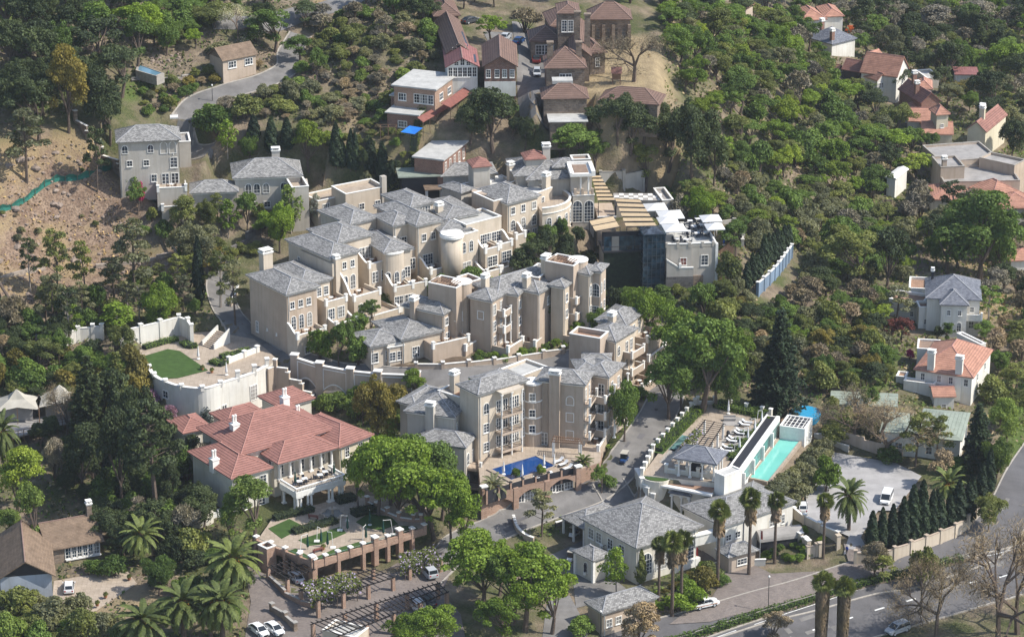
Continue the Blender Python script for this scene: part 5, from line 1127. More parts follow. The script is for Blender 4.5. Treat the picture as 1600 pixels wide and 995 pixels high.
J = Block(gz,(1116.5,724),(1129.5,707.5),(1059.5,714.5),13.6,rg);J.hip(.5,.7,'slateblue');J.box('bar_counter','trim',J.w * .2,J.w * .9,J.d * .3,J.d * .36,0,1.1);J.box('back_bar','dark',J.w * .5,J.w - .3,J.d * .5,J.d * .8,0,2.2);J.box('beam','trim',.05,J.w - .05,.05,J.d - .05,J.h - .45,J.h - .02)
for y in (.15,J.d / 3,J.d * 2 / 3,J.d - .15):
 for x in (.15,J.w - .15):J.column(x,y,0,J.h - .45,.17)
for x in (J.w * .36,J.w * .68):J.column(x,.15,0,J.h - .45,.17)
pergola('pergola','black timber pergola on white columns with mauve wisteria on the roof garden',[(1067,700),(1101,657),(1130,663),(1104,703)],13.0,rg,14,'wood','trim',4,.5,(.1,.06),.17)
rail_wall('roof_garden_wall','white parapet with square piers along the front of the roof garden','parapet wall',[W(q[0],q[1],rg) for q in ((1041,738),(1117,748))],.75,.25,'ivory','trim',1.9,.8,world=True)
rail_wall('roof_garden_wall','white wall with stepped piers climbing the drive side of the roof garden','parapet wall',[W(q[0],q[1],rg) for q in ((1003,742),(1020,706),(1086,633))],.4,.25,'ivory','trim',2.6,.9,world=True,zfoot=7)
rail_wall('roof_garden_wall','white rear wall with pairs of open piers behind the roof garden','parapet wall',[W(q[0],q[1],rg) for q in ((1090,631),(1112,630),(1160,640),(1204,650))],.5,.25,'ivory','trim',3.2,.9,world=True)
mg = T0('lap_pool_wall_building','long white wall building with narrow dark channel and green glass beside the lap pool','pool building')
h_a,h_c = W(1160,733.5,rg + .9),W(1218.6,651,rg + .9)
H1 = Block(mg,(1160,733.5),(1218.6,651),(1142,728),rg + .9,7.8,ang=math.atan2(h_c.y - h_a.y,h_c.x - h_a.x),d=2.5);H1.box('wall','trim',0,H1.w,0,H1.d,-2,H1.h);H1.box('water_channel','dark',.4,H1.w - .4,H1.d * .24,H1.d * .88,H1.h,H1.h + .05)
H1.box('rim','trim',0,H1.w,0,H1.d * .24,H1.h,H1.h + .15);H1.box('rim','trim',0,H1.w,H1.d * .88,H1.d,H1.h,H1.h + .2)
for k in range(4):
 H1.box('glass_panel','greenglass',.5 + k * H1.w / 4,(k + 1) * H1.w / 4 - .3,-.06,-.002,.3,2.5);H1.box('pilaster','trim',k * H1.w / 4 - .2,k * H1.w / 4 + .2,-.55,-.002,-1,2.7)
lp = [W(*q,7.8) for q in ((1172,745),(1219,684),(1249,688.5),(1200,751))]
lt = thing('lap_pool','long turquoise lap pool beside the white wall building','swimming pool',lp[0])
MB().prism([tuple((p - lp[0]).xy) for p in lp],-.5,-.12).build('water',M['turq'],lt)
for i,(a,b) in enumerate(zip(lp,lp[1:] + lp[:1])):
 cen = sum(lp,Vector()) / 4;nrm = Vector(((b - a).y,-(b - a).x,0)).normalized();nrm = nrm if nrm.dot((a + b) / 2 - cen) > 0 else -nrm;k = .9 if i == 0 else .45
 MB().prism([tuple((q - lp[0]).xy) for q in (a,b,b + nrm * k,a + nrm * k)],-4,.02).build('coping',M['tanpave'],lt)
bx2 = T0('skylight_box','white box building with gridded dark skylight at the far end of the lap pool','pool house')
U1 = Block(bx2,(1257.5,672),(1271,655),(1218,667),10.0,5.6);U1.walls('trim');U1.flat(.15,'dark','trim')
for i in range(1,4):U1.box('glazing_bar','trim',U1.w * i / 4 - .06,U1.w * i / 4 + .06,.3,U1.d - .3,U1.h + .06,U1.h + .14)
for i in range(1,6):U1.box('glazing_bar','trim',.3,U1.w - .3,U1.d * i / 6 - .06,U1.d * i / 6 + .06,U1.h + .062,U1.h + .142)
U1.win('f',(.3,.6,.85),1.4,'rect',.5,1.3)
bx3 = T0('skylight_box','low cream box with two dark roof lights at the near end of the lap pool','pool house')
U2 = Block(bx3,(1201,765),(1218,761),(1174,753),6.8,3.4);U2.walls('ivory');U2.flat(.15,'tanpave','ivory');U2.box('roof_light','dark',U2.w * .2,U2.w * .8,.5,U2.d * .45,U2.h + .07,U2.h + .14);U2.box('roof_light','solar',U2.w * .2,U2.w * .8,U2.d * .55,U2.d - .5,U2.h + .07,U2.h + .14)
wx = T0('white_box_building','plain white box building with pale flat roof below the roof garden','box building')
U3 = Block(wx,(1131.9,745.4),(1161.3,735.6),(1115.3,739.2),12.6,6);U3.walls('white');U3.flat(.12,'flatroof','white')
lb_ = T0('lobby','ivory lobby building with brick red flat roof and a slate porch on columns','lobby building')
I1 = Block(lb_,(1030,754.5),(1114,768),(1043,744),9.2,4.2);I1.walls('ivory');I1.box('eave','trim',-.3,I1.w + .3,-.9,-.01,I1.h - .3,I1.h + .05);I1.box('flat_roof','terracotta',0,I1.w,0,I1.d,I1.h + .01,I1.h + .1);I1.win('f',(.15,),1.0,'french',1.8,2.6);I1.win('f',(.72,),.8,'rect',1.4,1.6)
I2 = Block(lb_,(1078,775),(1088,762),(1048,769),8.0,4.0);I2.hip(.5,.3,'slateblue');I2.box('beam','trim',.02,I2.w - .02,.02,I2.d - .02,I2.h - .4,I2.h - .01)
for x,y in ((.2,.2),(.2,I2.d - .2),(I2.w - .2,.2),(.2,I2.d * .45)):I2.column(x,y,0,I2.h - .4,.2)
ss = T0('curved_stair_wall','white curved stair wall with planter dropping from the roof garden to the lobby','stair wall')
q0 = [(995,746),(1003,760),(1013,776),(1021,784)]
rail_wall('curved_stair_wall','white curved balustrade dropping beside the drive to the lobby court','balustrade',q0,1.2,.4,'white','trim',2.2,.4)
pt = W(1012,744,rg);ss.location = pt
MB().prism([(2.5 * math.cos(R(180 + 18 * i)),1.9 * math.sin(R(180 + 18 * i))) for i in range(11)],-5,-.3).build('planter',M['ivory'],ss,(1.6,.2,0),R(-14));MB().prism([(2.2 * math.cos(R(180 + 18 * i)),1.6 * math.sin(R(180 + 18 * i))) for i in range(11)],-.3,-.15).build('planting_soil',M['lawn'],ss,(1.6,.15,0),R(-14))
# ---------------------------------------------------------------- reception and gatehouse
rc = T0('reception_house','ivory reception house with a large grey slate hip roof behind the fan palms','reception building')
C1 = Block(rc,(995,854),(1090.7,821.7),(914,810),8.2,1.6);C1.walls('ivory');C1.cornice('trim',.3);C1.hip(.46,.7);C1.win('l',(.28,.72,.87),3.6,'rect',1.5,1.9);C1.win('l',(.5,),3.0,'french',1.4,2.5);C1.balcony('l',.5,2.9,2.4,1.2,False)
C1.win('f',(.16,.4,.64),.9,'arch',2.4,4.0);C1.win('f',(.86,),1.0,'arch',2.0,3.6);C1.win('f',(.93,),5.2,'rect',.6,1.3);C1.box('plinth','trim',C1.w * .6,C1.w + .2,-.5,-.01,-2,1.0)
C2 = Block(rc,(912.5,826.5),(975,803),(880,808),5.6,2.4);C2.hip(.5,.3)
for x,y in ((.2,.2),(.2,C2.d - .2),(3.5,.2),(3.5,C2.d - .2),(.2,C2.d * .5)):C2.box('post','trim',x - .16,x + .16,y - .16,y + .16,-1,C2.h)
ks = T0('kiosk','small square ivory kiosk with slate hip roof and an arched niche','kiosk')
C3 = Block(ks,(927,875),(950.5,867),(898.5,862.5),5.6,1.8);C3.walls('ivory');C3.cornice('trim',.25);C3.hip(.55,.5);C3.win('l',(.42,),.9,'arch',1.0,2.0,pane='flatgrey');
for x,y in ((-.05,-.05),(-.05,C3.d + .05),(C3.w + .05,-.05)):C3.box('pilaster','trim',x - .25,x + .25,y - .25,y + .25,-1,C3.h - .32)
c = MB().cyl(0,0,0,.5,.18,n=8).cyl(0,0,.5,1.3,.16,.2,8).ball(0,0,1.5,.14,.14,.18)
sn = thing('statue','small dark statue standing in the arched niche of the kiosk','statue',C3.loc(-.25,C3.d * .42,1.1));c.build('figure',M['navy'],sn);MB().box(-.25,.25,-.25,.25,-.5,0).build('plinth',M['trim'],sn)
gh = T0('gatehouse_wing','ivory gatehouse wing with slate roof and an arch over the entrance road','gatehouse')
C4 = Block(gh,(1131,822),(1243,786),(1066.5,792.5),8.0,1.6);C4.walls('white');C4.cornice('trim',.25);C4.hip(.36,.5,ends=(1,1));C4.win('f',(.07,.2),3.4,'rect',1.3,1.2);C4.win('f',(.7,),3.2,'rect',1.3,1.3);C4.win('f',(.86,),3.0,'rect',.8,1.8);C4.box('drainpipe','slateblue',C4.w * .28,C4.w * .28 + .12,-.14,-.01,0,C4.h)
C5 = Block(gh,(1096,836),(1131,824),(1089,829),6.6,1.2);C5.box('arch_beam','white',-1.2,C5.w,0,.9,3.6,C5.h);C5.box('coping','trim',-1.2,C5.w,-.15,1.05,C5.h,C5.h + .2);C5.box('pier','white',C5.w * .62,C5.w,.1,.8,-1,3.6)
C6 = Block(gh,(1139,870),(1175,856),(1128,858),4.2,1.2);C6.walls('tan');C6.hip(.6,.5);C6.win('f',(.5,),1.0,'rect',2.0,1.2)
bc = thing('barrel_roof_canopy','grey barrel vaulted canopy over the side entrance of the gatehouse','canopy',W(1216,842,3.0))
mb = MB();N = 10
for i in range(N):
 a,b = math.pi * i / N,math.pi * (i + 1) / N
 mb.add([(-4,-1.7 * math.cos(a),.6 + 1.5 * math.sin(a)),(4,-1.7 * math.cos(a),.6 + 1.5 * math.sin(a)),(4,-1.7 * math.cos(b),.6 + 1.5 * math.sin(b)),(-4,-1.7 * math.cos(b),.6 + 1.5 * math.sin(b))],[(0,1,2,3)])
mb.add([(x,-1.7 * math.cos(math.pi * i / N),.6 + 1.5 * math.sin(math.pi * i / N)) for x in (-3.99,) for i in range(N + 1)],[tuple(range(N + 1))]);mb.add([(3.99,-1.7 * math.cos(math.pi * i / N),.6 + 1.5 * math.sin(math.pi * i / N)) for i in range(N + 1)],[tuple(range(N,-1,-1))])
mb.build('vault',M['flatgrey'],bc,(0,0,0),R(16));MB().box(-3.8,3.8,-1.5,1.5,-3,.62).build('wall',M['dark'],bc,(0,0,0),R(16))
lg2 = T0('guard_lodge','small guard lodge with slate hip roof below the reception palms','lodge')
C7 = Block(lg2,(942,957),(1025,934),(918,942),4.6,.6);C7.walls('tan');C7.cornice('trim',.2);C7.hip(.55,.5);C7.win('f',(.12,.3),1.2,'rect',1.2,1.4)
# walls along the drive, gate and boundary
rail_wall('retaining_wall','pale block retaining wall with white coping below the drive near the arcade','retaining wall',[(868,822),(900,811),(930,801),(934,806)],.6,.35,'greystone','trim',0,0,base=3)
rail_wall('curved_drive_wall','tan curved wall with white coping at the bottom of the drive','wall',[(802,812),(808,830),(820,842),(834,848)],1.0,.4,'tan','trim',0,0,smooth=5)
rail_wall('boundary_wall','tan precast boundary wall with capped piers below the cypress row','boundary wall',[(1336,881),(1375,883),(1395,876),(1430,863),(1470,848),(1505,832),(1522,813),(1528,800)],2.2,.25,'cream','tan',3.6,.35,smooth=4)
sg = rail_wall('gate_wall','cream wall at the left of the sliding gate','wall',[(1262,872),(1276,868)],2.0,.3,'cream','tan',3,.3)
rail_wall('garden_wall','tan garden wall running from the pool hedge down to the sliding gate','garden wall',[(1240,808),(1262,822),(1290,836),(1309,846)],1.6,.3,'cream','trim',4,.3)
g0,g1 = at(1281,868),at(1309,856);gate = thing('sliding_gate','dark steel sliding gate of many bars beside the boundary wall','gate',g0);d_ = g1 - g0;L_ = d_.xy.length;ga = math.atan2(d_.y,d_.x)
MB().box(0,L_,-.04,.04,.1,.22).box(0,L_,-.04,.04,1.9,2.0).box(0,L_,-.04,.04,1.3,1.38).build('gate_frame',M['dark'],gate,(0,0,0),ga)
bm2 = MB().box(-.025,.025,-.03,.03,.22,1.9).mesh('bar',M['dark'])
for i in range(int(L_ / .22)):put('bar',bm2,gate,(math.cos(ga) * (.1 + i * .22),math.sin(ga) * (.1 + i * .22),0),ga)
for q in (g0,g1):MB().box(-.35,.35,-.35,.35,-1,2.4).box(-.45,.45,-.45,.45,2.4,2.55).build('gate_pier',M['cream'],gate,q - g0,ga)
bo = thing('boom_barrier','white boom barrier across the entrance road beside the gatehouse','barrier',at(1141,883));MB().box(-.2,.2,-.2,.2,0,1.1).build('cabinet',M['bluecloth'],bo);MB().bar((0,0,.95),(-4.6,-1.6,1.0),.06).build('boom_arm',M['trim'],bo)
rail_wall('stepped_entry_wall','cream stepped walls of the terrace stairs left of the sliding gate','wall',[(1240,842),(1252,850),(1262,860)],1.6,.5,'cream','trim',1.6,.4)
# flagpoles
for px,lb,col in (((1086,905),'tall flagpole with red and white flag by the reception gate','red'),((1187,879),'flagpole with small red flag in front of the gatehouse','red')):
 f_ = thing('flagpole',lb,'flagpole',at(*px));MB().cyl(0,0,0,6.2,.06,.04,8).build('pole',M['trim'],f_);MB().vprism([(0,4.6),(.16,4.5),(.22,5.9),(.04,6.1)],0,.05).add([(.06,.0,4.4),(.42,.1,4.3),(.34,.05,5.9),(.06,0,6.0)],[(0,1,2,3)]).build('flag',M['car_' + col],f_)
def lamp(px,lb,z=None,h=3.2):
 p = at(*px) if z is None else W(*px,z);t = thing('street_lamp',lb,'street lamp',p);MB().cyl(0,0,0,h,.07,.05,8).build('pole',M['dark'],t);MB().ball(0,0,h + .2,.2,.2,.24).build('lamp_globe',M['trim'],t)
lamp((332,158),'lamp post beside the hillside driveway above the grey villa');lamp((651,577),'lamp post at the bend of the driveway below the tan row');lamp((938,1000),'lamp post at the bottom edge beside the guard lodge',None,5)
lamp((1200,958),'thin tall lamp post at the edge of the service road',None,6.5);lamp((1439,906),'lamp post on the verge wall between the two roads',None,5)
rail_wall('low_courtyard_wall','low tan courtyard wall with piers along the upper driveway below the tan row','wall',[(650,577),(700,576),(770,570),(835,561),(880,552)],1.0,.3,'tan','trim',5,.4)
# ---------------------------------------------------------------- lawn terrace with the curved white wall
sheet('lawn',[(218,558),(262,545),(281,548),(325,578),(278,590),(240,592),(222,580)],13.12,'lawn',t=.06)
slab('lawn_terrace',[(238,585),(256,598),(286,607),(322,609),(352,599),(385,590),(418,574),(432,560),(398,530),(335,518),(232,522),(212,560)],13.0,'tanpave',1.0,wall='ivory')
cw = T0('curved_terrace_wall','big white curved retaining wall with small windows below the lawn terrace','retaining wall')
ln = smooth_line([W(x,y,13.0) for x,y in ((233,578),(240,589),(256,599),(285,608),(322,610),(352,600),(372,594),(398,585),(418,574))],6,True);cw.location = ln[0]
mb = wallstrip(ln,.5,lambda i,p:5.0,lambda i,p:13.5);mb.v = [tuple(Vector(v) - cw.location) for v in mb.v];mb.build('wall',M['white'],cw)
mb = wallstrip(ln,.7,lambda i,p:13.5,lambda i,p:13.65);mb.v = [tuple(Vector(v) - cw.location) for v in mb.v];mb.build('coping',M['trim'],cw)
for k,p in enumerate(resample(ln,4.0)):
 pp = MB().box(-.35,.35,-.35,.35,0,.9 if k < 6 else 1.8).build('pier',M['white'],cw,p - cw.location,.3);MB().box(-.45,.45,-.45,.45,.9 if k < 6 else 1.8,1.1 if k < 6 else 2.0).build('pier_cap',M['trim'],pp)
def wall_win(th,line,k,z,kind,w_,h_,pane='pane'):
 p = line[k];d = (line[k + 1] - line[k - 1]).xy.normalized();nr = Vector((d.y,-d.x,0));f,pn = window_meshes(kind,w_,h_,'trim',pane)
 o = put('window',f,th,Vector((p.x,p.y,z)) + nr * .27 - th.location,math.atan2(d.y,d.x));put('pane',pn,o)
wall_win(cw,ln,13,10.4,'rect',1.5,1.5);wall_win(cw,ln,7,10.4,'rect',1.0,1.5);wall_win(cw,ln,29,6.8,'french',1.2,2.4);wall_win(cw,ln,27,6.8,'french',1.0,2.2,'brownwood');wall_win(cw,ln,41,8.2,'french',1.8,3.0,'flatgrey')
bk = rail_wall('white_back_wall','white garden wall with arch and piers behind the lawn terrace','garden wall',[W(x,y,13.0) for x,y in ((190,545),(225,537),(262,528),(290,520),(300,538))],3.6,.4,'white','trim',4.2,.5,world=True)
rail_wall('white_back_wall','white wall with piers on the slope left of the lawn','garden wall',[(60,548),(80,552),(104,540),(130,531),(160,530)],2.6,.4,'white','trim',3,.5)
rail_wall('low_white_wall','low white wall around the hedge bed right of the terrace stair','garden wall',[W(x,y,13.0) for x,y in ((358,567),(402,550))],.9,.4,'white','trim',4,.3,world=True)
sw = thing('garden_stair','flight of white edged steps climbing from the lawn terrace to the drive','stairs',W(325,543,13.0))
for i in range(10):MB().box(-1.4,1.4,i * .42,(i + 1) * .42,-.2,.2 + i * .19).build('step',M['tanpave'],sw,(0,0,0),R(-38))
for sx in (-1.6,1.4):MB().vprism([(0,-.2),(4.4,-.2),(4.4,2.9),(0,1.0)],sx,sx + .25).build('side_wall',M['white'],sw,(0,0,0),R(-38))
for px,lb in (((354,586),'at the right of the lawn'),((310,561),'beside the stair foot')):umbrella(px,13.05,'whitecloth','closed white umbrella on the lawn terrace ' + lb,None,2.5)
for px in ((302.5,600),(308,598)):pass
# bridge of the upper driveway
br = T0('driveway_bridge','tan arched driveway bridge with white outlined panels above the red roofs','bridge')
bp = [W(x,y,13.0) for x,y in ((460,566),(499,578.5),(547,587.5),(590,592),(650,594))];br.location = bp[0]
for (a,b) in zip(bp[:-1],bp[1:]):
 d = b - a;L = d.xy.length;an = math.atan2(d.y,d.x);q = a - br.location;n = 12;crv = [(.5 + (L - 1) * i / n,-4.4 + 1.7 * math.sin(math.pi * i / n)) for i in range(n + 1)]
 mb,tr = MB(),MB()
 for (xa,za),(xb,zb_) in zip(crv[:-1],crv[1:]):
  mb.add([(xa,0,za),(xb,0,zb_),(xb,0,.9),(xa,0,.9),(xa,.5,za),(xb,.5,zb_),(xb,.5,.9),(xa,.5,.9)],[(0,1,2,3),(5,4,7,6),(0,4,5,1),(3,2,6,7)])
  tr.add([(xa,-.05,za + .25),(xb,-.05,zb_ + .25),(xb,-.05,zb_ + .5),(xa,-.05,za + .5)],[(0,1,2,3)])
 mb.build('arch_panel',M['tan'],br,q,an)
 tr.box(.7,L - .7,-.05,-.003,.35,.55).box(.7,.92,-.05,-.003,-3.6,.35).box(L - .92,L - .7,-.05,-.003,-3.6,.35);tr.build('panel_moulding',M['trim'],br,q,an)
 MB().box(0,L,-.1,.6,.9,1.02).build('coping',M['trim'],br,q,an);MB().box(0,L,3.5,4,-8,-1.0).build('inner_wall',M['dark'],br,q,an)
for p in bp:pp = MB().box(-.7,.7,-.35,.9,-7,1.5).build('bridge_pier',M['tan'],br,p - br.location,-.2);MB().box(-.8,.8,-.45,1.0,1.5,1.65).build('pier_cap',M['trim'],pp)
for k,pts in enumerate(([(418,574),(430,585),(448,597),(456,604)],[(430,570),(445,585),(460,600),(478,612),(487,626)])):
 zz = [13.4,11.4,9.6,9.0] if k == 0 else [13.4,11.6,10.2,8.8,7.4]
 rail_wall('swooping_stair_wall',('tan swooping stair wall left of the bridge' if k == 0 else 'tan swooping stair wall descending to the small red pavilion'),'stair wall',[W(x,y,z) for (x,y),z in zip(pts,zz)],.7,.4,'tan','trim',3.4 if k else 0,.4,world=True,base=4)
rail_wall('drive_wall','white coped wall along the shaded upper driveway left of the long wing','wall',[(372,452),(366,470),(360,480)],1.0,.4,'tan','trim',0)
rail_wall('stone_retaining_wall','rough stone retaining wall beside the upper driveway bend','retaining wall',[(318,428),(330,421),(345,415),(362,405),(385,378),(398,365)],1.6,.5,'greystone',None,0,base=4)
rail_wall('villa_side_wall','brown stepped wall with white coping left of the three storey villa','wall',[(118,190),(130,215),(145,228),(160,248),(178,262),(190,277),(204,290)],1.8,.4,'stone','trim',6,.5)
# ---------------------------------------------------------------- church and school on the ridge
ch = T0('stone_church','brown stone church complex with many brown tiled roofs at the top of the picture','church')
BT = dict(mat='browntile',cap='brownridge')
k1 = Block(ch,(922,31),(985,32.5),(915,18),47.5,42);k1.walls('stone');k1.hip(.75,.5,**BT);k1.win('f',(.2,.45,.65,.85),1.2,'rect',.9,2.4,'stone')
for u in (.08,.34,.58,.98):k1.box('buttress','stone',u * k1.w - .35,u * k1.w + .35,-.7,-.01,-2,4.4)
k2 = Block(ch,(893,86),(921,84),(876,38),46.8,41.5,ang=0.0);k2.walls('stone');k2.gable('y',.8,.5,'browntile','stone','brownridge')
k3 = Block(ch,(854,107),(913.5,106.8),(850,90),45.8,40.6);k3.walls('stone');k3.hip(.75,.5,**BT);k3.win('f',(.42,.58),1.6,'rect',1.3,2.4)
k4 = Block(ch,(849.5,155),(917,155),(845,141),41.9,38.6);k4.walls('stone');k4.hip(.6,.5,**BT);k4.box('flat_roof','flatroof',k4.w * .22,k4.w * .7,k4.d * .5,k4.d * .95,k4.h + 2.2,k4.h + 2.9)
k5 = Block(ch,(860,191),(916,190.5),(853,168),38.6,35.6);k5.walls('stone');k5.box('roof','flatroof',-.4,k5.w + .4,-.4,k5.d + .4,k5.h,k5.h + .15)
k6 = Block(ch,(830,65),(877,64),(829,50),45.6,42);k6.walls('stone');k6.hip(.6,.5,**BT);k6.win('f',(.3,.6),.6,'french',2.0,2.2,pane='dark')
k7 = Block(ch,(922,84),(944,81),(915,66),45.6,41.4);k7.walls('stone');k7.hip(.7,.5,**BT);k7.win('f',(.5,),1.2,'rect',1.0,2)
k8 = Block(ch,(862,42),(902,40),(855,22),46.4,42.4);k8.walls('stone');k8.hip(.7,.5,**BT);k9 = Block(ch,(872,22),(905,22),(868,8),52,43);k9.walls('stone');k9.win('f',(.3,.6),5,'rect',1.2,2.6);k9.hip(.5,.3,**BT)
for b,x,y,z0,z1 in ((k3,.9,k3.d * .5,4,9.5),(k3,k3.w - 1,k3.d * .5,4,9.5),(k2,k2.w * .9,k2.d * .22,3,12.5),(k2,k2.w * .35,k2.d * .3,3,12.5)):b.add('chimney',MB().box(-.6,.6,-.6,.6,0,z1 - z0).box(-.75,.75,-.75,.75,z1 - z0,z1 - z0 + .3),M['stone'],x,y,z0)
ta = T0('long_tiled_hall','low brown tiled hall half hidden behind dark trees below the church yard','hall')
k10 = Block(ta,(938,158),(1026,166),(945,144),41.0,37);k10.walls('stone');k10.hip(.6,.5,**BT)
S_ = [('gable_house','gabled hall with a glazed white gable front left of the church drive',(699,104),(746,103),(697,78),46,41,'y',.55,'pinkred','white'),
 ('gable_house','brown tiled gable house with shutters and white ground floor beside the drive',(757,103),(806,103),(754,70),46.4,40.8,'y',.6,'browntile','brick'),
 ('gable_house','tall brown tiled gable roof behind the glazed gable hall',(700,82),(734,80),(697,32),46.6,42,'y',.75,'browntile','brick')]
for nm,lb,A_,C_,B_,ze,zb,ax,pt_,rm,wm in S_:
 t = T0(nm,lb,'house');b = Block(t,A_,C_,B_,ze,zb);b.walls(wm);b.gable(ax,pt_,.5,rm,wm,'brownridge')
 if 'glazed' in lb:
  for u in (.1,.26,.42,.58,.74,.9):b.win('f',(u,),b.h - 2.4,'rect',1.0,2.2,pane='dark');
  for u,hh in ((.3,1.2),(.5,2.2),(.7,1.2)):b.win('f',(u,),b.h + .1,'rect',1.0,hh * .6 + .2,pane='dark')
  b.box('solar_panel','solar',b.w * .72,b.w * .98,b.d * .1,b.d * .55,b.h + .4,b.h + .5)
 elif 'shutters' in lb:
  b.win('f',(.12,.4,.64,.88),3.0,'rect',1.0,1.8);b.box('ground_floor','white',0,b.w,-.06,-.004,-1,2.2)
tl = T0('brick_hip_house','brick house with brown hip roof and pale lower roof at the top edge','house');b = Block(tl,(680,26),(716,24),(676,6),47,42);b.walls('brick');b.hip(.7,.5,**BT);b.win('f',(.5,.8),1.5,'wide',1.6,1.2);b.box('lower_roof','flatgrey',b.w * .3,b.w + .3,-2.4,.1,2.6,2.8)
sc1 = T0('school_building','flat roofed school building with pale roofs and red sheet verandahs on the hillside','school building')
b = Block(sc1,(679.5,141),(713,118.5),(615,134.5),43.6,39.2);b.walls('facebrick');b.box('roof','flatroof',-.5,b.w + .5,-.5,b.d + .5,b.h,b.h + .3);b.win('l',(.2,.35),1.2,'wide',3.0,2.0);b.win('l',(.8,),1.4,'wide',1.8,1.6);b.win('f',(.3,.7),1.3,'wide',2.0,1.6)
b2 = Block(sc1,(664,157),(715,122),(612,149),40.8,37);b2.walls('brick');b2.box('roof','flatroof',-.3,b2.w + .3,-.3,b2.d + .3,b2.h,b2.h + .25)
b3 = Block(sc1,(653,181),(681,160),(604,177),39.0,35.2);b3.walls('brick');b3.box('roof','flatroof',-.4,b3.w + .4,-.4,b3.d + .4,b3.h,b3.h + .25);b3.win('l',(.5,),1.0,'wide',2,1.4)
for q,za,zb_ in (([(652,183.5),(690,162.5),(703,167),(661,191)],39.4,38.6),([(689,161.5),(735,130),(745,139),(704,168)],41.4,40.4)):
 P = [W(*q[0],za),W(*q[1],za),W(*q[2],zb_),W(*q[3],zb_)];MB().add([p - sc1.location for p in P] + [p - sc1.location - Vector((0,0,.12)) for p in P],[(0,3,2,1),(4,5,6,7),(0,1,5,4),(1,2,6,5),(2,3,7,6),(3,0,4,7)]).build('verandah_roof',M['reddark'],sc1)
 for i in range(5):p = P[3].lerp(P[2],i / 4) - sc1.location;MB().box(-.06,.06,-.06,.06,-3.2,-.1).build('post',M['brownwood'],sc1,p)
sl_ = thing('shade_sail','bright blue shade sail beside the school building','shade sail',W(645,206,36))
P = [W(*q,38.2) - sl_.location for q in ((626,206.5),(640,196.5),(661,200),(648,210))];c0 = sum(P,Vector()) / 4 + Vector((0,0,-.25))
MB().add(P + [c0],[(0,1,4),(1,2,4),(2,3,4),(3,0,4)]).build('sail',M['sail'],sl_)
for p in P:MB().bar((p.x,p.y,-.6),p,.06).build('post',M['dark'],sl_)
fb = T0('long_brick_block','long low brick block with pale flat roof and a row of doors','building');b = Block(fb,(692,251),(730,211),(649,244.5),33.6,30.4);b.walls('brick');b.box('roof','flatroof',-.4,b.w + .4,-.4,b.d + .4,b.h,b.h + .3)
b.win('f',(.08,.22,.36,.5,.64,.78,.92),.2,'rect',1.0,2.2,pane='brownwood')
for px,C_,B_,lb in (((740,262),(765,259),(735,252),'dull red hip roofed cottage behind the rear wing'),((822,250),(850,248),(818,241),'small dull red roof among trees behind the main house')):
 t = T0('cottage',lb,'cottage');b = Block(t,px,C_,B_,34,30);b.walls('grey');b.hip(.6,.4,'dkred',None)
co = T0('stone_cottage','small stone cottage with brown shingle roof above the hillside driveway','cottage');b = Block(co,(348,93.5),(396,82),(331,84),46.4,43.4);b.walls('tan');b.gable('x',.7,.4,'thatch','stone',None);b.win('f',(.28,.78),.8,'wide',2.0,1.5)
rail_wall('hillside_wall','pale stone terrace wall running left from the small stone cottage','retaining wall',[(252,124),(268,128),(284,124),(310,116),(350,109),(394,101)],.5,.5,'rubble','kerb',0,base=2.6)
hp = [W(*q,44.9) for q in ((217,101),(253,114),(243,118),(216,110))];t = thing('hillside_pool','pale blue narrow pool on the lawn below the dark trees','swimming pool',hp[0]);MB().prism([tuple((p - hp[0]).xy) for p in hp],-2,-.1).build('water',M['palewater'],t)
cen = sum(hp,Vector()) / 4
for a,b in zip(hp,hp[1:] + hp[:1]):MB().prism([tuple((q - hp[0]).xy) for q in (a,b,b + (b - cen).normalized() * .6,a + (a - cen).normalized() * .6)],-2,0).build('coping',M['kerb'],t)
lz = at(245,112).z
# ---------------------------------------------------------------- houses on the right
TR = dict(mat='terra',cap='redridge')
def house(nm,lb,A_,C_,B_,ze,zb,wall,roof,pitch,kind='hip',cap='redridge',wins=(),th=None,cat='house',axis='x'):
 t = th or T0(nm,lb,cat);b = Block(t,A_,C_,B_,ze,zb);b.walls(wall)
 if kind == 'hip':b.hip(pitch,.4,roof,cap)
 elif kind == 'gable':b.gable(axis,pitch,.35,roof,wall,cap)
 else:b.flat(.4,roof,wall)
 for fc,us,z,k,w_,h_ in wins:b.win(fc,us,z,k,w_,h_)
 return t,b
h1,b = house('gabled_house','large white gabled house with terracotta roofs among the right hand trees',(1401,119.5),(1421,107),(1345,112.5),15.5,8.5,'white','terra',.95,'gable',axis='y',wins=[('f',(.5,),4,'rect',1,1.4)])
house('','',(1371,125),(1384,121),(1352,117),14.5,8.5,'white','terra',.8,'gable',wins=[('f',(.25,.6),3.6,'rect',1,1.5),('f',(.25,.6),.6,'rect',1,1.5)],th=h1,axis='y')
house('','',(1344,112),(1352,104),(1320,106),14.8,8.5,'dark','dkred',.8,'gable',th=h1,axis='y');house('','',(1306,117),(1318,110),(1290,108),13,8.5,'white','terra',.8,'gable',th=h1,axis='y');house('','',(1366,93),(1380,88),(1358,86),16,9,'white','terra',.8,'gable',th=h1,axis='x')
h2,b = house('brick_house','red brick house with terracotta gables below the white gabled house',(1440,160),(1468,157),(1405,139),14.5,8,'brick','dkred',.85,'gable',axis='y',wins=[('f',(.3,.7),2.4,'rect',1,1.6)]);b.chimney(1,b.d * .4,6,9.6,1,.8,'brick');b.chimney(b.w * .5,b.d * .75,8,10.8,1,.8,'brick')
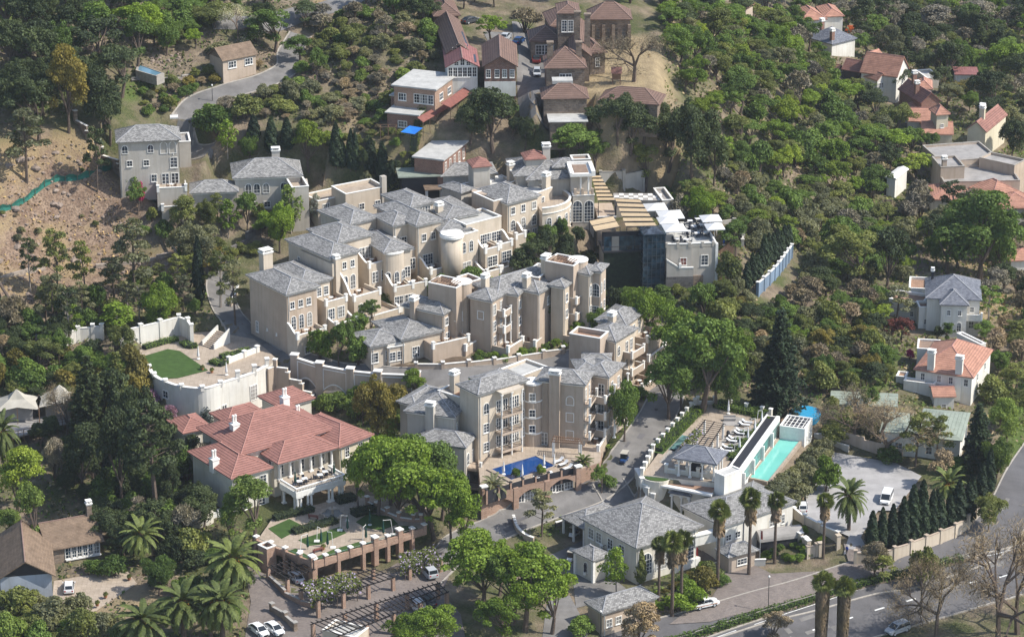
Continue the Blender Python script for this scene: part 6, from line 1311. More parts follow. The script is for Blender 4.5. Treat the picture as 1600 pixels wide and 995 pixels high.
house('','',(1432,139),(1455,141),(1424,127),14,8,'white','terra',.7,'hip',th=h2);house('','',(1412,168),(1432,172),(1384,153),12,8,'white','terra',.6,'hip',th=h2)
h3,b = house('tower_house','rambling house with small square tower and terracotta roofs',(1464,180),(1481,178),(1458,172),15.2,8,'yellow','terra',.9,'hip',wins=[('f',(.5,),4,'rect',.8,1)])
_,b = house('','',(1512,201),(1540,205),(1474,165),12.5,8,'yellow','dkred',.85,'gable',th=h3,axis='y');b.chimney(.4,b.d * .6,2,7.4,1.1,.9,'yellow');b.chimney(b.w * .5,b.d * .25,5,8.6,1.1,.9,'yellow')
house('','',(1420,189),(1456,190),(1418,174),12,8,'white','terra',.5,'gable',th=h3);house('','',(1442,209),(1488,210),(1438,195),11,7.5,'yellow','terra',.5,'gable',th=h3)
house('red_flat_house','low pinkish roofed house behind a clipped hedge at the right',(1494,117),(1528,119),(1485,106),10.5,7,'white','pinkred',.2,'hip',None);house('pale_shed','pale grey lean-to roof beside the clipped hedge at the right',(1448,125),(1468,122),(1440,112),10,7,'grey','flatroof',.2,'flat')
house('tiled_house','tan tiled house with white chimneys at the top right',(1254,33),(1290,31),(1236,18),20,15,'white','terra',.6,'hip');house('','',(1290,27),(1317,26),(1276,12),19,14,'white','terra',.5,'hip',th=S.objects['tiled_house'])
h4,b = house('slate_house','blue grey slate roofed house with brick chimneys near the orange tree',(1300,70),(1333,60),(1265,58),17,11,'white','slateblue',.6,'hip','ridge');b.chimney(1,1,5,9,1,.8,'brick');b.chimney(b.w * .5,b.d * .9,6,9.6,1,.8,'brick')
house('far_cottage','small orange roofed cottage among the trees at the top',(1150,12),(1165,14),(1143,3),30,26,'tan','terra',.6,'hip')
fh = T0('flat_roof_house','sprawling flat roofed house with pale gravel roofs at the right edge','house')
for A_,C_,B_,ze in (((1470,256),(1560,250),(1440,231),11.5),((1530,250),(1585,262),(1505,232),12.2),((1475,288),(1592,283),(1464,262),10.2),((1470,265),(1506,262),(1462,248),12.6)):
 b = Block(fh,A_,C_,B_,ze,5);b.walls('tan');b.flat(.5,'flatgrey','tan','kerb')
b.chimney(1,1,5,9.6,1,1,'tan')
h5,b = house('red_roof_bungalow','bungalow with salmon tiled hip roofs below the flat roofed house',(1455,312),(1520,308),(1468,290),8.4,5,'white','terra',.35,'hip',wins=[('f',(.3,.7),.8,'wide',1.6,1.3)]);house('','',(1550,311),(1590,300),(1524,290),9.2,4.6,'white','terra',.55,'hip',th=h5);house('','',(1560,326),(1620,322),(1556,305),8.2,4.6,'white','terra',.4,'hip',th=h5)
house('white_shed_house','small white building among the trees on the slope at the right',(1386,277),(1399,279),(1361,256),11.4,9,'white','trim',.35,'gable',None,axis='y');house('edge_house','orange tiled roof peeping in at the right edge',(1580,408),(1640,404),(1570,392),7.5,4,'white','terra',.4,'hip')
h6,b = house('slate_villa','white villa with blue grey slate roof and terracotta terrace at the right',(1449,466),(1531,468),(1452,437),13.0,6.2,'white','slateblue',.55,'hip','ridge',[('f',(.86,),.8,'arch',1.1,2.2),('f',(.86,),4.2,'rect',.9,1.2)]);b.chimney(b.w * .1,b.d * .8,6,9.4,.5,.5,'dark');b.balcony('f',.86,3.4,4,1.6,True,'white')
house('','',(1471,476.5),(1511,476),(1473,460),12.6,6.2,'white','slateblue',.7,'hip','ridge',[('f',(.3,.72),4.2,'rect',.8,1.2),('f',(.25,.72),.9,'arch',1.0,2.0)],th=h6)
for A_,C_,B_,ze in (((1389,470.5),(1441,478),(1374,453),9.8),((1420,454),(1449,456),(1419,436),10.0),((1436,484),(1474,484),(1431,474),10.3)):b = Block(h6,A_,C_,B_,ze,5.6);b.walls('white');b.flat(.5,'terracotta','white');b.win('f',(.3,.55) if ze > 10.2 else (.7,),1.6,'rect',.8,1.2)
b = Block(h6,(1470,505),(1535,503),(1500,517.5),8.2,4.6,ang=0.05,d=6);b.walls('white');b.flat(.3,'brownflat','white')
h7,b = house('white_terracotta_house','white house with bright terracotta hip roof and tall white chimneys at the right',(1431,577.6),(1521,587),(1474,538),10.6,5.6,'white','terra',.6,'hip','redridge',[('f',(.13,.42,.63,.9),3.1,'rect',.9,1.5),('r',(.3,.7),2.8,'rect',1.0,1.5)]);b.chimney(b.w * .26,.3,0,8.6,1.3,.9,'white');b.chimney(b.w * .76,.3,0,8.2,1.3,.9,'white')
for A_,C_,B_,ze,rf_ in (((1433,547),(1468,548),(1438,532),10.4,'brownflat'),((1412,597),(1460,603),(1415,592),8.4,'terracotta'),((1495,523),(1532,541),(1495,517),9.4,'brownflat'),((1400,590),(1415,592),(1403,582),8,'terracotta')):b = Block(h7,A_,C_,B_,ze,4.6);b.walls('white');b.flat(.3,rf_,'white');b.win('f',(.4,),.8,'rect',1,1.4)
house('','',(1460,619),(1490,616),(1462,604),8,4.6,'white','terra',.35,'gable',th=h7,wins=[('f',(.5,),.6,'rect',.9,1.3)])
h8,b = house('green_roof_house','house with pale green sheet roofs hidden behind bare trees and a cedar',(1378,674),(1432,680),(1380,645),9.2,5.4,'white','greenroof',.32,'hip',None,[('f',(.2,.5,.8),.4,'rect',1.4,1.6)]);house('','',(1432,682),(1500,690),(1440,640),8.6,5,'white','greenroof',.3,'hip',None,[('f',(.3,.7),.4,'rect',1.2,1.5)],th=h8);house('','',(1300,630),(1400,628),(1310,612),9,6,'white','greenroof',.3,'gable',None,th=h8)
rail_wall('brown_garden_wall','long brown garden wall behind the gravel car park','garden wall',[(1287,683),(1320,689),(1350,701),(1385,712),(1410,718)],2.0,.35,'tan',None,0,base=1.5);rail_wall('white_edge_wall','low white wall stepping down above the gravel car park','garden wall',[(1272,682),(1288,686),(1300,692),(1326,706)],.8,.3,'ivory','trim',0)
rail_wall('blue_boundary_wall','long blue grey painted wall beside the clipped cypress hedge on the slope','boundary wall',[(1184,462),(1200,447),(1215,432),(1238,400)],2.6,.3,'bluepaint','trim',3.2,.25)
rail_wall('terrace_patio_wall','grey curved wall around the small brick patio right of the sun deck','wall',[(1120,356),(1140,352),(1162,362),(1160,388)],1.6,.3,'grey',None,4,.3,z=None);rail_wall('grey_yard_wall','tall grey wall panels behind the upper awning','wall',[(938,289),(968,287),(990,289),(1010,294)],2.8,.3,'grey','kerb',5,.2)
pd = thing('kidney_pool','bright blue kidney shaped plunge pool behind the white skylight box','swimming pool',at(1258,650));MB().prism([(2.9 * math.cos(a) * (1 + .12 * math.sin(2 * a)),3.6 * math.sin(a)) for a in [6.283 * i / 24 for i in range(24)]],-.5,.6).build('water',M['poolblue'],pd)
tag(drape([(1120,395),(1150,372),(1165,385),(1150,402)],.1).build('brick_patio',M['terracotta']),kind='structure')
LINES.append((smooth_line([(1190,468),(1206,453),(1222,437),(1246,404)]),2.2))
for q_,r_ in (([(1300,128),(1345,140),(1385,158)],3.5),([(1390,180),(1440,222),(1500,222),(1545,222)],4.5),([(1440,300),(1600,345)],3)):LINES.append((smooth_line(q_,4),r_))
# green net, stone terraces and posts on the cut bank at the left
nl = smooth_line([(0,332),(25,325),(50,309),(70,293),(90,284),(115,283),(140,277),(165,268),(180,264)],4);nt_ = thing('shade_net_fence','sagging green shade net fence across the bare rocky bank','fence',nl[0])
for i,(a,b) in enumerate(zip(nl[:-1],nl[1:])):
 ha,hb = 1.3 + .3 * math.sin(i * 1.7),1.3 + .3 * math.sin(i * 1.7 + 1.7);q = nl[0]
 mb = MB();dz = Vector((0,0,1));back = Vector((0,.25,0));A0,B0_ = a - q,b - q
 mb.add([A0,B0_,B0_ + dz * hb * .5 + back,A0 + dz * ha * .5 + back,B0_ + dz * hb,A0 + dz * ha],[(0,1,2,3),(3,2,4,5)]);mb.add([p + Vector((0,.04,0)) for p in (A0,B0_,B0_ + dz * hb * .5 + back,A0 + dz * ha * .5 + back,B0_ + dz * hb,A0 + dz * ha)],[(3,2,1,0),(5,4,2,3)])
 mb.build('net_panel',M['greennet'],nt_)
 if i % 3 == 0:MB().bar(A0 - dz * .3,A0 + dz * (ha + .2),.05).build('post',M['brownwood'],nt_)
rail_wall('dry_stone_wall','pale dry stone wall across the foot of the rocky bank','retaining wall',[(0,432),(50,425),(70,420)],.5,.5,'rubble',None,0,base=3);rail_wall('dry_stone_wall','pale rubble retaining wall behind the dark pines on the slope','retaining wall',[(150,418),(200,412),(245,405),(268,396)],.6,.6,'rubble',None,0,base=3)
for a,b,lb in (((258,376),(302,441),'fallen pale log leaning across the slope below the grey villa'),((0,452),(85,588),'long fallen brown trunk lying down the left slope')):
 A0,B0_ = at(*a),at(*b);t = thing('fallen_log',lb,'log',A0);up3 = Vector((0,0,1.2));MB().bar(up3,B0_ - A0 + up3,.32,.25,7).build('log',M['palebark' if a[0] > 100 else 'bark'],t)
# ---------------------------------------------------------------- bottom left house, tents
bh = T0('brown_roof_house','house with brown shingle gables and blue white gable front at the lower left','house')
b = Block(bh,(74,900),(82,897),(0,830),6.5,2.6,ang=None);
q1 = Block(bh,(0,902),(81,899),(-20,842),6.6,2.6);q1.walls('bluewhite');q1.gable('y',.62,.7,'thatch','dark','brownridge')
q2 = Block(bh,(78,856),(155,840),(60,822),6.0,3.0);q2.walls('stone');q2.gable('x',.55,.6,'thatch','stone','brownridge');q2.win('f',(.36,.47,.58,.69,.8,.91),.5,'rect',1.25,2.6,pane='blueglass');q2.box('sill','trim',q2.w * .3,q2.w,-.3,-.01,.2,.42);q2.chimney(q2.w * .95,q2.d * .5,4,7.6,.8,.8,'stone')
for (px,w_,lb) in (((28,652),30,'pale canvas tent with peaked roof on the deck, the left one'),((95,645),34,'pale canvas tent with peaked roof behind a bare tree, the right one')):
 t = thing('canvas_tent',lb,'tent',W(px[0],px[1],8.8));hw,hd = 3.9,3.2
 n = 8;rim = [(-hw,-hd,2.6),(0,-hd * .86,3.1),(hw,-hd,2.6),(hw * .86,0,3.1),(hw,hd,2.6),(0,hd * .86,3.1),(-hw,hd,2.6),(-hw * .86,0,3.1)];mid = [(x * .38,y * .38,4.0) for x,y,z in rim]
 MB().add(rim + mid + [(0,0,5.6)],[(i,(i+1) % 8,8 + (i+1) % 8,8 + i) for i in range(8)] + [(8 + i,8 + (i+1) % 8,16) for i in range(8)]).build('canvas_roof',M['canvas'],t,(0,0,0),.15)
 MB().box(-hw * .7,hw * .7,-hd * .5,hd * .7,0,2.7).build('canvas_wall',M['flatgrey'],t,(0,0,0),.15)
 for x,y in ((-hw,-hd),(0,-hd * .86),(hw,-hd),(hw,hd),(-hw,hd)):MB().bar((x,y,-.4),(x * .99,y * .99,2.9),.09).build('tent_pole',M['brownwood'],t,(0,0,0),.15)
dq = [W(*q,8.7) for q in ((20,683),(140,652),(128,640),(0,662))];t = thing('tent_deck','grey timber deck with dark railing in front of the two tents','deck',dq[0]);MB().prism([tuple((p - dq[0]).xy) for p in dq],-.3,0).build('deck_boards',M['flatgrey'],t)
for i in range(15):p = dq[0].lerp(dq[1],i / 14) - dq[0];MB().box(-.05,.05,-.05,.05,-1.5,1.05).build('rail_post',M['brownwood'],t,p)
MB().bar(Vector((0,0,1.0)),dq[1] - dq[0] + Vector((0,0,1.0)),.05).bar(Vector((0,0,.5)),dq[1] - dq[0] + Vector((0,0,.5)),.035).build('rail',M['brownwood'],t)
# ---------------------------------------------------------------- vegetation
def leafmesh(name,cen,nrm,size,mat,rng,asp=1.25,twig=False):
 cen,nrm,size = np.asarray(cen,float),np.asarray(nrm,float),np.asarray(size,float);n = len(cen)
 nrm /= np.linalg.norm(nrm,axis=1,keepdims=True) + 1e-9
 t = np.cross(nrm,rng.normal(size=(n,3)));t /= np.linalg.norm(t,axis=1,keepdims=True) + 1e-9;b = np.cross(nrm,t)
 a_,b_ = t * (size * asp)[:,None] * .5,b * size[:,None] * .5
 q = rng.uniform(.55,1.0,(n,1));fold = nrm * (size * .18)[:,None]
 vs = np.stack([cen - a_,cen - b_ * q + fold,cen + a_,cen + b_ + fold],1).reshape(-1,3)
 return quadmesh(name,vs,mat)
def quadmesh(name,vs,mat):
 n = len(vs) // 4;me = bpy.data.meshes.new(name);me.vertices.add(len(vs));me.vertices.foreach_set('co',vs.ravel())
 me.loops.add(4 * n);me.loops.foreach_set('vertex_index',np.arange(4 * n));me.polygons.add(n);me.polygons.foreach_set('loop_start',np.arange(0,4 * n,4));me.update(calc_edges=True)
 me.materials.append(mat);return me
def sph(rng,n):
 v = rng.normal(size=(n,3));return v / np.linalg.norm(v,axis=1,keepdims=True)
def blobs_leaves(blobs,dens,size,rng,up=.35,rnd=.55,lo=.62):
 C,N,Z = [],[],[]
 for x,y,z,rx,ry,rz in blobs:
  n = int(dens * (rx * ry + rx * rz + ry * rz));d = sph(rng,n);d[:,2] = np.where(d[:,2] < -.55,-d[:,2],d[:,2]);r = rng.uniform(lo,1.08,n) ** .7
  C.append(np.array([x,y,z]) + d * r[:,None] * np.array([rx,ry,rz]));N.append(d + np.array([0,0,up]) + rng.normal(size=(n,3)) * rnd);Z.append(rng.uniform(.7,1.3,n) * size)
 return np.concatenate(C),np.concatenate(N),np.concatenate(Z)
def limbs(pts,mat='bark',n=6):
 """pts: list of (p, q, r0, r1)"""
 mb = MB()
 for p,q,r0,r1 in pts:mb.bar(p,q,r0,r1,n)
 return mb.mesh('trunk',M[mat],uv=False)
PROTO = {}
def proto(key,crown,trunk,w,h):PROTO.setdefault(key,[]).append((crown,trunk,w,h))
def make_protos():
 for s in range(6):# broad crowned trees: domed, spreading, tall and lopsided forms
  rng = np.random.default_rng(100 + s);B = [];T = [];W0,H0 = ((8,9),(9.4,8),(7,10),(10,8.6),(8,8),(7.6,9.6))[s];zb_ = H0 * (.2,.26,.3,.22,.18,.28)[s];hz = H0 - zb_;lean = rng.normal(size=2) * .5
  top = Vector((rng.normal() * .3,rng.normal() * .3,zb_));T.append(((0,0,-.6),top,.30,.2))
  for i in range(30):
   d = sph(rng,1)[0];d[2] = abs(d[2]) if rng.uniform() < .8 else d[2];u = rng.uniform(.45,1.0);r = rng.choice([.55,.8,1.0,1.35,1.7],p=[.2,.3,.25,.15,.1]) * W0 / 9
   x,y,z = d[0] * u * (W0 / 2 - r * .8) * rng.uniform(.8,1.15) + lean[0],d[1] * u * (W0 / 2 - r * .8) + lean[1],zb_ + hz * .42 + d[2] * u * (hz * .58 - r * .6);B.append((x,y,max(z,zb_ * .8),r * rng.uniform(.85,1.2),r,r * rng.uniform(.6,.95)))
   if i % 3 == 0:T.append((top,(x * .8,y * .8,z),.12,.035))
  C,N,Z = blobs_leaves(B,128,.25,rng,lo=.45,rnd=.8);k = (np.sin(C[:,0] * 1.9 + s) + np.sin(C[:,1] * 2.3) + np.sin(C[:,2] * 2.1 + 1) + rng.normal(size=len(C)) * .8) > -1.35
  proto('broad',leafmesh('crown',C[k],N[k],Z[k],LEAF['mid'],rng),limbs(T),W0,H0)
 for s in range(4):# rounded shrubs, 4 m wide 3 m tall
  rng = np.random.default_rng(200 + s);B = [];T = []
  for i in range(8 + s):
   a = i * 2.4;e = rng.uniform(.1,1);rr = 1.45 * math.sqrt(1 - (e * .9) ** 2) * rng.uniform(.6,1);r = rng.uniform(.5,.85);z = .5 + 1.7 * e
   B.append((rr * math.cos(a),rr * math.sin(a),z,r,r,r * .8));T.append(((0,0,-.3),(rr * .7 * math.cos(a),rr * .7 * math.sin(a),z),.06,.02))
  B.append((0,0,1.3,1.1,1.1,1.0));C,N,Z = blobs_leaves(B,180,.205,rng,lo=.45,rnd=.85);k = C[:,2] > .05
  proto('bush',leafmesh('crown',C[k],N[k],Z[k],LEAF['olive'],rng),limbs(T,'bark',4),4.0,2.9)
 for s in range(2):# leafless twiggy shrubs and small trees: 5 m wide 4 m tall
  rng = np.random.default_rng(300 + s);T = [];C,N,Z = [],[],[]
  for i in range(13):
   a = i * 2.4;e = rng.uniform(.25,1);rr = 1.9 * rng.uniform(.4,1) * math.sqrt(1.1 - e * e);tip = Vector((rr * math.cos(a),rr * math.sin(a),1.2 + 2.4 * e));T.append(((0,0,-.3),tip * .45,.08,.05));T.append((tip * .45,tip,.05,.02))
   d = sph(rng,330);d[:,2] = abs(d[:,2]) * .8 - .1;C.append(np.array(tip) * .88 + d * rng.uniform(.1,1.0,(330,1)) * .95);N.append(rng.normal(size=(330,3)));Z.append(rng.uniform(.09,.17,330))
  proto('twiggy',leafmesh('crown',np.concatenate(C),np.concatenate(N),np.concatenate(Z),LEAF['twig'],rng,4.0),limbs(T,'bark',4),5.0,4.0)
 for s in range(2):# big bare tree: 12 m wide 13 m tall
  rng = np.random.default_rng(400 + s);T = [];tips = []
  def grow(p,d,L,r,k):
   q = p + d * L;T.append((p,q,r,r * .68))
   if k == 0:tips.append(q);return
   for i in range(3 if k > 1 else 4):
    v = (d * 1.15 + Vector(rng.normal(size=3)) * .62 + Vector((0,0,.12))).normalized();grow(q,v,L * rng.uniform(.62,.85),r * .62,k - 1)
  grow(Vector((0,0,-.6)),Vector((.05,.02,1)),3.6,.38,4);tp = np.array(tips);C = np.repeat(tp,36,0) + rng.normal(size=(len(tp) * 36,3)) * .75
  sx = 12 / (tp[:,0].max() - tp[:,0].min());proto('bare',leafmesh('crown',C,rng.normal(size=C.shape),rng.uniform(.04,.07,len(C)),LEAF['twig'],rng,12.0),limbs(T,'bark',5),12.0 / sx,tp[:,2].max() + .4)
 for s in range(3):# cypress columns: 2 m wide 8 m tall
  rng = np.random.default_rng(500 + s);n = 2600;z = rng.uniform(0,1,n) ** .9;a = rng.uniform(0,6.283,n);r = (1.0 * np.minimum(1,(1 - z) ** .62 * 1.35) * np.minimum(1,.55 + z * 4)) * rng.uniform(.72,1.05,n) * (1 + .14 * np.sin(a * 5 + z * 22 + s))
  C = np.c_[r * np.cos(a),r * np.sin(a),.2 + z * 7.8];N = np.c_[np.cos(a),np.sin(a),np.full(n,.45)] + rng.normal(size=(n,3)) * .45
  proto('cypress',leafmesh('crown',C,N,rng.uniform(.22,.4,n),LEAF['conifer'],rng,1.7),limbs([((0,0,-.5),(0,0,5),.16,.05)]),2.1,8.0)
 for s in range(2):# layered cedar: 9 m wide 14 m tall
  rng = np.random.default_rng(600 + s);C,N,Z,T = [],[],[],[((0,0,-.6),(0,0,13.2),.38,.06)]
  for lv in range(15):
   z = 1.6 + lv * .82;R_ = 4.5 * (1 - (lv / 15.5)) ** .8 * rng.uniform(.85,1.1)
   for b in range(9):
    a = b * .698 + lv * 1.1 + rng.uniform(-.2,.2);L = R_ * rng.uniform(.75,1.1);n = int(26 * L) + 10;u = rng.uniform(.15,1,n);wv = rng.normal(size=n) * .3 * L * .55 * (1.15 - u)
    C.append(np.c_[u * L * math.cos(a) - wv * math.sin(a),u * L * math.sin(a) + wv * math.cos(a),z - .10 * L * u + rng.normal(size=n) * .13]);N.append(np.c_[rng.normal(size=n) * .35,rng.normal(size=n) * .35,np.ones(n)]);Z.append(rng.uniform(.22,.42,n));T.append(((0,0,z - .2),(L * .8 * math.cos(a),L * .8 * math.sin(a),z - .15),.06,.02))
  proto('cedar',leafmesh('crown',np.concatenate(C),np.concatenate(N),np.concatenate(Z),LEAF['conifer'],rng,1.6),limbs(T,'bark',4),9.0,13.8)
 for s in range(3):# airy gum / pine with visible trunk: 7 m wide 12 m tall
  rng = np.random.default_rng(700 + s);B,T = [],[((0,0,-.6),(.2,0,6),.24,.16),((.2,0,6),(0,.2,10.6),.16,.05)]
  for i in range(15):
   a = i * 2.4;e = (i + .5) / 15;z = 4.8 + 6.3 * e;rr = 2.9 * (1 - .55 * e) * rng.uniform(.5,1);r = rng.uniform(.6,1.05);B.append((rr * math.cos(a),rr * math.sin(a),z,r * 1.2,r * 1.2,r * .6));T.append(((.1,.1,z - 1.2),(rr * math.cos(a) * .9,rr * math.sin(a) * .9,z - .1),.07,.03))
  C,N,Z = blobs_leaves(B,62,.30,rng,lo=.3,rnd=.9);proto('airy',leafmesh('crown',C,N,Z,LEAF['grey'],rng,1.7),limbs(T,'palebark' if s == 0 else 'bark',5),7.0,11.8)
 for s in range(2):# slender young tree: 4.4 m wide 7 m tall
  rng = np.random.default_rng(800 + s);B,T = [],[((0,0,-.4),(0,0,6.0),.1,.03)]
  for i in range(16):
   a = i * 2.4;e = (i + .5) / 16;z = 1.9 + 4.6 * e;rr = 1.55 * math.sin(math.pi * (.2 + .75 * e)) * rng.uniform(.4,1);r = rng.uniform(.5,.8);B.append((rr * math.cos(a),rr * math.sin(a),z,r,r,r));T.append(((0,0,z - .7),(rr * math.cos(a),rr * math.sin(a),z),.04,.015))
  C,N,Z = blobs_leaves(B,66,.25,rng,lo=.4,rnd=.8);proto('young',leafmesh('crown',C,N,Z,LEAF['light'],rng),limbs(T,'palebark',5),4.4,7.0)
 for s in range(2):# date palm: 8 m wide, 8.5 m tall
  rng = np.random.default_rng(900 + s);V = [];H = 5.4
  for i in range(46):
   a = i * 2.39996;el = R(80 - 112 * (i / 45) ** .9) + rng.normal() * .06;L = rng.uniform(3.6,4.4);seg = 9;p = np.array([0,0,H]);pts = []
   e = el
   for k in range(seg + 1):pts.append(p.copy());p = p + L / seg * np.array([math.cos(e) * math.cos(a),math.cos(e) * math.sin(a),math.sin(e)]);e -= .14
   sd_ = np.array([-math.sin(a),math.cos(a),0])
   for k in range(1,seg):
    d = pts[k + 1] - pts[k];wd = .42 * math.sin(math.pi * (k + .6) / (seg + 1)) + .08;upv = np.cross(d,sd_);upv /= np.linalg.norm(upv) + 1e-9
    for sg_ in (-1,1):
     for j in (0,.34,.67):b0 = pts[k] + d * j;tipv = b0 + sd_ * sg_ * wd + d * .55 - np.array([0,0,.12]);V += [b0,b0 + d * .36,tipv + d * .3,tipv]
  mb = MB();mb.cyl(0,0,-.5,H - .6,.38,.34,10).cyl(0,0,H - .6,H + .3,.55,.3,10);FR = leafmesh('fruit_stalks',np.array([0,0,H + .1]) + rng.normal(size=(90,3)) * np.array([.5,.5,.35]),rng.normal(size=(90,3)),rng.uniform(.12,.25,90),LEAF['fruit'],rng,3.0);proto('date',(quadmesh('crown',np.array(V),LEAF['palm']),FR),mb.mesh('trunk',M['bark'],uv=False),7.6,8.8)
 for s in range(3):# fan palm: 3.6 m wide, 13 m tall with a skirt of dead fronds
  rng = np.random.default_rng(1000 + s);V = [];H = 10.8
  for i in range(60):
   a = i * 2.39996;el = R(85 - 125 * (i / 59));L = rng.uniform(.35,1.0);d = np.array([math.cos(el) * math.cos(a),math.cos(el) * math.sin(a),math.sin(el)]);c = np.array([0,0,H]) + d * L;sd_ = np.cross(d,rng.normal(size=3));sd_ /= np.linalg.norm(sd_)
   for j in range(9):
    f = (j - 4) / 4 * 1.25;v = d * math.cos(f) + sd_ * math.sin(f);t2 = np.cross(v,np.cross(d,sd_));tip = c + v * rng.uniform(.85,1.05) + np.array([0,0,-.18]);V += [c,c + v * .5 + t2 * .10,tip,c + v * .5 - t2 * .10]
  SK = []
  for i in range(240):
   a = rng.uniform(0,6.283);z = H - rng.uniform(.1,2.6);r0 = .3 + .3 * rng.uniform();o = np.array([math.cos(a),math.sin(a),0]);t2 = np.array([-math.sin(a),math.cos(a),0]);p = np.array([0,0,z]) + o * .25;q = p + o * r0 - np.array([0,0,.9]);SK += [p - t2 * .05,q - t2 * .16,q + o * .05 - np.array([0,0,.25]),q + t2 * .16]
  mb = MB();mb.cyl(0,0,-.5,H - .5,.26,.17,9);cr = quadmesh('crown',np.array(V),LEAF['fan']);sk = quadmesh('dead_frond_skirt',np.array(SK),LEAF['skirt']);proto('fan',(cr,sk),mb.mesh('trunk',M['bark'],uv=False),3.7,12.4)
 rng = np.random.default_rng(1100);V = [];H = 0                 # thick trunked fan palms with a full dead skirt down the stem
 cr0,tr0,w0,h0 = PROTO['fan'][0];SK = []
 for i in range(1100):
  a = rng.uniform(0,6.283);z = 10.2 - 8.6 * rng.uniform();fl = .4 + .3 * (z / 10);o = np.array([math.cos(a),math.sin(a),0]);t2 = np.array([-math.sin(a),math.cos(a),0]);p = np.array([0,0,z]) + o * .4;q = p + o * fl * .8 - np.array([0,0,.9]);SK += [p - t2 * .06,q - t2 * .16,q - np.array([0,0,.3]),q + t2 * .16]
 proto('skirted',(cr0[0],quadmesh('dead_frond_skirt',np.array(SK),LEAF['skirt'])),MB().cyl(0,0,-.5,10.3,.45,.4,10).mesh('trunk',M['bark'],uv=False),3.9,12.4)
 rng = np.random.default_rng(1200);B,T = [],[((0,0,-.6),(0,0,13),.42,.15)]    # round headed araucaria: 9 m wide 15 m tall
 for i in range(40):
  a = i * 2.4;e = (i + .5) / 40;z = 7.2 + 7.4 * e;rr = 4.1 * math.cos(e * 1.35) ** .6 * rng.uniform(.55,1);B.append((rr * math.cos(a),rr * math.sin(a),z,.95,.95,.55));T.append(((0,0,z - .6),(rr * math.cos(a),rr * math.sin(a),z - .1),.08,.03))
 C,N,Z = blobs_leaves(B,62,.3,rng,lo=.4,rnd=.6);proto('araucaria',leafmesh('crown',C,N,Z,LEAF['dark'],rng,1.8),limbs(T,'bark',5),9.2,15.0)
make_protos()
KIND = {'terrace_table':('terrace_table','terrace table with chairs','table set'),'boulder':('boulder','rough boulder','boulder'),'broad':('tree','rounded tree','tree'),'bush':('bush','bush','bush'),'twiggy':('leafless_shrub','leafless twiggy shrub','shrub'),'bare':('bare_tree','bare branching tree','bare tree'),'cypress':('cypress','upright cypress','cypress'),'cedar':('cedar','layered cedar','cedar'),
 'airy':('gum_tree','airy tree with visible trunk','gum tree'),'young':('young_tree','slender young tree','young tree'),'date':('date_palm','feathery date palm','palm'),'fan':('fan_palm','tall slim fan palm','palm'),'skirted':('fan_palm','thick fan palm with a long dead skirt','palm'),'araucaria':('araucaria','dark round headed araucaria','tree')}
LOOK = dict(bright='bright green',mid='mid green',dark='dark evergreen',olive='olive green',grey='grey green',lime='yellow green',light='light green',twig='brown',mauve='mauve grey',conifer='dark green',spruce='blue grey',palm='grey green',fan='green',gold='golden olive',hedge='clipped green',blossom='purple flowering',pink='magenta flowering',redleaf='dark red',autumn='orange',white='white flowering',ivy='very dark')
TREES = [];rt_ = random.Random(5)
def tree_at(shape,mat,p,w,h,rz=None,v=None):
 pr = PROTO[shape];cr,tr,w0,h0 = pr[rt_.randrange(len(pr)) if v is None else v % len(pr)]
 t = thing(KIND[shape][0],None,None,p,rt_.uniform(0,6.28) if rz is None else rz);sx,sz = w / w0,h / h0
 if shape in ('fan','skirted'):sx = (sx + sz) / 2
 ky = rt_.uniform(.82,1.22) if shape in ('broad','bush','twiggy') else rt_.uniform(.94,1.06);t.scale = (sx * ky,sx / ky,sz * rt_.uniform(.95,1.05));t.rotation_euler[0] = rt_.uniform(-.07,.07) if shape not in ('fan','skirted','cypress') else rt_.uniform(-.02,.02)
 o = put('trunk',tr,t);cs = cr if isinstance(cr,tuple) else (cr,)
 for c in cs:
  o = put(c.name.split('.')[0],c,t)
  if c.name.startswith('crown') and mat:
   o.material_slots[0].link = 'OBJECT';o.material_slots[0].material = LEAF[mat]
 TREES.append((t,shape,mat,w,h));return t
def tree_px(shape,mat,cx,yt,yb,wp,v=None):
 p = at(cx,yb);k = PIX(p)[2];c = math.cos(TH + math.atan((yb - PH / 2) / F));h = (yb - yt) / (k * c);w = wp / k
 return tree_at(shape,mat,p,w,h * .97,None,v)
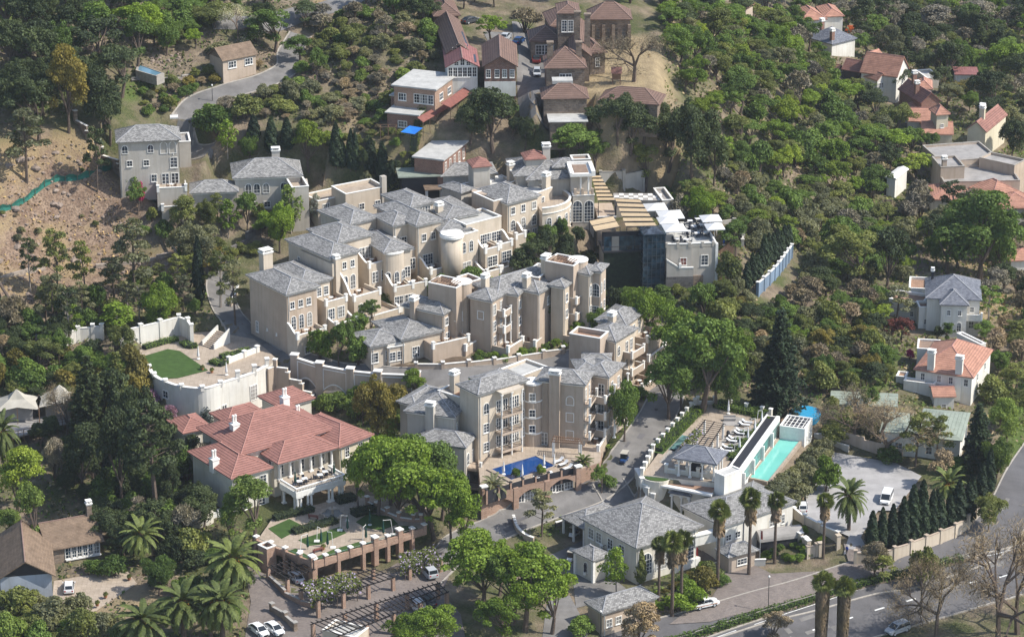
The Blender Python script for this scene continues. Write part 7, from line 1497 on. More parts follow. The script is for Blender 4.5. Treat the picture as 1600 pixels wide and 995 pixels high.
TABLE = """
broad dark 60 40 130 90;broad dark 150 20 112 105;broad dark 110 65 160 95;broad dark 30 90 192 85;broad dark 190 62 152 90;broad dark 165 100 200 80;broad gold 108 74 208 75;broad dark 60 112 225 80;broad dark 172 135 222 70;broad mid 215 22 108 70
airy grey 42 157 285 85;airy dark 152 190 300 46;broad bright 205 0 62 85;broad bright 240 8 72 60;broad olive 335 0 45 90;bare white 372 10 62 50;broad mid 260 25 88 60;bush grey 345 62 84 60;bush mid 400 35 66 50;broad dark 405 0 48 55;broad mid 430 8 82 85;broad dark 475 0 42 60
broad mid 495 74 128 38;broad mid 470 48 97 60;bush mid 340 150 210 70;bush olive 385 140 185 60;bush mid 322 158 205 50;young bright 356 183 246 44;broad mid 390 205 256 44;broad lime 482 186 264 66;bush olive 440 150 176 50;bush grey 520 158 188 60
cypress conifer 397 178 220 20;cypress conifer 424 181 238 21;cypress conifer 449 182 234 20;cypress conifer 525 193 260 20;cypress conifer 548 200 264 15;cypress conifer 556 207 266 14;cypress conifer 580 213 272 20;cypress conifer 598 222 292 20;cypress conifer 612 250 300 14;cypress conifer 535 215 262 14;broad dark 570 230 272 26
broad mid 215 283 335 42;bush pink 219 281 318 22;bush mid 206 255 292 38;broad olive 283 306 370 54;broad olive 325 308 362 42;young bright 357 308 372 46;broad mid 386 300 362 46;broad bright 437 312 396 62;young light 455 290 365 54;young white 496 296 352 28;young grey 573 266 312 34;bush mid 305 362 410 60;bush gold 330 372 425 60;broad grey 300 335 425 80
airy dark 48 364 458 42;airy olive 90 352 468 62;airy olive 135 372 476 50;airy grey 210 335 474 90;airy grey 180 400 480 60;airy olive 345 382 480 62;airy grey 368 400 508 52;cypress conifer 311 368 476 19;young bright 185 466 522 72;broad bright 255 440 522 66;young bright 115 475 532 42;bush mid 305 465 492 22;airy grey 85 420 520 60;airy dark 110 440 540 60
broad dark 200 590 750 90;broad dark 160 570 705 95;cedar dark 140 555 715 90;broad dark 190 640 790 90;cedar olive 185 545 690 80;araucaria dark 245 624 812 112;broad dark 130 660 770 80;broad dark 265 720 800 50;twiggy blossom 236 604 650 46;twiggy blossom 266 632 668 44;cedar spruce 321 624 664 38;twiggy mauve 325 690 752 70;bare twig 105 600 690 60;twiggy mauve 140 690 745 46
broad lime 30 695 800 95;broad light 55 745 870 60;date palm 8 635 740 60;broad light 20 800 850 60;date palm 222 803 884 68;date palm 365 835 938 92;date palm 288 906 1000 90;date palm 222 932 1020 92;date palm 348 905 1000 84;date palm 330 915 1000 60;broad mid 248 862 930 68;bush olive 300 815 868 66;broad light 395 738 856 88;broad light 360 770 850 60;bush mid 268 770 815 34
bush olive 30 905 960 80;bush grey 80 930 985 70;bush olive 130 950 1005 70;bush light 20 955 1010 70;bush grey 160 955 1000 50;bush mid 60 970 1020 60;bush mid 178 858 900 50;bush mid 150 870 896 46
broad bright 590 666 806 125;broad bright 655 690 826 130;broad mid 690 698 812 110;broad bright 705 742 852 105;broad bright 625 720 812 90;broad bright 612 680 790 110;broad mid 645 672 785 110;broad bright 680 715 842 100;broad bright 728 770 856 60;broad bright 560 700 796 60;broad gold 590 574 700 88;young bright 612 640 706 28;broad bright 650 575 622 42;bush light 530 605 640 46;bush light 512 612 645 40;bush light 560 612 655 50;broad mid 568 610 665 46;bush bright 490 620 640 24
broad bright 755 832 950 125;broad bright 820 842 985 125;broad mid 800 855 975 100;broad bright 862 885 990 105;broad bright 780 840 930 90;broad bright 790 925 1010 90;broad bright 672 938 1010 90;broad bright 640 962 1020 80;young bright 963 854 930 54;cypress conifer 983 850 893 9;cypress conifer 977 852 893 8;cypress olive 1000 858 910 18;broad twig 998 940 1020 74;bush mid 905 960 995 50
fan fan 1029 838 938 40;fan fan 1050 820 962 44;fan fan 1064 826 950 44;fan fan 1121 778 918 38;fan fan 1170 758 898 40;fan fan 1210 766 880 40;fan fan 1286 768 872 40;skirted fan 1281 893 1030 40;skirted fan 1314 895 1030 42;date palm 1326 744 830 66;date palm 1480 726 806 60
cedar conifer 1216 468 648 104;cedar conifer 1527 622 742 74;cedar conifer 1195 540 650 70;broad mid 1095 490 645 135;broad mid 1045 545 655 90;broad bright 1010 440 530 86;broad bright 1058 482 575 78;broad bright 1140 505 610 86;broad mid 975 592 690 68;bush bright 970 580 605 34;broad bright 985 445 500 60;broad mid 920 460 520 0
airy grey 846 758 838 60;date palm 834 684 716 26;date grey 772 738 790 46;bush mid 806 690 716 28;date palm 912 705 748 34;broad mid 940 728 770 34;bush mid 950 735 762 30;bush dark 978 785 810 36;bush gold 1100 880 925 60;bush bright 1080 905 945 60;bush bright 1060 920 955 50;bush mid 1130 895 915 30;bush olive 1110 878 905 50
broad dark 770 138 232 100;broad dark 735 150 222 66;broad mid 905 192 246 92;broad dark 965 150 222 82;broad dark 935 165 226 50;broad dark 1005 160 226 74;broad dark 1040 165 240 60;broad mid 1120 520 640 90;broad mid 1065 520 640 90;broad mid 1140 560 640 60;broad mid 875 205 248 50;broad dark 1080 150 275 92;broad dark 1045 178 265 76;broad olive 1008 214 296 62;broad dark 985 175 240 60;broad dark 1115 190 290 60;broad mid 930 215 268 60;broad dark 820 180 232 40;bare twig 990 45 128 88;broad bright 768 18 66 54;twiggy twig 820 10 52 60;bush olive 950 50 66 26;bare twig 875 8 40 34
broad bright 1095 283 358 56;bush olive 1140 388 442 46;bush mauve 1060 300 345 34;broad mid 1150 335 400 60;broad bright 1020 470 520 46;broad mid 935 480 530 40;bush dark 960 445 490 40;broad mid 1100 440 505 60;bush grey 1070 470 505 60
broad mid 865 462 518 58;broad bright 905 500 530 24;broad dark 840 372 420 46;broad dark 860 362 412 46;bush dark 815 385 425 50;bush dark 885 372 400 40;broad mid 580 462 512 38;broad mid 595 415 458 38;bush mid 660 428 462 50;bush mid 735 412 446 46;bush mid 690 425 455 30;bush mid 560 480 520 46;bush bright 500 508 560 50;broad mid 530 502 575 54;bush mid 560 520 570 50;bush bright 480 520 545 40;bush mid 612 448 480 40
bush bright 1292 705 770 50;broad olive 1340 345 455 90;broad dark 1385 352 452 86;broad mid 1530 295 440 135;broad mid 1480 330 430 90;broad mid 1560 330 435 80;broad dark 1450 330 400 60;airy grey 1400 440 505 60;bare twig 1385 618 720 92;bare twig 1335 605 690 66;bare twig 1560 838 1010 140;bare twig 1462 868 1000 96;bare twig 1590 850 990 100;bare twig 1440 880 960 60;airy olive 1465 640 730 60;broad light 1555 680 760 60;broad gold 1290 505 570 50;broad redleaf 1410 490 535 40;bush pink 1421 540 562 17;broad redleaf 1395 495 530 34;broad autumn 1330 38 62 26;broad lime 1380 470 515 40;broad mid 1480 500 540 26;broad dark 1465 508 536 24;airy mid 1545 440 510 60;airy olive 1430 640 728 66;broad mid 1350 600 650 46;bush olive 1300 660 690 60;bush mid 1390 690 720 50;broad olive 1545 765 830 56;broad twig 1365 845 905 50;bush olive 1440 850 920 56;broad twig 1205 955 1010 60;airy olive 1380 860 910 56;broad twig 1470 700 760 50;broad light 1570 620 700 60
broad bright 1570 55 130 80;broad dark 1390 95 150 60;broad dark 1480 60 130 60;broad dark 1545 100 190 70;broad dark 1580 175 250 60;broad mauve 1450 5 60 70;broad mauve 1520 0 50 80;broad mauve 1400 0 50 60;broad mauve 1310 0 40 70;cedar dark 1410 22 95 50;cedar dark 1530 30 90 50;twiggy mauve 1245 35 80 70;broad mid 1365 15 70 50;broad dark 1470 100 150 40;broad mid 1470 80 105 30
cypress conifer 1362 797 858 20;cypress conifer 1378 791 856 18;cypress conifer 1393 786 853 20;cypress conifer 1409 777 850 21;cypress conifer 1424 757 846 24;cypress conifer 1440 752 842 23;cypress conifer 1455 761 838 20;cypress conifer 1468 771 834 21;cypress conifer 1483 775 830 20;cypress conifer 1497 752 824 25;cypress conifer 1512 750 815 23;cypress conifer 1432 764 832 20;cypress conifer 1462 762 826 18;cypress conifer 1490 757 815 20;cypress conifer 1518 742 800 18;cypress conifer 1532 720 785 18;cypress conifer 1544 700 770 20
"""
for row_ in TABLE.replace('\n',';').split(';'):
 q = row_.split()
 if len(q) == 6 and int(q[5]) > 0:tree_px(q[0],q[1],*map(int,q[2:]))
def row(shape,mat,a,b,n,h,w,jit=.3):
 A,B_ = at(*a),at(*b)
 for i in range(n):
  q = A.lerp(B_,i / max(1,n - 1));x,y = q.x + rt_.uniform(-jit,jit),q.y + rt_.uniform(-jit,jit);tree_at(shape,mat,(x,y,terr(x,y)),w * rt_.uniform(.88,1.15),h * rt_.uniform(.85,1.12))
row('cypress','conifer',(1168,452),(1232,392),11,6.5,2.0,.15)
row('bush','grey',(1215,782),(1284,712),7,4.2,5.2);row('bush','grey',(1238,800),(1290,730),6,3.6,4.6)
# clipped round shrubs in the gardens
for px,z,s_ in (((1168,640),10.2,1.7),((1182,644),10.2,1.5),((1194,648),10.2,1.6),((1178,655),10.2,1.2),((1150,640),10.2,1.4),((1202,660),10.2,1.5),((806,745),9,2.2),((846,740),9,2.2),((722,560),13,1.5),((737,562),13,1.2),((635,562),13.2,1.5),((814,552),13,1.2),((835,548),13,1.2),((700,745),3,1.2)):tree_at('bush','hedge',W(*px,z),s_,s_ * .8)
# ---- scattered planting: where the photograph shows woodland or scrub
OCC = np.zeros(XX.shape,bool)
for pl_ in FOOT + list(LV.values()):
 a = np.array(pl_);j0,j1 = np.searchsorted(GY,[a[:,1].min() - 2,a[:,1].max() + 2]);i0,i1 = np.searchsorted(GX,[a[:,0].min() - 2,a[:,0].max() + 2])
 if j1 > j0 and i1 > i0:OCC[j0:j1,i0:i1] |= inpoly_np(XX[j0:j1,i0:i1],YY[j0:j1,i0:i1],pl_)
for L,r in LINES:
 for p in resample(L,1.5):
  j0,j1 = np.searchsorted(GY,[p.y - r,p.y + r]);i0,i1 = np.searchsorted(GX,[p.x - r,p.x + r]);OCC[j0:j1,i0:i1] |= np.hypot(XX[j0:j1,i0:i1] - p.x,YY[j0:j1,i0:i1] - p.y) < r
def occ(x,y):
 i,j = int(round((x - GX[0]) / STEP)),int(round((y - GY[0]) / STEP))
 return not (0 <= i < len(GX) and 0 <= j < len(GY)) or OCC[j,i]
PTS = [(t.location.x,t.location.y,w * .5) for t,s_,m_,w,h in TREES]
def scatter(pxpoly,n,mix,wr,hr,sep=.62,clear=.5,seed=0):
 rr = random.Random(seed);P = [at(*p) for p in pxpoly];pl_ = [(p.x,p.y) for p in P];x0,x1,y0,y1 = min(p[0] for p in pl_),max(p[0] for p in pl_),min(p[1] for p in pl_),max(p[1] for p in pl_);k = 0;tr = 0
 while k < n and tr < n * 40:
  tr += 1;x,y = rr.uniform(x0,x1),rr.uniform(y0,y1)
  if not inpoly(x,y,pl_) or occ(x,y):continue
  w = rr.uniform(*wr);r = w / 2
  if any(occ(x + r * clear * math.cos(a),y + r * clear * math.sin(a)) for a in (0,1.57,3.14,4.71)):continue
  if any((x - a) ** 2 + (y - b) ** 2 < ((r + c) * sep) ** 2 for a,b,c in PTS):continue
  c = rr.uniform(0,sum(m[2] for m in mix))
  for sh,mt,wt_ in mix:
   c -= wt_
   if c <= 0:break
  q = w * (.62 if sh == 'twiggy' else 1)
  tree_at(sh,mt,(x,y,terr(x,y) - .1),w,w * rr.uniform(*hr) * (1.25 if sh in ('airy','young') else 1));PTS.append((x,y,r));k += 1
 return k
SCRUB = [('twiggy','twig',3),('twiggy','mauve',2.4),('bush','olive',3.2),('bush','mid',1.6),('bush','grey',1.6),('broad','olive',.8),('bush','light',.5)]
WOOD = [('broad','bright',2.6),('broad','mid',3.2),('broad','olive',2.2),('broad','lime',1.2),('bush','mid',1),('twiggy','mauve',.5),('broad','grey',.8),('broad','dark',.7)]
SUB = [('broad','dark',2.6),('broad','mid',2.0),('twiggy','mauve',1.6),('broad','bright',1.2),('broad','grey',1.4),('broad','mauve',1.2),('airy','dark',.8),('broad','olive',.8)]
scatter([(412,25),(560,25),(690,60),(690,100),(640,120),(600,190),(540,200),(330,190),(330,160),(440,130)],120,SCRUB,(2.6,6.6),(.45,.8),.5,.28,1)
scatter([(560,0),(690,0),(700,60),(560,40)],12,[('broad','dark',2),('broad','mid',1),('bush','mid',1)],(6,9),(.9,1.1),.55,.4,2)
scatter([(240,0),(420,0),(420,60),(330,90),(250,70)],20,[('broad','mid',2),('bush','mid',2),('broad','olive',1),('broad','bright',1)],(4,7),(.7,1),.6,.4,3)
scatter([(0,0),(240,0),(230,110),(180,190),(100,210),(0,210)],26,[('broad','dark',4),('broad','mid',1)],(7,11),(1.0,1.3),.5,.3,4)
scatter([(245,130),(300,120),(420,105),(440,110),(400,130),(300,160),(270,190),(240,200),(215,150)],34,[('bush','mid',2),('bush','olive',2),('twiggy','twig',2),('bush','gold',1),('bush','grey',1)],(2.4,4.2),(.5,.75),.55,.2,5)
scatter([(1030,20),(1210,30),(1300,110),(1400,190),(1460,240),(1440,330),(1380,330),(1300,300),(1240,290),(1120,250),(1060,130)],190,WOOD,(4.4,9.5),(.7,1.1),.47,.35,6)
scatter([(1060,270),(1240,290),(1300,300),(1420,340),(1420,460),(1380,480),(1260,420),(1240,395),(1200,420),(1130,360),(1080,320)],125,[('bush','grey',2.4),('broad','olive',2),('bush','mid',2),('broad','mid',2),('twiggy','twig',.9),('twiggy','mauve',.5),('broad','grey',1.2),('broad','lime',.7)],(3.4,7.8),(.6,1.0),.48,.3,7)
scatter([(1130,470),(1180,470),(1245,405),(1380,480),(1400,520),(1380,620),(1290,630),(1260,600),(1160,600),(1120,520)],100,[('broad','mid',2),('broad','olive',2),('bush','olive',2),('twiggy','twig',1),('broad','dark',1.5),('broad','gold',.6),('broad','bright',.8),('bush','grey',1.2)],(3.4,7.5),(.65,1.05),.48,.35,8)
scatter([(1200,0),(1600,0),(1620,240),(1540,210),(1420,130),(1330,80),(1240,60),(1180,25)],120,SUB,(5,10),(.75,1.2),.48,.42,9)
scatter([(1420,330),(1620,330),(1620,480),(1540,480),(1540,430),(1430,430)],22,SUB,(6,9),(.9,1.2),.56,.45,10)
scatter([(1530,500),(1640,490),(1640,720),(1600,720),(1550,660),(1540,560)],24,[('broad','olive',2),('twiggy','twig',2),('broad','mid',2),('bush','olive',1),('airy','olive',1)],(4.5,7.5),(.8,1.1),.6,.45,11)
scatter([(1280,640),(1420,690),(1500,700),(1540,740),(1490,745),(1400,712),(1290,690)],22,[('bush','mid',2),('bush','olive',2),('broad','mid',1),('twiggy','twig',1)],(3,5),(.7,.95),.55,.35,12)
scatter([(0,480),(110,560),(210,555),(225,640),(180,690),(0,610)],66,[('broad','dark',2),('bush','gold',1.6),('broad','olive',1.4),('bush','mid',1.5),('broad','mid',1),('twiggy','twig',1)],(4,8.5),(.8,1.15),.45,.25,13)
scatter([(70,470),(350,440),(350,480),(240,520),(60,545)],22,[('airy','grey',2),('airy','olive',2),('bush','mid',1.5),('bush','olive',1)],(4,6),(1.0,1.3),.55,.3,14)
scatter([(160,690),(300,700),(330,800),(300,880),(150,870),(160,800),(100,780),(60,700)],60,[('broad','dark',3),('bush','mid',2),('bush','dark',2),('twiggy','mauve',1)],(4,8),(.8,1.2),.42,.25,15)
scatter([(0,900),(70,915),(150,965),(200,1010),(0,1010)],14,[('bush','olive',2),('bush','grey',2),('bush','light',1)],(4,6),(.6,.8),.5,.2,16)
scatter([(200,900),(300,880),(400,860),(395,920),(370,1000),(240,960)],18,[('bush','dark',2),('bush','mid',2),('broad','mid',1)],(3,5),(.6,.9),.55,.2,17)
scatter([(540,530),(700,578),(860,552),(900,525),(700,540),(600,520)],16,[('bush','mid',2),('bush','bright',2)],(1.6,2.6),(.6,.8),.7,.6,18)
scatter([(940,500),(1010,520),(1020,600),(985,690),(940,700),(945,600)],24,[('bush','dark',2),('bush','mid',2),('bush','bright',2),('broad','mid',.6)],(2,3.6),(.6,.9),.6,.4,19)
scatter([(900,360),(940,375),(940,440),(900,420),(830,400),(790,405),(780,390)],16,[('bush','dark',3),('bush','mid',1)],(3,4.5),(.8,1.1),.5,.4,20)
scatter([(960,460),(1150,462),(1180,470),(1160,500),(1020,480)],16,[('bush','olive',2),('bush','grey',1),('bush','mid',2)],(3,5),(.6,.9),.55,.4,21)
scatter([(820,230),(960,220),(1040,260),(1030,292),(940,280),(830,248)],18,[('broad','dark',2),('broad','mid',2),('broad','olive',1)],(5,7.5),(.85,1.1),.5,.4,22)
scatter([(700,195),(850,200),(850,235),(760,240),(735,240)],14,[('broad','dark',3),('broad','mid',1)],(5,8),(.85,1.1),.5,.4,23)
scatter([(470,590),(560,600),(640,600),(640,670),(560,665),(500,640)],14,[('bush','light',2),('bush','mid',2),('bush','dark',1)],(2.6,4),(.6,.9),.55,.3,24)
scatter([(1230,830),(1290,848),(1260,880),(1200,882),(1180,870),(1215,860)],14,[('bush','bright',2),('bush','mid',2)],(1.8,3),(.6,.8),.6,.4,25)
scatter([(1030,930),(1110,880),(1130,900),(1120,930),(1060,965),(1030,985)],22,[('bush','bright',3),('bush','gold',1),('bush','mid',1)],(1.8,3),(.45,.7),.6,.3,26)
scatter([(1010,640),(1040,612),(1080,634),(1018,705),(1000,735),(985,720)],18,[('bush','dark',2),('bush','mid',1)],(1.6,2.4),(.6,.9),.7,.5,27)
scatter([(600,170),(545,195),(600,230),(630,215),(600,190)],12,SCRUB,(2,3.4),(.5,.8),.6,.3,28)
scatter([(0,240),(110,225),(200,300),(190,400),(60,440),(0,420)],18,[('bush','grey',1),('bush','olive',1),('twiggy','twig',1)],(1.0,2.2),(.5,.8),1,.5,29)
scatter([(700,-8),(1040,-8),(1040,30),(1000,14),(860,2),(760,30),(715,20)],16,[('twiggy','twig',2),('broad','olive',2),('broad','mid',2),('broad','mauve',1)],(5,8),(.8,1.1),.55,.4,30)
scatter([(640,552),(780,545),(880,520),(930,500),(905,545),(850,562),(760,572),(660,575)],22,[('bush','mid',2),('bush','bright',2),('bush','hedge',1),('young','bright',1)],(1.6,2.8),(.6,.9),.6,.3,31)
scatter([(560,600),(700,602),(760,598),(745,612),(690,618),(600,640),(560,640)],10,[('bush','light',2),('bush','mid',2),('broad','mid',.6)],(2.4,4),(.7,.9),.55,.3,32)
scatter([(205,300),(300,330),(430,335),(400,400),(320,410),(215,380)],16,[('bush','mid',2),('bush','olive',2),('broad','mid',1),('airy','olive',1)],(3,5.5),(.7,1.1),.55,.3,33)
scatter([(780,160),(850,200),(930,180),(1000,185),(1045,265),(960,290),(890,245),(820,225)],30,[('bush','dark',2),('bush','mid',2),('broad','dark',1.5),('broad','mid',1)],(3,6),(.75,1.05),.5,.35,34)
scatter([(540,215),(640,222),(690,262),(640,275),(560,268),(480,262)],16,[('bush','mid',2),('bush','olive',2),('bush','dark',1)],(2.4,4.2),(.6,.9),.55,.35,35)
scatter([(1010,300),(1045,235),(1075,270),(1060,330)],10,[('bush','mid',2),('bush','grey',1),('twiggy','twig',1)],(2.6,4.5),(.6,.9),.55,.35,36)
# hedge along the verge, box hedges and wisteria
def hedge(name,label,line,w,h,mat,dens=26,size=.2,z=None,cat='hedge',wav=.12,world=False):
 """clipped hedge: a leafy bar following a line"""
 L = resample([Vector(p) for p in line] if world else smooth_line(line,6),.5);rng = np.random.default_rng(len(TREES));C,N = [],[];o = L[0].copy();o.z = (terr(o.x,o.y) if z is None else z)
 for i,p in enumerate(L[:-1]):
  d = (L[i + 1] - p).xy.normalized();nr = np.array([d.y,-d.x,0]);zz = (terr(p.x,p.y) if z is None else z) - o.z;hh = h * (1 + wav * math.sin(i * .9));m = int(dens * (w + 2 * hh) * .5)
  u = rng.uniform(0,w + 2 * hh,m);s = np.where(u < hh,-w / 2,np.where(u < hh + w,u - hh - w / 2,w / 2));zq = np.where(u < hh,u,np.where(u < hh + w,hh,u - hh - w));nm_ = np.where((u < hh)[:,None],-nr,np.where((u < hh + w)[:,None],np.array([0,0,1.0]),nr))
  C.append(np.array([p.x - o.x,p.y - o.y,zz]) + s[:,None] * nr + np.c_[np.zeros(m),np.zeros(m),zq] + rng.normal(size=(m,3)) * .09 + np.array([d.x,d.y,0]) * rng.uniform(0,.5,(m,1)));N.append(nm_ + rng.normal(size=(m,3)) * .5)
 C,N = np.concatenate(C),np.concatenate(N);t = thing(name,label,cat,o);put('foliage',leafmesh('foliage',C,N,rng.uniform(.7,1.3,len(C)) * size,LEAF[mat],rng),t)
 core = MB();q = [p - o for p in L]
 if z is None:
  for p_ in q:pass
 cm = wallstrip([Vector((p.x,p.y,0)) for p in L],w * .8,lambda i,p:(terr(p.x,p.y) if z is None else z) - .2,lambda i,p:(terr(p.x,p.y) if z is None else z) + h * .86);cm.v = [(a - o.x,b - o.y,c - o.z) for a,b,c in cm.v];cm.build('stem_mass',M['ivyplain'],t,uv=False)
hedge('verge_hedge','long dark green hedge between the service road and the lower main road',[(1035,1008),(1130,980),(1200,958),(1336,917),(1430,894),(1505,874)],1.5,.9,'mid',22,.26)
hedge('box_hedge','clipped hedge bed in front of the villa porch',[W(x,y,zc) for x,y in ((428,812),(452,806),(490,797))],1.7,.9,'dark',z=zc,world=True);hedge('box_hedge','clipped hedge bed between the two small lawns of the garden court',[W(x,y,zc) for x,y in ((458,833),(490,824),(528,814))],1.9,.8,'dark',z=zc,world=True)
hedge('box_hedge','dark hedge mound under the trees right of the fountain',[W(x,y,zc) for x,y in ((552,806),(575,799),(590,798))],2.2,1.0,'dark',z=zc,world=True);hedge('box_hedge','dark hedge mound beside the right porch columns',[W(x,y,zc) for x,y in ((526,785),(556,778))],2.4,1.0,'dark',z=zc,world=True)
for lb,q in (('on the right of the lawn terrace stair',((345,560),(362,556),(392,548))),('round the planting left of the terrace stair',((285,537),(296,543),(312,541))),('below the back wall of the lawn terrace',((225,545),(255,536),(280,530))),('between the lawn and the low white wall',((330,566),(345,571),(352,566)))):hedge('box_hedge','low green hedge bed ' + lb,[W(x,y,13.05) for x,y in q],1.6,.7,'mid',z=13.05,world=True)
hedge('box_hedge','bright clipped hedge along the drive side of the roof garden',[W(x,y,rg) for x,y in ((1026,705),(1059,673),(1095,639))],2.4,.8,'hedge',z=rg,world=True)
for i,q in enumerate((((1130,711),(1152,713)),((1138,700),(1162,702)),((1147,689),(1170,691)),((1156,678),(1178,680)))):hedge('lounger_hedge','small hedge between the loungers on the roof garden, ' + ('nearest','second','third','farthest')[i],[W(x,y,rg + .05) for x,y in q],.8,.6,'mid',z=rg + .05,world=True)
hedge('planting_bed','leafy planting bed along the rear of the roof garden',[W(x,y,rg) for x,y in ((1118,634),(1150,641),(1196,651))],2.6,.9,'mid',z=rg,world=True);hedge('planting_bed','leafy strip beside the dark channel of the white wall building',[W(x,y,rg) for x,y in ((1143,720),(1172,686),(1194,660))],1.0,.7,'mid',z=rg,world=True)
hedge('yew_block','pair of dark clipped yew blocks by the bend of the driveway',[W(x,y,13.3) for x,y in ((634,560),(655,553))],1.8,3.2,'dark',z=13.3,world=True);hedge('clipped_hedge','tall clipped green hedge beside the pinkish roofed house',[(1478,112),(1505,128),(1520,136)],2.4,3.6,'mid');hedge('clipped_hedge','golden hedge behind the tower house',[(1467,146),(1500,150),(1516,143)],3,3.0,'gold')
hedge('clipped_hedge','dark hedge above the blue boundary wall beside the school',[W(x,y,33) for x,y in ((560,243),(600,246),(640,240),(662,214))],1.6,2.6,'olive',z=None,world=True)
def canopy(name,label,quad,z,mat,n,cat='climber',thick=.5,drop=1.2):
 a,b,c,d = [np.array(W(*q,z)) for q in quad];rng = np.random.default_rng(7);u,v = rng.uniform(0,1,n),rng.uniform(0,1,n);v = np.where(rng.uniform(size=n) < .35,v * .12,v)
 P = (a * (1 - u)[:,None] + b * u[:,None]) * (1 - v)[:,None] + (d * (1 - u)[:,None] + c * u[:,None]) * v[:,None];keep = (np.sin(u * 19) + np.sin(v * 13 + u * 7) + rng.normal(size=n) * .6) > -.7;P = P[keep];vv = v[keep]
 P[:,2] += rng.normal(size=len(P)) * thick * .5 + .25 - np.where(vv < .12,rng.uniform(0,drop,len(P)),0);o = Vector(a);t = thing(name,label,cat,o);put('foliage',leafmesh('foliage',P - a,rng.normal(size=P.shape) * .6 + np.array([0,-.2,.8]),rng.uniform(.2,.42,len(P)),LEAF[mat],rng),t)
 for k in (.1,.5,.9):q = Vector(a).lerp(Vector(b),k) - o;MB().bar(q + Vector((0,0,-2.6)),q + Vector((.2,.2,.2)),.09,.05,5).build('stem',M['bark'],t)
canopy('wisteria','purple flowering wisteria spilling over the middle pergola below the garden court',[(486,938),(566,913),(548,895),(470,914)],5.6,'wist',5200);canopy('wisteria','green wisteria with a few purple flowers over the silver car',[(626,890),(690,876),(678,856),(622,868)],5.4,'wist',3200);canopy('wisteria','mauve wisteria on the roof garden pergola',[(1062,700),(1086,672),(1100,676),(1080,702)],13.3,'wist',1500,thick=.3,drop=.4)
# ---- ground cover on the wild slopes
def cover(name,polys,dens,size,mats,hz=(.05,.6),seed=1,skip=.0):
 rng = np.random.default_rng(seed);PP = []
 for px in polys:
  P = [at(*p) for p in px];pl_ = [(p.x,p.y) for p in P];a = np.array(pl_);A = (a[:,0].max() - a[:,0].min()) * (a[:,1].max() - a[:,1].min());n = int(A * dens)
  x,y = rng.uniform(a[:,0].min(),a[:,0].max(),n),rng.uniform(a[:,1].min(),a[:,1].max(),n);k = inpoly_np(x,y,pl_);x,y = x[k],y[k]
  i,j = np.clip(((x - GX[0]) / STEP).round().astype(int),0,len(GX) - 1),np.clip(((y - GY[0]) / STEP).round().astype(int),0,len(GY) - 1);k = ~OCC[j,i];nz = np.sin(x * .31 + np.sin(y * .23) * 2) + np.sin(y * .37 + x * .11) ;k &= nz > (-2 + 2.4 * skip)
  x,y = x[k],y[k];fx,fy = (x - GX[0]) / STEP,(y - GY[0]) / STEP;i,j = np.clip(fx.astype(int),0,len(GX) - 2),np.clip(fy.astype(int),0,len(GY) - 2);a_,b_ = fx - i,fy - j
  z = (ZZ[j,i] * (1 - a_) + ZZ[j,i + 1] * a_) * (1 - b_) + (ZZ[j + 1,i] * (1 - a_) + ZZ[j + 1,i + 1] * a_) * b_;PP.append(np.c_[x,y,z + rng.uniform(*hz,len(x))])
 P = np.concatenate(PP);me = leafmesh(name,P,rng.normal(size=P.shape) * .6 + np.array([0,0,.7]),rng.uniform(.6,1.4,len(P)) * size,LEAF[mats[0]],rng,1.5)
 for m_ in mats[1:]:me.materials.append(LEAF[m_])
 me.polygons.foreach_set('material_index',rng.integers(0,len(mats),len(me.polygons)));o = bpy.data.objects.new(name,me);COL.objects.link(o);return tag(o,kind='stuff')
cover('undergrowth',[[(1030,10),(1640,-30),(1640,700),(1530,700),(1400,700),(1250,640),(1120,600),(1130,440),(1060,300),(1040,150)]],1.5,.55,['olive','mid','twig','grey'],seed=2,skip=.35)
cover('scrub_litter',[[(-40,-20),(700,-20),(700,110),(600,200),(560,250),(330,200),(260,200),(200,150),(0,220),(-40,220)]],1.5,.5,['olive','twig','mid','twig'],seed=3,skip=.35)
cover('slope_undergrowth',[[(-60,470),(380,400),(350,500),(200,560),(230,640),(320,680),(330,800),(420,860),(380,1010),(200,1010),(-60,1010)]],1.3,.5,['mid','olive','dark','twig'],seed=4,skip=.3)
cover('garden_planting',[[(440,500),(560,470),(700,440),(900,400),(940,440),(960,520),(900,560),(700,572),(600,570),(520,575),(470,560)],[(940,480),(1120,460),(1160,500),(1130,620),(1010,640),(980,700),(930,720),(940,600)],[(470,590),(700,600),(700,690),(600,690),(500,650)],[(800,790),(930,770),(880,830),(810,860)],[(1060,870),(1130,880),(1110,930),(1040,970),(1010,930)]],2.2,.42,['mid','bright','dark'],seed=5,skip=.1)
cover('dry_grass_tufts',[[(-40,230),(110,215),(200,300),(210,380),(300,400),(200,440),(-40,450)],[(900,150),(930,60),(1010,60),(1030,150)],[(1430,320),(1540,490),(1640,500),(1640,460)]],1.1,.45,['straw','straw','twig'],(.05,.4),6,.5)
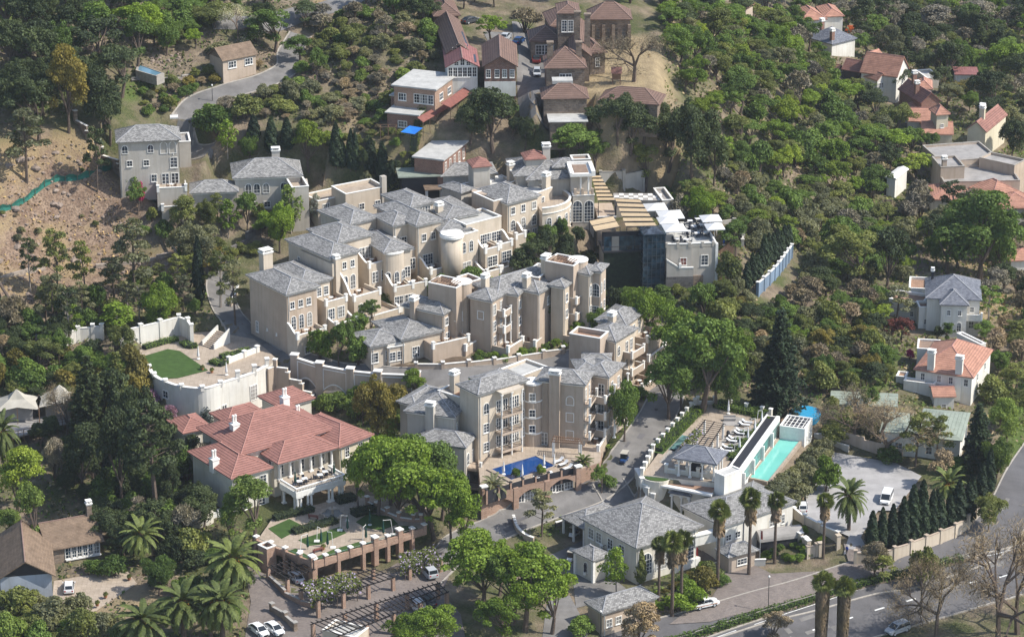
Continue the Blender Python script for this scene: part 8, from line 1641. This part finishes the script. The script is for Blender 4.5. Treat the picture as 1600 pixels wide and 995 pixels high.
# rocks of the cut bank: the large ones one by one, the rubble as one mass
rk = random.Random(9);rocks = []
for v in range(4):
 mb = MB().ball(0,0,0,1,.8,.6,7,5);mb.v = [tuple(c * (1 + rk.uniform(-.22,.22)) for c in p) for p in mb.v];rocks.append(mb.mesh('boulder',M['rock'],uv=False))
RP = [at(*p) for p in [(-20,240),(60,230),(110,222),(160,245),(205,300),(200,370),(60,430),(-20,420)]];RPL = [(p.x,p.y) for p in RP];nr_ = 0
while nr_ < 26:
 x,y = rk.uniform(min(p[0] for p in RPL),max(p[0] for p in RPL)),rk.uniform(min(p[1] for p in RPL),max(p[1] for p in RPL))
 if inpoly(x,y,RPL) and not occ(x,y):
  s_ = rk.uniform(.5,1.3);o = put('boulder',rocks[nr_ % 4],None,(x,y,terr(x,y)),rk.uniform(0,6),(s_,s_,s_ * .8));TREES.append((o,'boulder','twig',s_ * 2,s_));nr_ += 1
mb = MB()
for poly,cnt in (([(x,y) for x,y in RPL],520),) + tuple((tuple((at(*p).x,at(*p).y) for p in q),c) for q,c in (([(0,430),(70,420),(70,470),(0,470)],200),([(150,420),(260,400),(290,430),(200,450)],200),([(1200,655),(1250,640),(1290,660),(1240,675)],40),([(230,88),(280,82),(285,105),(240,108)],160),([(535,175),(600,165),(600,215),(550,215)],120),([(1050,440),(1130,440),(1150,470),(1130,470)],80))):
 xs_,ys_ = [p[0] for p in poly],[p[1] for p in poly]
 for _ in range(cnt):
  x,y = rk.uniform(min(xs_),max(xs_)),rk.uniform(min(ys_),max(ys_))
  if inpoly(x,y,list(poly)) and not occ(x,y):s_ = rk.uniform(.08,.3) if rk.random() < .8 else rk.uniform(.3,.6);mb.ball(x,y,terr(x,y) + s_ * .1,s_ * rk.uniform(.7,1.3),s_ * rk.uniform(.7,1.3),s_ * .6,5,3)
tag(mb.build('rubble',M['rock'],uv=False),kind='stuff')
# ---------------------------------------------------------------- vehicles
def loft(secs,mb,close=True):
 """secs: list of (x, half width low, half width high, z low, z high) cross sections along x"""
 b = len(mb.v);k = 6
 for x,wl,wh,zl,zh in secs:
  zm = zl + (zh - zl) * .5;wm = max(wl,wh) * 1.0
  mb.v += [(x,-wl,zl),(x,-wm,zm),(x,-wh,zh),(x,wh,zh),(x,wm,zm),(x,wl,zl)]
 for i in range(len(secs) - 1):
  for j in range(k):mb.f.append((b + i * k + j,b + i * k + (j + 1) % k,b + (i + 1) * k + (j + 1) % k,b + (i + 1) * k + j));mb.m.append(0)
 mb.f += [tuple(b + j for j in range(k - 1,-1,-1)),tuple(b + (len(secs) - 1) * k + j for j in range(k))];mb.m += [0,0];return mb
wheel_me = MB().add(*[(lambda n:([(.33 * math.cos(6.283 * i / n),y,.33 * math.sin(6.283 * i / n)) for y in (-.11,.11) for i in range(n)],[(i,(i+1) % n,n + (i+1) % n,n + i) for i in range(n)] + [tuple(range(n - 1,-1,-1)),tuple(range(n,2 * n))]))(14)][0]).mesh('wheel',M['rubber'],uv=False)
rim_me = MB().add(*[(lambda n:([(.2 * math.cos(6.283 * i / n),y,.2 * math.sin(6.283 * i / n)) for y in (-.125,.125) for i in range(n)],[(i,(i+1) % n,n + (i+1) % n,n + i) for i in range(n)] + [tuple(range(n - 1,-1,-1)),tuple(range(n,2 * n))]))(10)][0]).mesh('rim',M['car_silver'],uv=False)
CARM = {}
def car(kind,colour,px,toward,label,group=None,z=None):
 """toward: a photo pixel the bonnet points at"""
 p = at(*px) + Vector((0,0,.09)) if z is None else W(*px,z);q = at(*toward) if z is None else W(*toward,z);rz = math.atan2(q.y - p.y,q.x - p.x)
 t = thing({'pickup':'pickup_truck','cart':'golf_cart','van':'parked_van'}.get(kind,'parked_car'),label,{'pickup':'pickup truck','cart':'golf cart','van':'van'}.get(kind,'car'),p,rz,group);mat = M['car_' + colour]
 if kind == 'cart':
  put('body',loft([(-1.2,.5,.55,.3,.62),(-.3,.55,.58,.28,.6),(.3,.5,.5,.28,.45),(.75,.5,.5,.3,.85),(1.2,.42,.4,.35,.7)],MB()).mesh('body',mat),t);MB().box(-1.15,.75,-.6,.6,1.78,1.86).build('roof',M['canvas'],t);MB().box(-.55,-.05,-.5,.5,.6,.8).box(-.7,-.55,-.5,.5,.6,1.2).build('seat',M['navy'],t)
  for x,y in ((-1.0,-.52),(-1.0,.52),(.65,-.5),(.65,.5)):MB().bar((x,y,.6),(x,y,1.8),.025).build('roof_post',M['dark'],t)
  MB().add([(.72,-.48,.85),(.72,.48,.85),(.6,.48,1.7),(.6,-.48,1.7)],[(0,1,2,3)]).build('windscreen',M['carglass'],t);wh = [(.8,.45),(.8,-.45),(-.8,.45),(-.8,-.45)];sc_ = .62
 else:
  if kind not in CARM:
   if kind == 'hatch':bs = [(-2.0,.72,.70,.38,.72),(-1.9,.83,.82,.3,.98),(-.9,.86,.84,.26,.98),(.6,.86,.83,.26,.96),(1.1,.85,.8,.26,.9),(1.85,.78,.72,.3,.74),(2.05,.66,.6,.4,.6)];cs = [(-1.85,.80,.62,.96,1.02),(-1.45,.82,.62,.97,1.42),(-.2,.82,.64,.97,1.47),(.45,.82,.62,.96,1.40),(1.15,.8,.74,.92,.97)]
   elif kind == 'sedan':bs = [(-2.25,.7,.68,.38,.76),(-2.1,.82,.8,.3,.96),(-.9,.87,.84,.26,.97),(.7,.87,.83,.26,.95),(1.3,.85,.8,.26,.88),(2.05,.78,.72,.3,.74),(2.25,.66,.6,.4,.6)];cs = [(-1.75,.78,.7,.94,.99),(-1.15,.8,.62,.95,1.36),(-.1,.8,.63,.95,1.42),(.5,.8,.61,.94,1.36),(1.25,.78,.72,.89,.94)]
   elif kind in ('suv','van'):bs = [(-2.25,.78,.76,.45,.9),(-2.15,.88,.86,.36,1.12),(-.9,.92,.9,.34,1.12),(.8,.92,.9,.34,1.1),(1.4,.9,.86,.34,1.04),(2.1,.84,.78,.36,.92),(2.28,.74,.7,.46,.75)];cs = [(-2.1,.86,.76,1.1,1.2),(-1.95,.86,.74,1.11,1.72),(-.2,.87,.75,1.11,1.78),(.55,.87,.73,1.1,1.7),(1.25,.85,.78,1.05,1.12)] if kind == 'suv' else [(-2.15,.86,.8,1.1,1.75),(-1.9,.88,.8,1.11,1.92),(.2,.88,.8,1.11,1.95),(.9,.87,.78,1.1,1.8),(1.6,.85,.8,1.02,1.1)]
   else:bs = [(-2.5,.8,.8,.5,.95),(-2.4,.88,.88,.42,1.0),(-.6,.88,.88,.36,1.0),(-.5,.9,.88,.36,1.06),(.9,.9,.87,.36,1.05),(1.5,.88,.84,.36,1.0),(2.3,.82,.78,.4,.86),(2.45,.72,.68,.5,.7)];cs = [(-.55,.84,.78,1.02,1.1),(-.45,.85,.72,1.03,1.6),(.45,.85,.72,1.03,1.62),(.75,.85,.7,1.03,1.52),(1.35,.83,.76,.99,1.05)]
   CARM[kind] = (bs,cs)
  bs,cs = CARM[kind];key = (kind,colour)
  if key not in CARM:
   rm = MB();loft([(x,wh_ + .01,wh_ - .03,zh - .05,zh + .03) for x,wl,wh_,zl,zh in cs[1:-1]],rm);CARM[key] = (loft(bs,MB()).mesh('body',mat,uv=False),loft(cs,MB()).mesh('window_glass',M['carglass'],uv=False),rm.mesh('roof',mat,uv=False))
  b_,g_,r_ = CARM[key];put('body',b_,t);put('window_glass',g_,t);put('roof',r_,t)
  pil = MB();c0,c1,c2,c3 = cs[0],cs[1],cs[-2],cs[-1]
  for sy in (-1,1):pil.bar((c3[0],sy * c3[2],c3[4]),(c2[0],sy * c2[2],c2[4]),.05).bar((c0[0],sy * c0[2],c0[4]),(c1[0],sy * c1[2],c1[4]),.06).bar(((c1[0] + c2[0]) / 2,sy * c1[1] * 1.0,c1[3]),((c1[0] + c2[0]) / 2,sy * c1[2],c1[4]),.05)
  pil.build('pillar',mat,t,uv=False);e0,e1 = bs[-1],bs[0]
  for sy in (-1,1):
   MB().box(e0[0] - .16,e0[0] + .01,sy * .5 - .16,sy * .5 + .16,e0[4] - .05,e0[4] + .12).build('headlight',M['chrome'],t,uv=False);MB().box(e1[0] - .01,e1[0] + .14,sy * .6 - .12,sy * .6 + .12,e1[4] - .12,e1[4] + .1).build('tail_light',M['taillight'],t,uv=False)
   MB().box(c3[0] - .35,c3[0] - .2,sy * .98 - .1,sy * .98 + .1,c3[3] - .02,c3[3] + .14).build('wing_mirror',mat,t,uv=False)
  MB().box(e0[0] - .02,e0[0] + .03,-.4,.4,.42,.58).build('grille',M['dark'],t,uv=False)
  if kind == 'pickup':
   MB().box(-2.38,-.6,-.76,.76,1.0,1.03).build('load_bed',M['dark'],t,uv=False);MB().box(-2.2,1.9,-.925,-.90,.62,.74).build('side_stripe',M['awning'],t,uv=False);MB().box(-2.2,1.9,-.93,-.905,.66,.70).build('side_stripe',M['taillight'],t,uv=False)
  wh = [(1.38,.78),(1.38,-.78),(-1.35,.78),(-1.35,-.78)];sc_ = 1.12 if kind in ('suv','van','pickup') else 1.0
 for x,y in wh:wo = put('wheel',wheel_me,t,(x,y,.33 * sc_),0,sc_);put('rim',rim_me,wo)
 return t
car('hatch','white',(108,922),(109,890),'white hatchback parked alone on the cobbled yard of the brown roofed house');car('sedan','white',(405,989),(417,1000),'white car at the bottom edge, left one of the pair');car('sedan','white',(429,987),(441,998),'white car at the bottom edge, right one of the pair');car('pickup','white',(1101,948),(1150,937),'white pickup with striped sides waiting on the service road')
car('suv','silver',(1402,988),(1370,1000),'silver SUV with roof rails on the lower main road');car('van','white',(1385,784),(1378,800),'white van with an open look parked on the gravel');car('suv','silver',(670,899),(658,884),'silver estate car backed under the wisteria pergola');car('sedan','white',(463,906),(452,893),'white car under the small pergola at the left')
car('suv','white',(650,950),(640,938),'white SUV parked under the long pergola');car('sedan','dark',(668,943),(658,931),'dark car under the right end of the long pergola');car('cart','blue',(975,722),(968,735),'golf cart with beige roof driving down the drive');car('cart','white',(897,838),(890,845),'golf cart parked under the open carport');car('cart','white',(893,876),(886,884),'golf cart parked beside the small kiosk')
car('sedan','blue',(811,68),(822,66),'blue car at the left of the church drive');car('pickup','red',(838,97),(838,80),'dark red pickup parked against the church');car('hatch','silver',(839,118),(839,135),'silver car parked below the red pickup');car('sedan','silver',(790,62),(800,52),'silver blue car behind the bright round tree at the church');car('sedan','dark',(735,36),(745,34),'dark car near the top edge beside the brick house');car('hatch','white',(1253,797),(1250,785),'white car half hidden by the olive hedge')
# ---------------------------------------------------------------- sun terrace, pool and garden furniture
def lounger(p,rz,label,group):
 t = thing('sun_lounger',label,'sun lounger',p,rz,group);MB().box(-.95,.95,-.33,.33,.26,.32).build('frame',M['dark'],t);MB().box(-.95,.35,-.31,.31,.32,.42).add([(.35,-.31,.32),(.35,.31,.32),(1.0,.31,.75),(1.0,-.31,.75),(.35,-.31,.42),(.35,.31,.42),(.95,.31,.85),(.95,-.31,.85)],[(3,2,1,0),(4,5,6,7),(0,1,5,4),(1,2,6,5),(2,3,7,6),(3,0,4,7)]).build('cushion',M['whitecloth'],t)
 for x in (-.8,.8):
  for y in (-.28,.28):MB().box(x - .03,x + .03,y - .03,y + .03,0,.27).build('leg',M['dark'],t)
for i,(x,y) in enumerate(((1110,410),(1082,436),(1050,500),(1030,525),(972,578),(950,604),(905,668),(888,706))):lounger(W(1000 + x / 6.633,600 + y / 6.633,rg + .08),R(165),'white sun lounger on the roof garden, number %s from the near end' % ['eight','seven','six','five','four','three','two','one'][i],'sun loungers on the roof garden')
for (x,y),lb in (((1190,500),'second from the far end'),((1118,590),'middle one'),((1030,685),'nearest the pavilion'),((1262,415),'at the far end'),((916,305),'alone by the rear wall')):umbrella((1000 + x / 6.633,600 + y / 6.633),rg + .08,'whitecloth','closed white umbrella beside the roof garden loungers, ' + lb,(-.9,-.2) if x > 1000 else None,2.6)
for i,(x,y) in enumerate(((873,722),(880,727),(887,733),(862,742),(838,749),(780,758))):lounger(W(x,y,zp + .02),R(40 if i < 3 else -70),'lounger beside the blue pool, ' + ['leftmost of three at the right end','middle of three at the right end','rightmost of three at the right end','right of two by the front hedge','left of two by the front hedge','at the front left corner'][i],'sun loungers round the blue pool')
tt_ = MB().cyl(0,0,.68,.73,.45,n=10).mesh('table_top',M['trim'],uv=False);tp_ = MB().cyl(0,0,0,.68,.05,n=6).cyl(0,0,0,.05,.25,n=8).mesh('pedestal',M['dark'],uv=False);tc_ = MB().box(-.25,.25,-.25,.25,0,.45).box(.18,.25,-.25,.25,.45,.9).mesh('chair',M['brownwood'],uv=False)
for x,y,z,a in TERR[::1]:
 t = thing('terrace_table',None,None,(x,y,z),a + rt_.uniform(-.3,.3));put('table_top',tt_,t);put('pedestal',tp_,t);put('chair',tc_,t,(.75,0,0),0);put('chair',tc_,t,(-.75,.1,0),3.0);TREES.append((t,'terrace_table','twig',1,1))
DKZ = 22.75
def parasol(px,z,s_,label):
 t = thing('parasol',label,'parasol',W(*px,z));h = s_ / 2;c = [(-h,-h),(h,-h),(h,h),(-h,h)]
 MB().add([(x,y,2.3) for x,y in c] + [(0,0,3.1)] + [(x,y,2.12) for x,y in c],[(0,1,4),(1,2,4),(2,3,4),(3,0,4),(5,6,1,0),(6,7,2,1),(7,8,3,2),(8,5,0,3)]).build('canopy',M['whitecloth'],t,(0,0,0),R(8));MB().cyl(0,0,0,3.0,.05,n=8).build('pole',M['trim'],t);MB().box(-.4,.4,-.4,.4,0,.1).build('base_plate',M['dark'],t)
for (x,y),s_,lb in (((1024,340),4.4,'beside the awning, rearmost of the row'),((1047,352),5.0,'largest one in the middle of the row'),((1043,361),4.0,'third in the row below the large one'),((1053,373),4.4,'above the glass lift, nearest of the row'),((1110,358),4.0,'at the rear right corner of the sun deck'),((1116,371),3.6,'at the right end of the sun deck')):parasol((x,y),DKZ,s_,'white square parasol ' + lb)
def table_set(px,z,label,group,rz=0.0):
 t = thing('dining_table',label,'table',W(*px,z),rz,group);MB().box(-.5,.5,-.5,.5,.7,.75).build('table_top',M['whitecloth'],t);MB().cyl(0,0,0,.7,.06,n=8).box(-.25,.25,-.25,.25,0,.04).build('pedestal',M['dark'],t)
 for k in range(4):
  a = k * 1.5708 + rz;p = W(*px,z) + Vector((math.cos(a),math.sin(a),0)) * .95;c = thing('dining_chair','dark dining chair at the ' + label.replace('white table',label.split(', ')[1] + ' white table').split(',')[0],'chair',p,a,group.replace('tables','chairs'));MB().box(-.24,.24,-.24,.24,.42,.48).build('seat',CH1,c);MB().box(.2,.25,-.24,.24,.48,.95).build('backrest',CH1,c)
  for x in (-.2,.2):
   for y in (-.2,.2):MB().box(x - .025,x + .025,y - .025,y + .025,0,.42).build('leg',CH1,c)
CH1 = M['navy']
for i,(x,y) in enumerate(((1078,350),(1090,347),(1084,358),(1096,356),(1075,366),(1089,369),(1102,368),(1058,378),(1072,379))):table_set((x,y),DKZ,'white table on the sun deck, ' + ['rear left','rear middle','second row left','second row right','third row left','third row middle','third row right','front left by the stair','front by the parapet'][i],'tables on the sun deck',i * .35)
for i,(x,y) in enumerate(((468,757),(476,753),(508,742),(500,747))):table_set((x,y),9.78,'white table on the villa balcony, ' + ['leftmost','second from the left','rightmost','third from the left'][i],'tables on the villa balcony',.3)
for (x,y),lb in (((1138,372),'at the rear of the brick patio'),((1131,383),'at the front of the brick patio'),((1152,366),'beside the patio stairs')):
 p = at(x,y);px_ = PIX(p);t = umbrella((x,y),p.z + .1,'bluecloth','closed blue umbrella ' + lb,None,2.5)
def pot(px,z,label,plant=True):
 t = thing('potted_plant',label,'potted plant',W(*px,z));MB().cyl(0,0,0,.55,.24,.36,10).build('pot',M['pot'],t)
 if plant:put('foliage',PROTO['bush'][1][0],t,(0,0,.3),0,.27)
for (px,z),lb in ((((316,578),13.05),'terracotta pot at the tip of the lawn'),(((331,582),13.05),'potted plant at the right of the lawn'),(((202,905),2.7),'potted plant on the edge of the cobbled yard'),(((165,933),2.5),'potted plant at the middle of the yard edge'),(((152,946),2.5),'potted plant at the bottom of the yard edge'),(((1101,640),rg + .05),'terracotta pot at the rear of the roof garden'),(((505,858),zc + .05),'potted plant by the front bench')):pot(px,z,lb)
bb = thing('garden_sofa','low dark sofa on the timber deck of the roof garden','sofa',W(1140,656,rg + .1));MB().box(-1.1,1.1,-.4,.4,.1,.42).build('seat',M['flatgrey'],bb);MB().box(-1.1,1.1,.3,.45,.42,.8).build('backrest',M['flatgrey'],bb)
sb = thing('stone_sphere','small dark sculpture on the paved strip of the roof garden','sculpture',W(1137.5,682,rg + .05));MB().cyl(0,0,0,.3,.5,.4,10).ball(0,0,.75,.35,.35,.5).build('body',M['dark'],sb)
si = thing('entrance_sign','low pale entrance sign wall beside the palm at the gatehouse','sign',at(1181,884));MB().box(-1.6,1.6,-.15,.15,-.3,1.2).build('panel',M['flatroof'],si,(0,0,0),R(4));MB().box(-1.7,1.7,-.2,.2,1.2,1.32).build('cap',M['trim'],si,(0,0,0),R(4))
pg_ = thing('playhouse','small red roofed wooden playhouse on the bare church yard','playhouse',at(963,131));MB().box(-.9,.9,-.9,.9,1.2,2.6).build('wall',M['brownwood'],pg_);MB().vprism([(-1.2,2.5),(1.2,2.5),(0,3.7)],-1.1,1.1).build('roof',M['dkred'],pg_)
for x in (-.8,.8):
 for y in (-.8,.8):MB().box(x - .07,x + .07,y - .07,y + .07,-.3,1.2).build('post',M['brownwood'],pg_)
cf = thing('climbing_frame','brown timber climbing frame beside the blue shade sail','climbing frame',at(607,214))
for x in (-1.6,0,1.6):
 for y in (-.8,.8):MB().box(x - .07,x + .07,y - .07,y + .07,-.4,2.4).build('post',M['brownwood'],cf)
 MB().box(x - .05,x + .05,-.8,.8,2.2,2.3).build('beam',M['brownwood'],cf)
for y in (-.8,.8):MB().box(-1.6,1.6,y - .05,y + .05,2.32,2.42).build('rail',M['brownwood'],cf)
# ---------------------------------------------------------------- people
def person(px,z,rz,shirt,legs,label,stride=.12,lean=0):
 p = at(*px) if z is None else W(*px,z);t = thing('person',label,'person',p,rz);me = bpy.data.meshes.new('body_skeleton')
 V = [(0,0,.95),(0,0,1.15),(lean,0,1.38),(lean,0,1.5),(lean + .02,0,1.62),(lean + .02,0,1.74),(0,.1,.9),(stride,.11,.5),(stride * .9,.11,.08),(stride * .9 + .16,.12,.04),(0,-.1,.9),(-stride * .4,-.11,.5),(-stride * 1.2,-.11,.08),(-stride * 1.2 + .16,-.12,.04),(lean,.19,1.4),(lean - .03,.25,1.12),(lean + .1,.25,.9),(lean + .13,.25,.82),(lean,-.19,1.4),(lean + .03,-.25,1.12),(lean + .12,-.24,.9),(lean + .15,-.24,.82)]
 E = [(0,1),(1,2),(2,3),(3,4),(4,5),(0,6),(6,7),(7,8),(8,9),(0,10),(10,11),(11,12),(12,13),(2,14),(14,15),(15,16),(16,17),(2,18),(18,19),(19,20),(20,21)]
 Rr = [.14,.13,.15,.055,.095,.085,.09,.06,.045,.04,.09,.06,.045,.04,.06,.045,.035,.03,.06,.045,.035,.03]
 me.from_pydata(V,E,[]);o = bpy.data.objects.new('body',me);COL.objects.link(o);md = o.modifiers.new('skin','SKIN');o.modifiers.new('sub','SUBSURF').levels = 1
 for v,r in zip(me.skin_vertices[0].data,Rr):v.radius = (r,r)
 me.skin_vertices[0].data[0].use_root = True;dg = bpy.context.evaluated_depsgraph_get();nm = bpy.data.meshes.new_from_object(o.evaluated_get(dg));bpy.data.objects.remove(o);nm.materials.clear()
 for m_ in (M['skin'],M[shirt],M[legs],M['hair']):nm.materials.append(m_)
 for f_ in nm.polygons:
  z_ = f_.center.z;y_ = abs(f_.center.y);f_.material_index = 3 if z_ > 1.7 or (z_ > 1.6 and f_.center.x < lean - .02) else 0 if z_ > 1.47 or (y_ > .2 and z_ < .98) else 1 if z_ > .98 else 2;f_.use_smooth = True
 nm.name = 'body';put('body',nm,t);return t
person((277,800),None,R(200),'bluecloth','navy','person in blue walking on the dark path left of the red villa');person((501,956),None,R(-60),'navy','navy','person in dark clothes standing by the wisteria pergola');person((1323,866),None,R(230),'bluecloth','navy','person in blue overalls standing inside the sliding gate');person((543,823),6.25,R(-90),'whitecloth','navy','person in white shirt beside the umbrella near the fountain')
# ---------------------------------------------------------------- the faint haze of the air between
hm = bpy.data.materials.new('haze');hm.use_nodes = True;t_ = hm.node_tree;t_.nodes.remove(t_.nodes['Principled BSDF']);pv = t_.nodes.new('ShaderNodeVolumePrincipled')
pv.inputs['Color'].default_value = (.86,.92,1,1);pv.inputs['Density'].default_value = .00006;pv.inputs['Anisotropy'].default_value = .2
t_.links.new(pv.outputs[0],t_.nodes['Material Output'].inputs['Volume'])
tag(MB().box(-4100,4100,-2600,4100,-6,231).build('haze',hm,uv=False),kind='stuff')
# ---------------------------------------------------------------- say which plant is which
SPLIT = {('broad','dark'):('evergreen_tree','evergreen tree'),('broad','olive'):('olive_toned_tree','olive tree'),('broad','grey'):('olive_toned_tree','olive tree'),('broad','gold'):('olive_toned_tree','olive tree'),('bush','grey'):('olive_toned_bush','olive bush'),('bush','olive'):('olive_toned_bush','olive bush'),('bush','gold'):('olive_toned_bush','olive bush'),('broad','blossom'):('flowering_tree','tree')}
MARK = [('three storey grey villa',230,240),('two arched grey villa',420,285),('cream wing',600,390),('drum tower',706,395),('curved bow wall',865,340),('main hotel house',860,270),('glass lift tower',1022,410),('sun deck',1085,360),('upper awning',943,295),('tan row',760,490),('corner of the tan row',930,450),('driveway hotel block',970,540),('pool hotel block',870,640),('blue pool',818,730),('brick arcade',830,785),('roof garden pavilion',1095,712),('roof garden pergola',1100,680),('lap pool',1210,715),('skylight box',1245,675),('white box building',1138,760),('reception house',1000,825),('kiosk',925,885),('guard lodge',975,945),('gatehouse',1160,820),('sliding gate',1295,868),('boundary wall',1430,868),('gravel car park',1330,745),('service road',1200,940),('lower main road',1400,945),('villa porch',490,760),('red roofs of the villa',420,670),('garden court',540,840),('long pergola',610,950),('wisteria pergola',540,920),('lawn terrace',270,565),('curved white wall',320,615),('driveway bridge',550,600),('canvas tents',60,645),('brown roofed house',60,850),('cobbled yard',150,925),('rocky cut bank',90,300),('green shade net',90,290),('white slope wall',110,545),('fallen trunk',45,520),('hillside pool',235,108),('stone cottage',365,90),('hillside driveway',340,150),('scrub slope',520,120),('school building',670,140),('blue shade sail',645,204),('long brick block',690,235),('brick hip house',700,20),('glazed gable hall',722,100),('church drive',825,110),('stone church',890,70),('church yard',975,110),('tiled hall',985,150),('hill road',520,10),('wooded ridge',1080,90),('upper right woodland',1180,110),('middle right woodland',1200,220),('lower right scrub',1200,340),('blue boundary wall',1212,430),('white shed house',1380,268),('tan tiled house',1275,25),('blue slate house',1300,65),('white gabled house',1380,110),('brick house',1435,150),('tower house',1490,185),('flat roofed house',1520,255),('salmon bungalow',1520,305),('blue slate villa',1480,465),('terracotta house',1480,575),('green roofed house',1420,660),('brown garden wall',1345,700),('far top right trees',1480,40),('orange roof at the edge',1590,400),('leftmost date palm',8,700),('blue white gable front',40,915),('top left dark trees',40,30),('plane trees on the drive',1080,560)]
ORD = ['leftmost','second from left','third from left','fourth from left','fifth from left','sixth from left','seventh from left','eighth from left','ninth from left'];NUM = ['','','two','three','four','five','six','seven','eight','nine','ten']
def plant_labels():
 info = []
 for t,shape,mat,w,h in TREES:
  p = t.location;x,y,k = PIX(p + Vector((0,0,h * .55)));nm,noun,cat = KIND[shape]
  if (shape,mat) in SPLIT:nm,cat = SPLIT[(shape,mat)]
  noun = {'young':'slender young tree','bush':'bush'}.get(shape,noun);mk = min(MARK,key=lambda m:(m[1] - x) ** 2 + ((m[2] - y) * 1.25) ** 2);dx,dy = x - mk[1],y - mk[2];d = math.hypot(dx,dy)
  if d < 14:rel = 'at'
  else:
   a = math.degrees(math.atan2(-dy,dx)) % 360;rel = ['right of','above right of','above','above left of','left of','below left of','below','below right of'][int((a + 22.5) // 45) % 8]
  near = 'close ' if 14 <= d < 42 and rel not in ('at',) else ''
  wx = {'broad':(5.5,8.5),'bush':(2.6,4.6),'twiggy':(2.6,4.2)}.get(shape);sz = '' if not wx else 'small ' if w < wx[0] else 'large ' if w > wx[1] else ''
  info.append([t,'%s%s %s %s%s the %s' % (sz,LOOK.get(mat,'green'),noun,near,rel,mk[0]),x,cat,nm])
  t.name = nm
 by = {}
 for i in info:by.setdefault(i[1],[]).append(i)
 for lb,its in by.items():
  its.sort(key=lambda i:i[2])
  for j,i in enumerate(its):
   t = i[0];t['category'] = i[3];n_ = len(its)
   if n_ == 1:t['label'] = lb
   elif n_ <= 10:t['label'] = lb + ', ' + ('left of two' if n_ == 2 and j == 0 else 'right of two' if n_ == 2 else (ORD[j] if j < n_ - 1 else 'rightmost') + ' of ' + NUM[n_])
   else:t['label'] = lb;t['group'] = lb[:60]
   k_ = 0;t['label'] = t['label'].replace('leafless twiggy shrub','twiggy shrub') if len(t['label'].split()) > 15 else t['label']
   while len(t['label'].split()) > 16 and k_ < 7:t['label'] = t['label'].replace(('close ','rounded ',' with visible trunk','slender ','leafless ','small ',' branching')[k_],'',1);k_ += 1
   t['group'] = t.get('group') or {'bush':'bushes','tree':'trees'}.get(i[3],i[3] + 's') + ' round the ' + lb.split(' the ')[-1]
plant_labels()
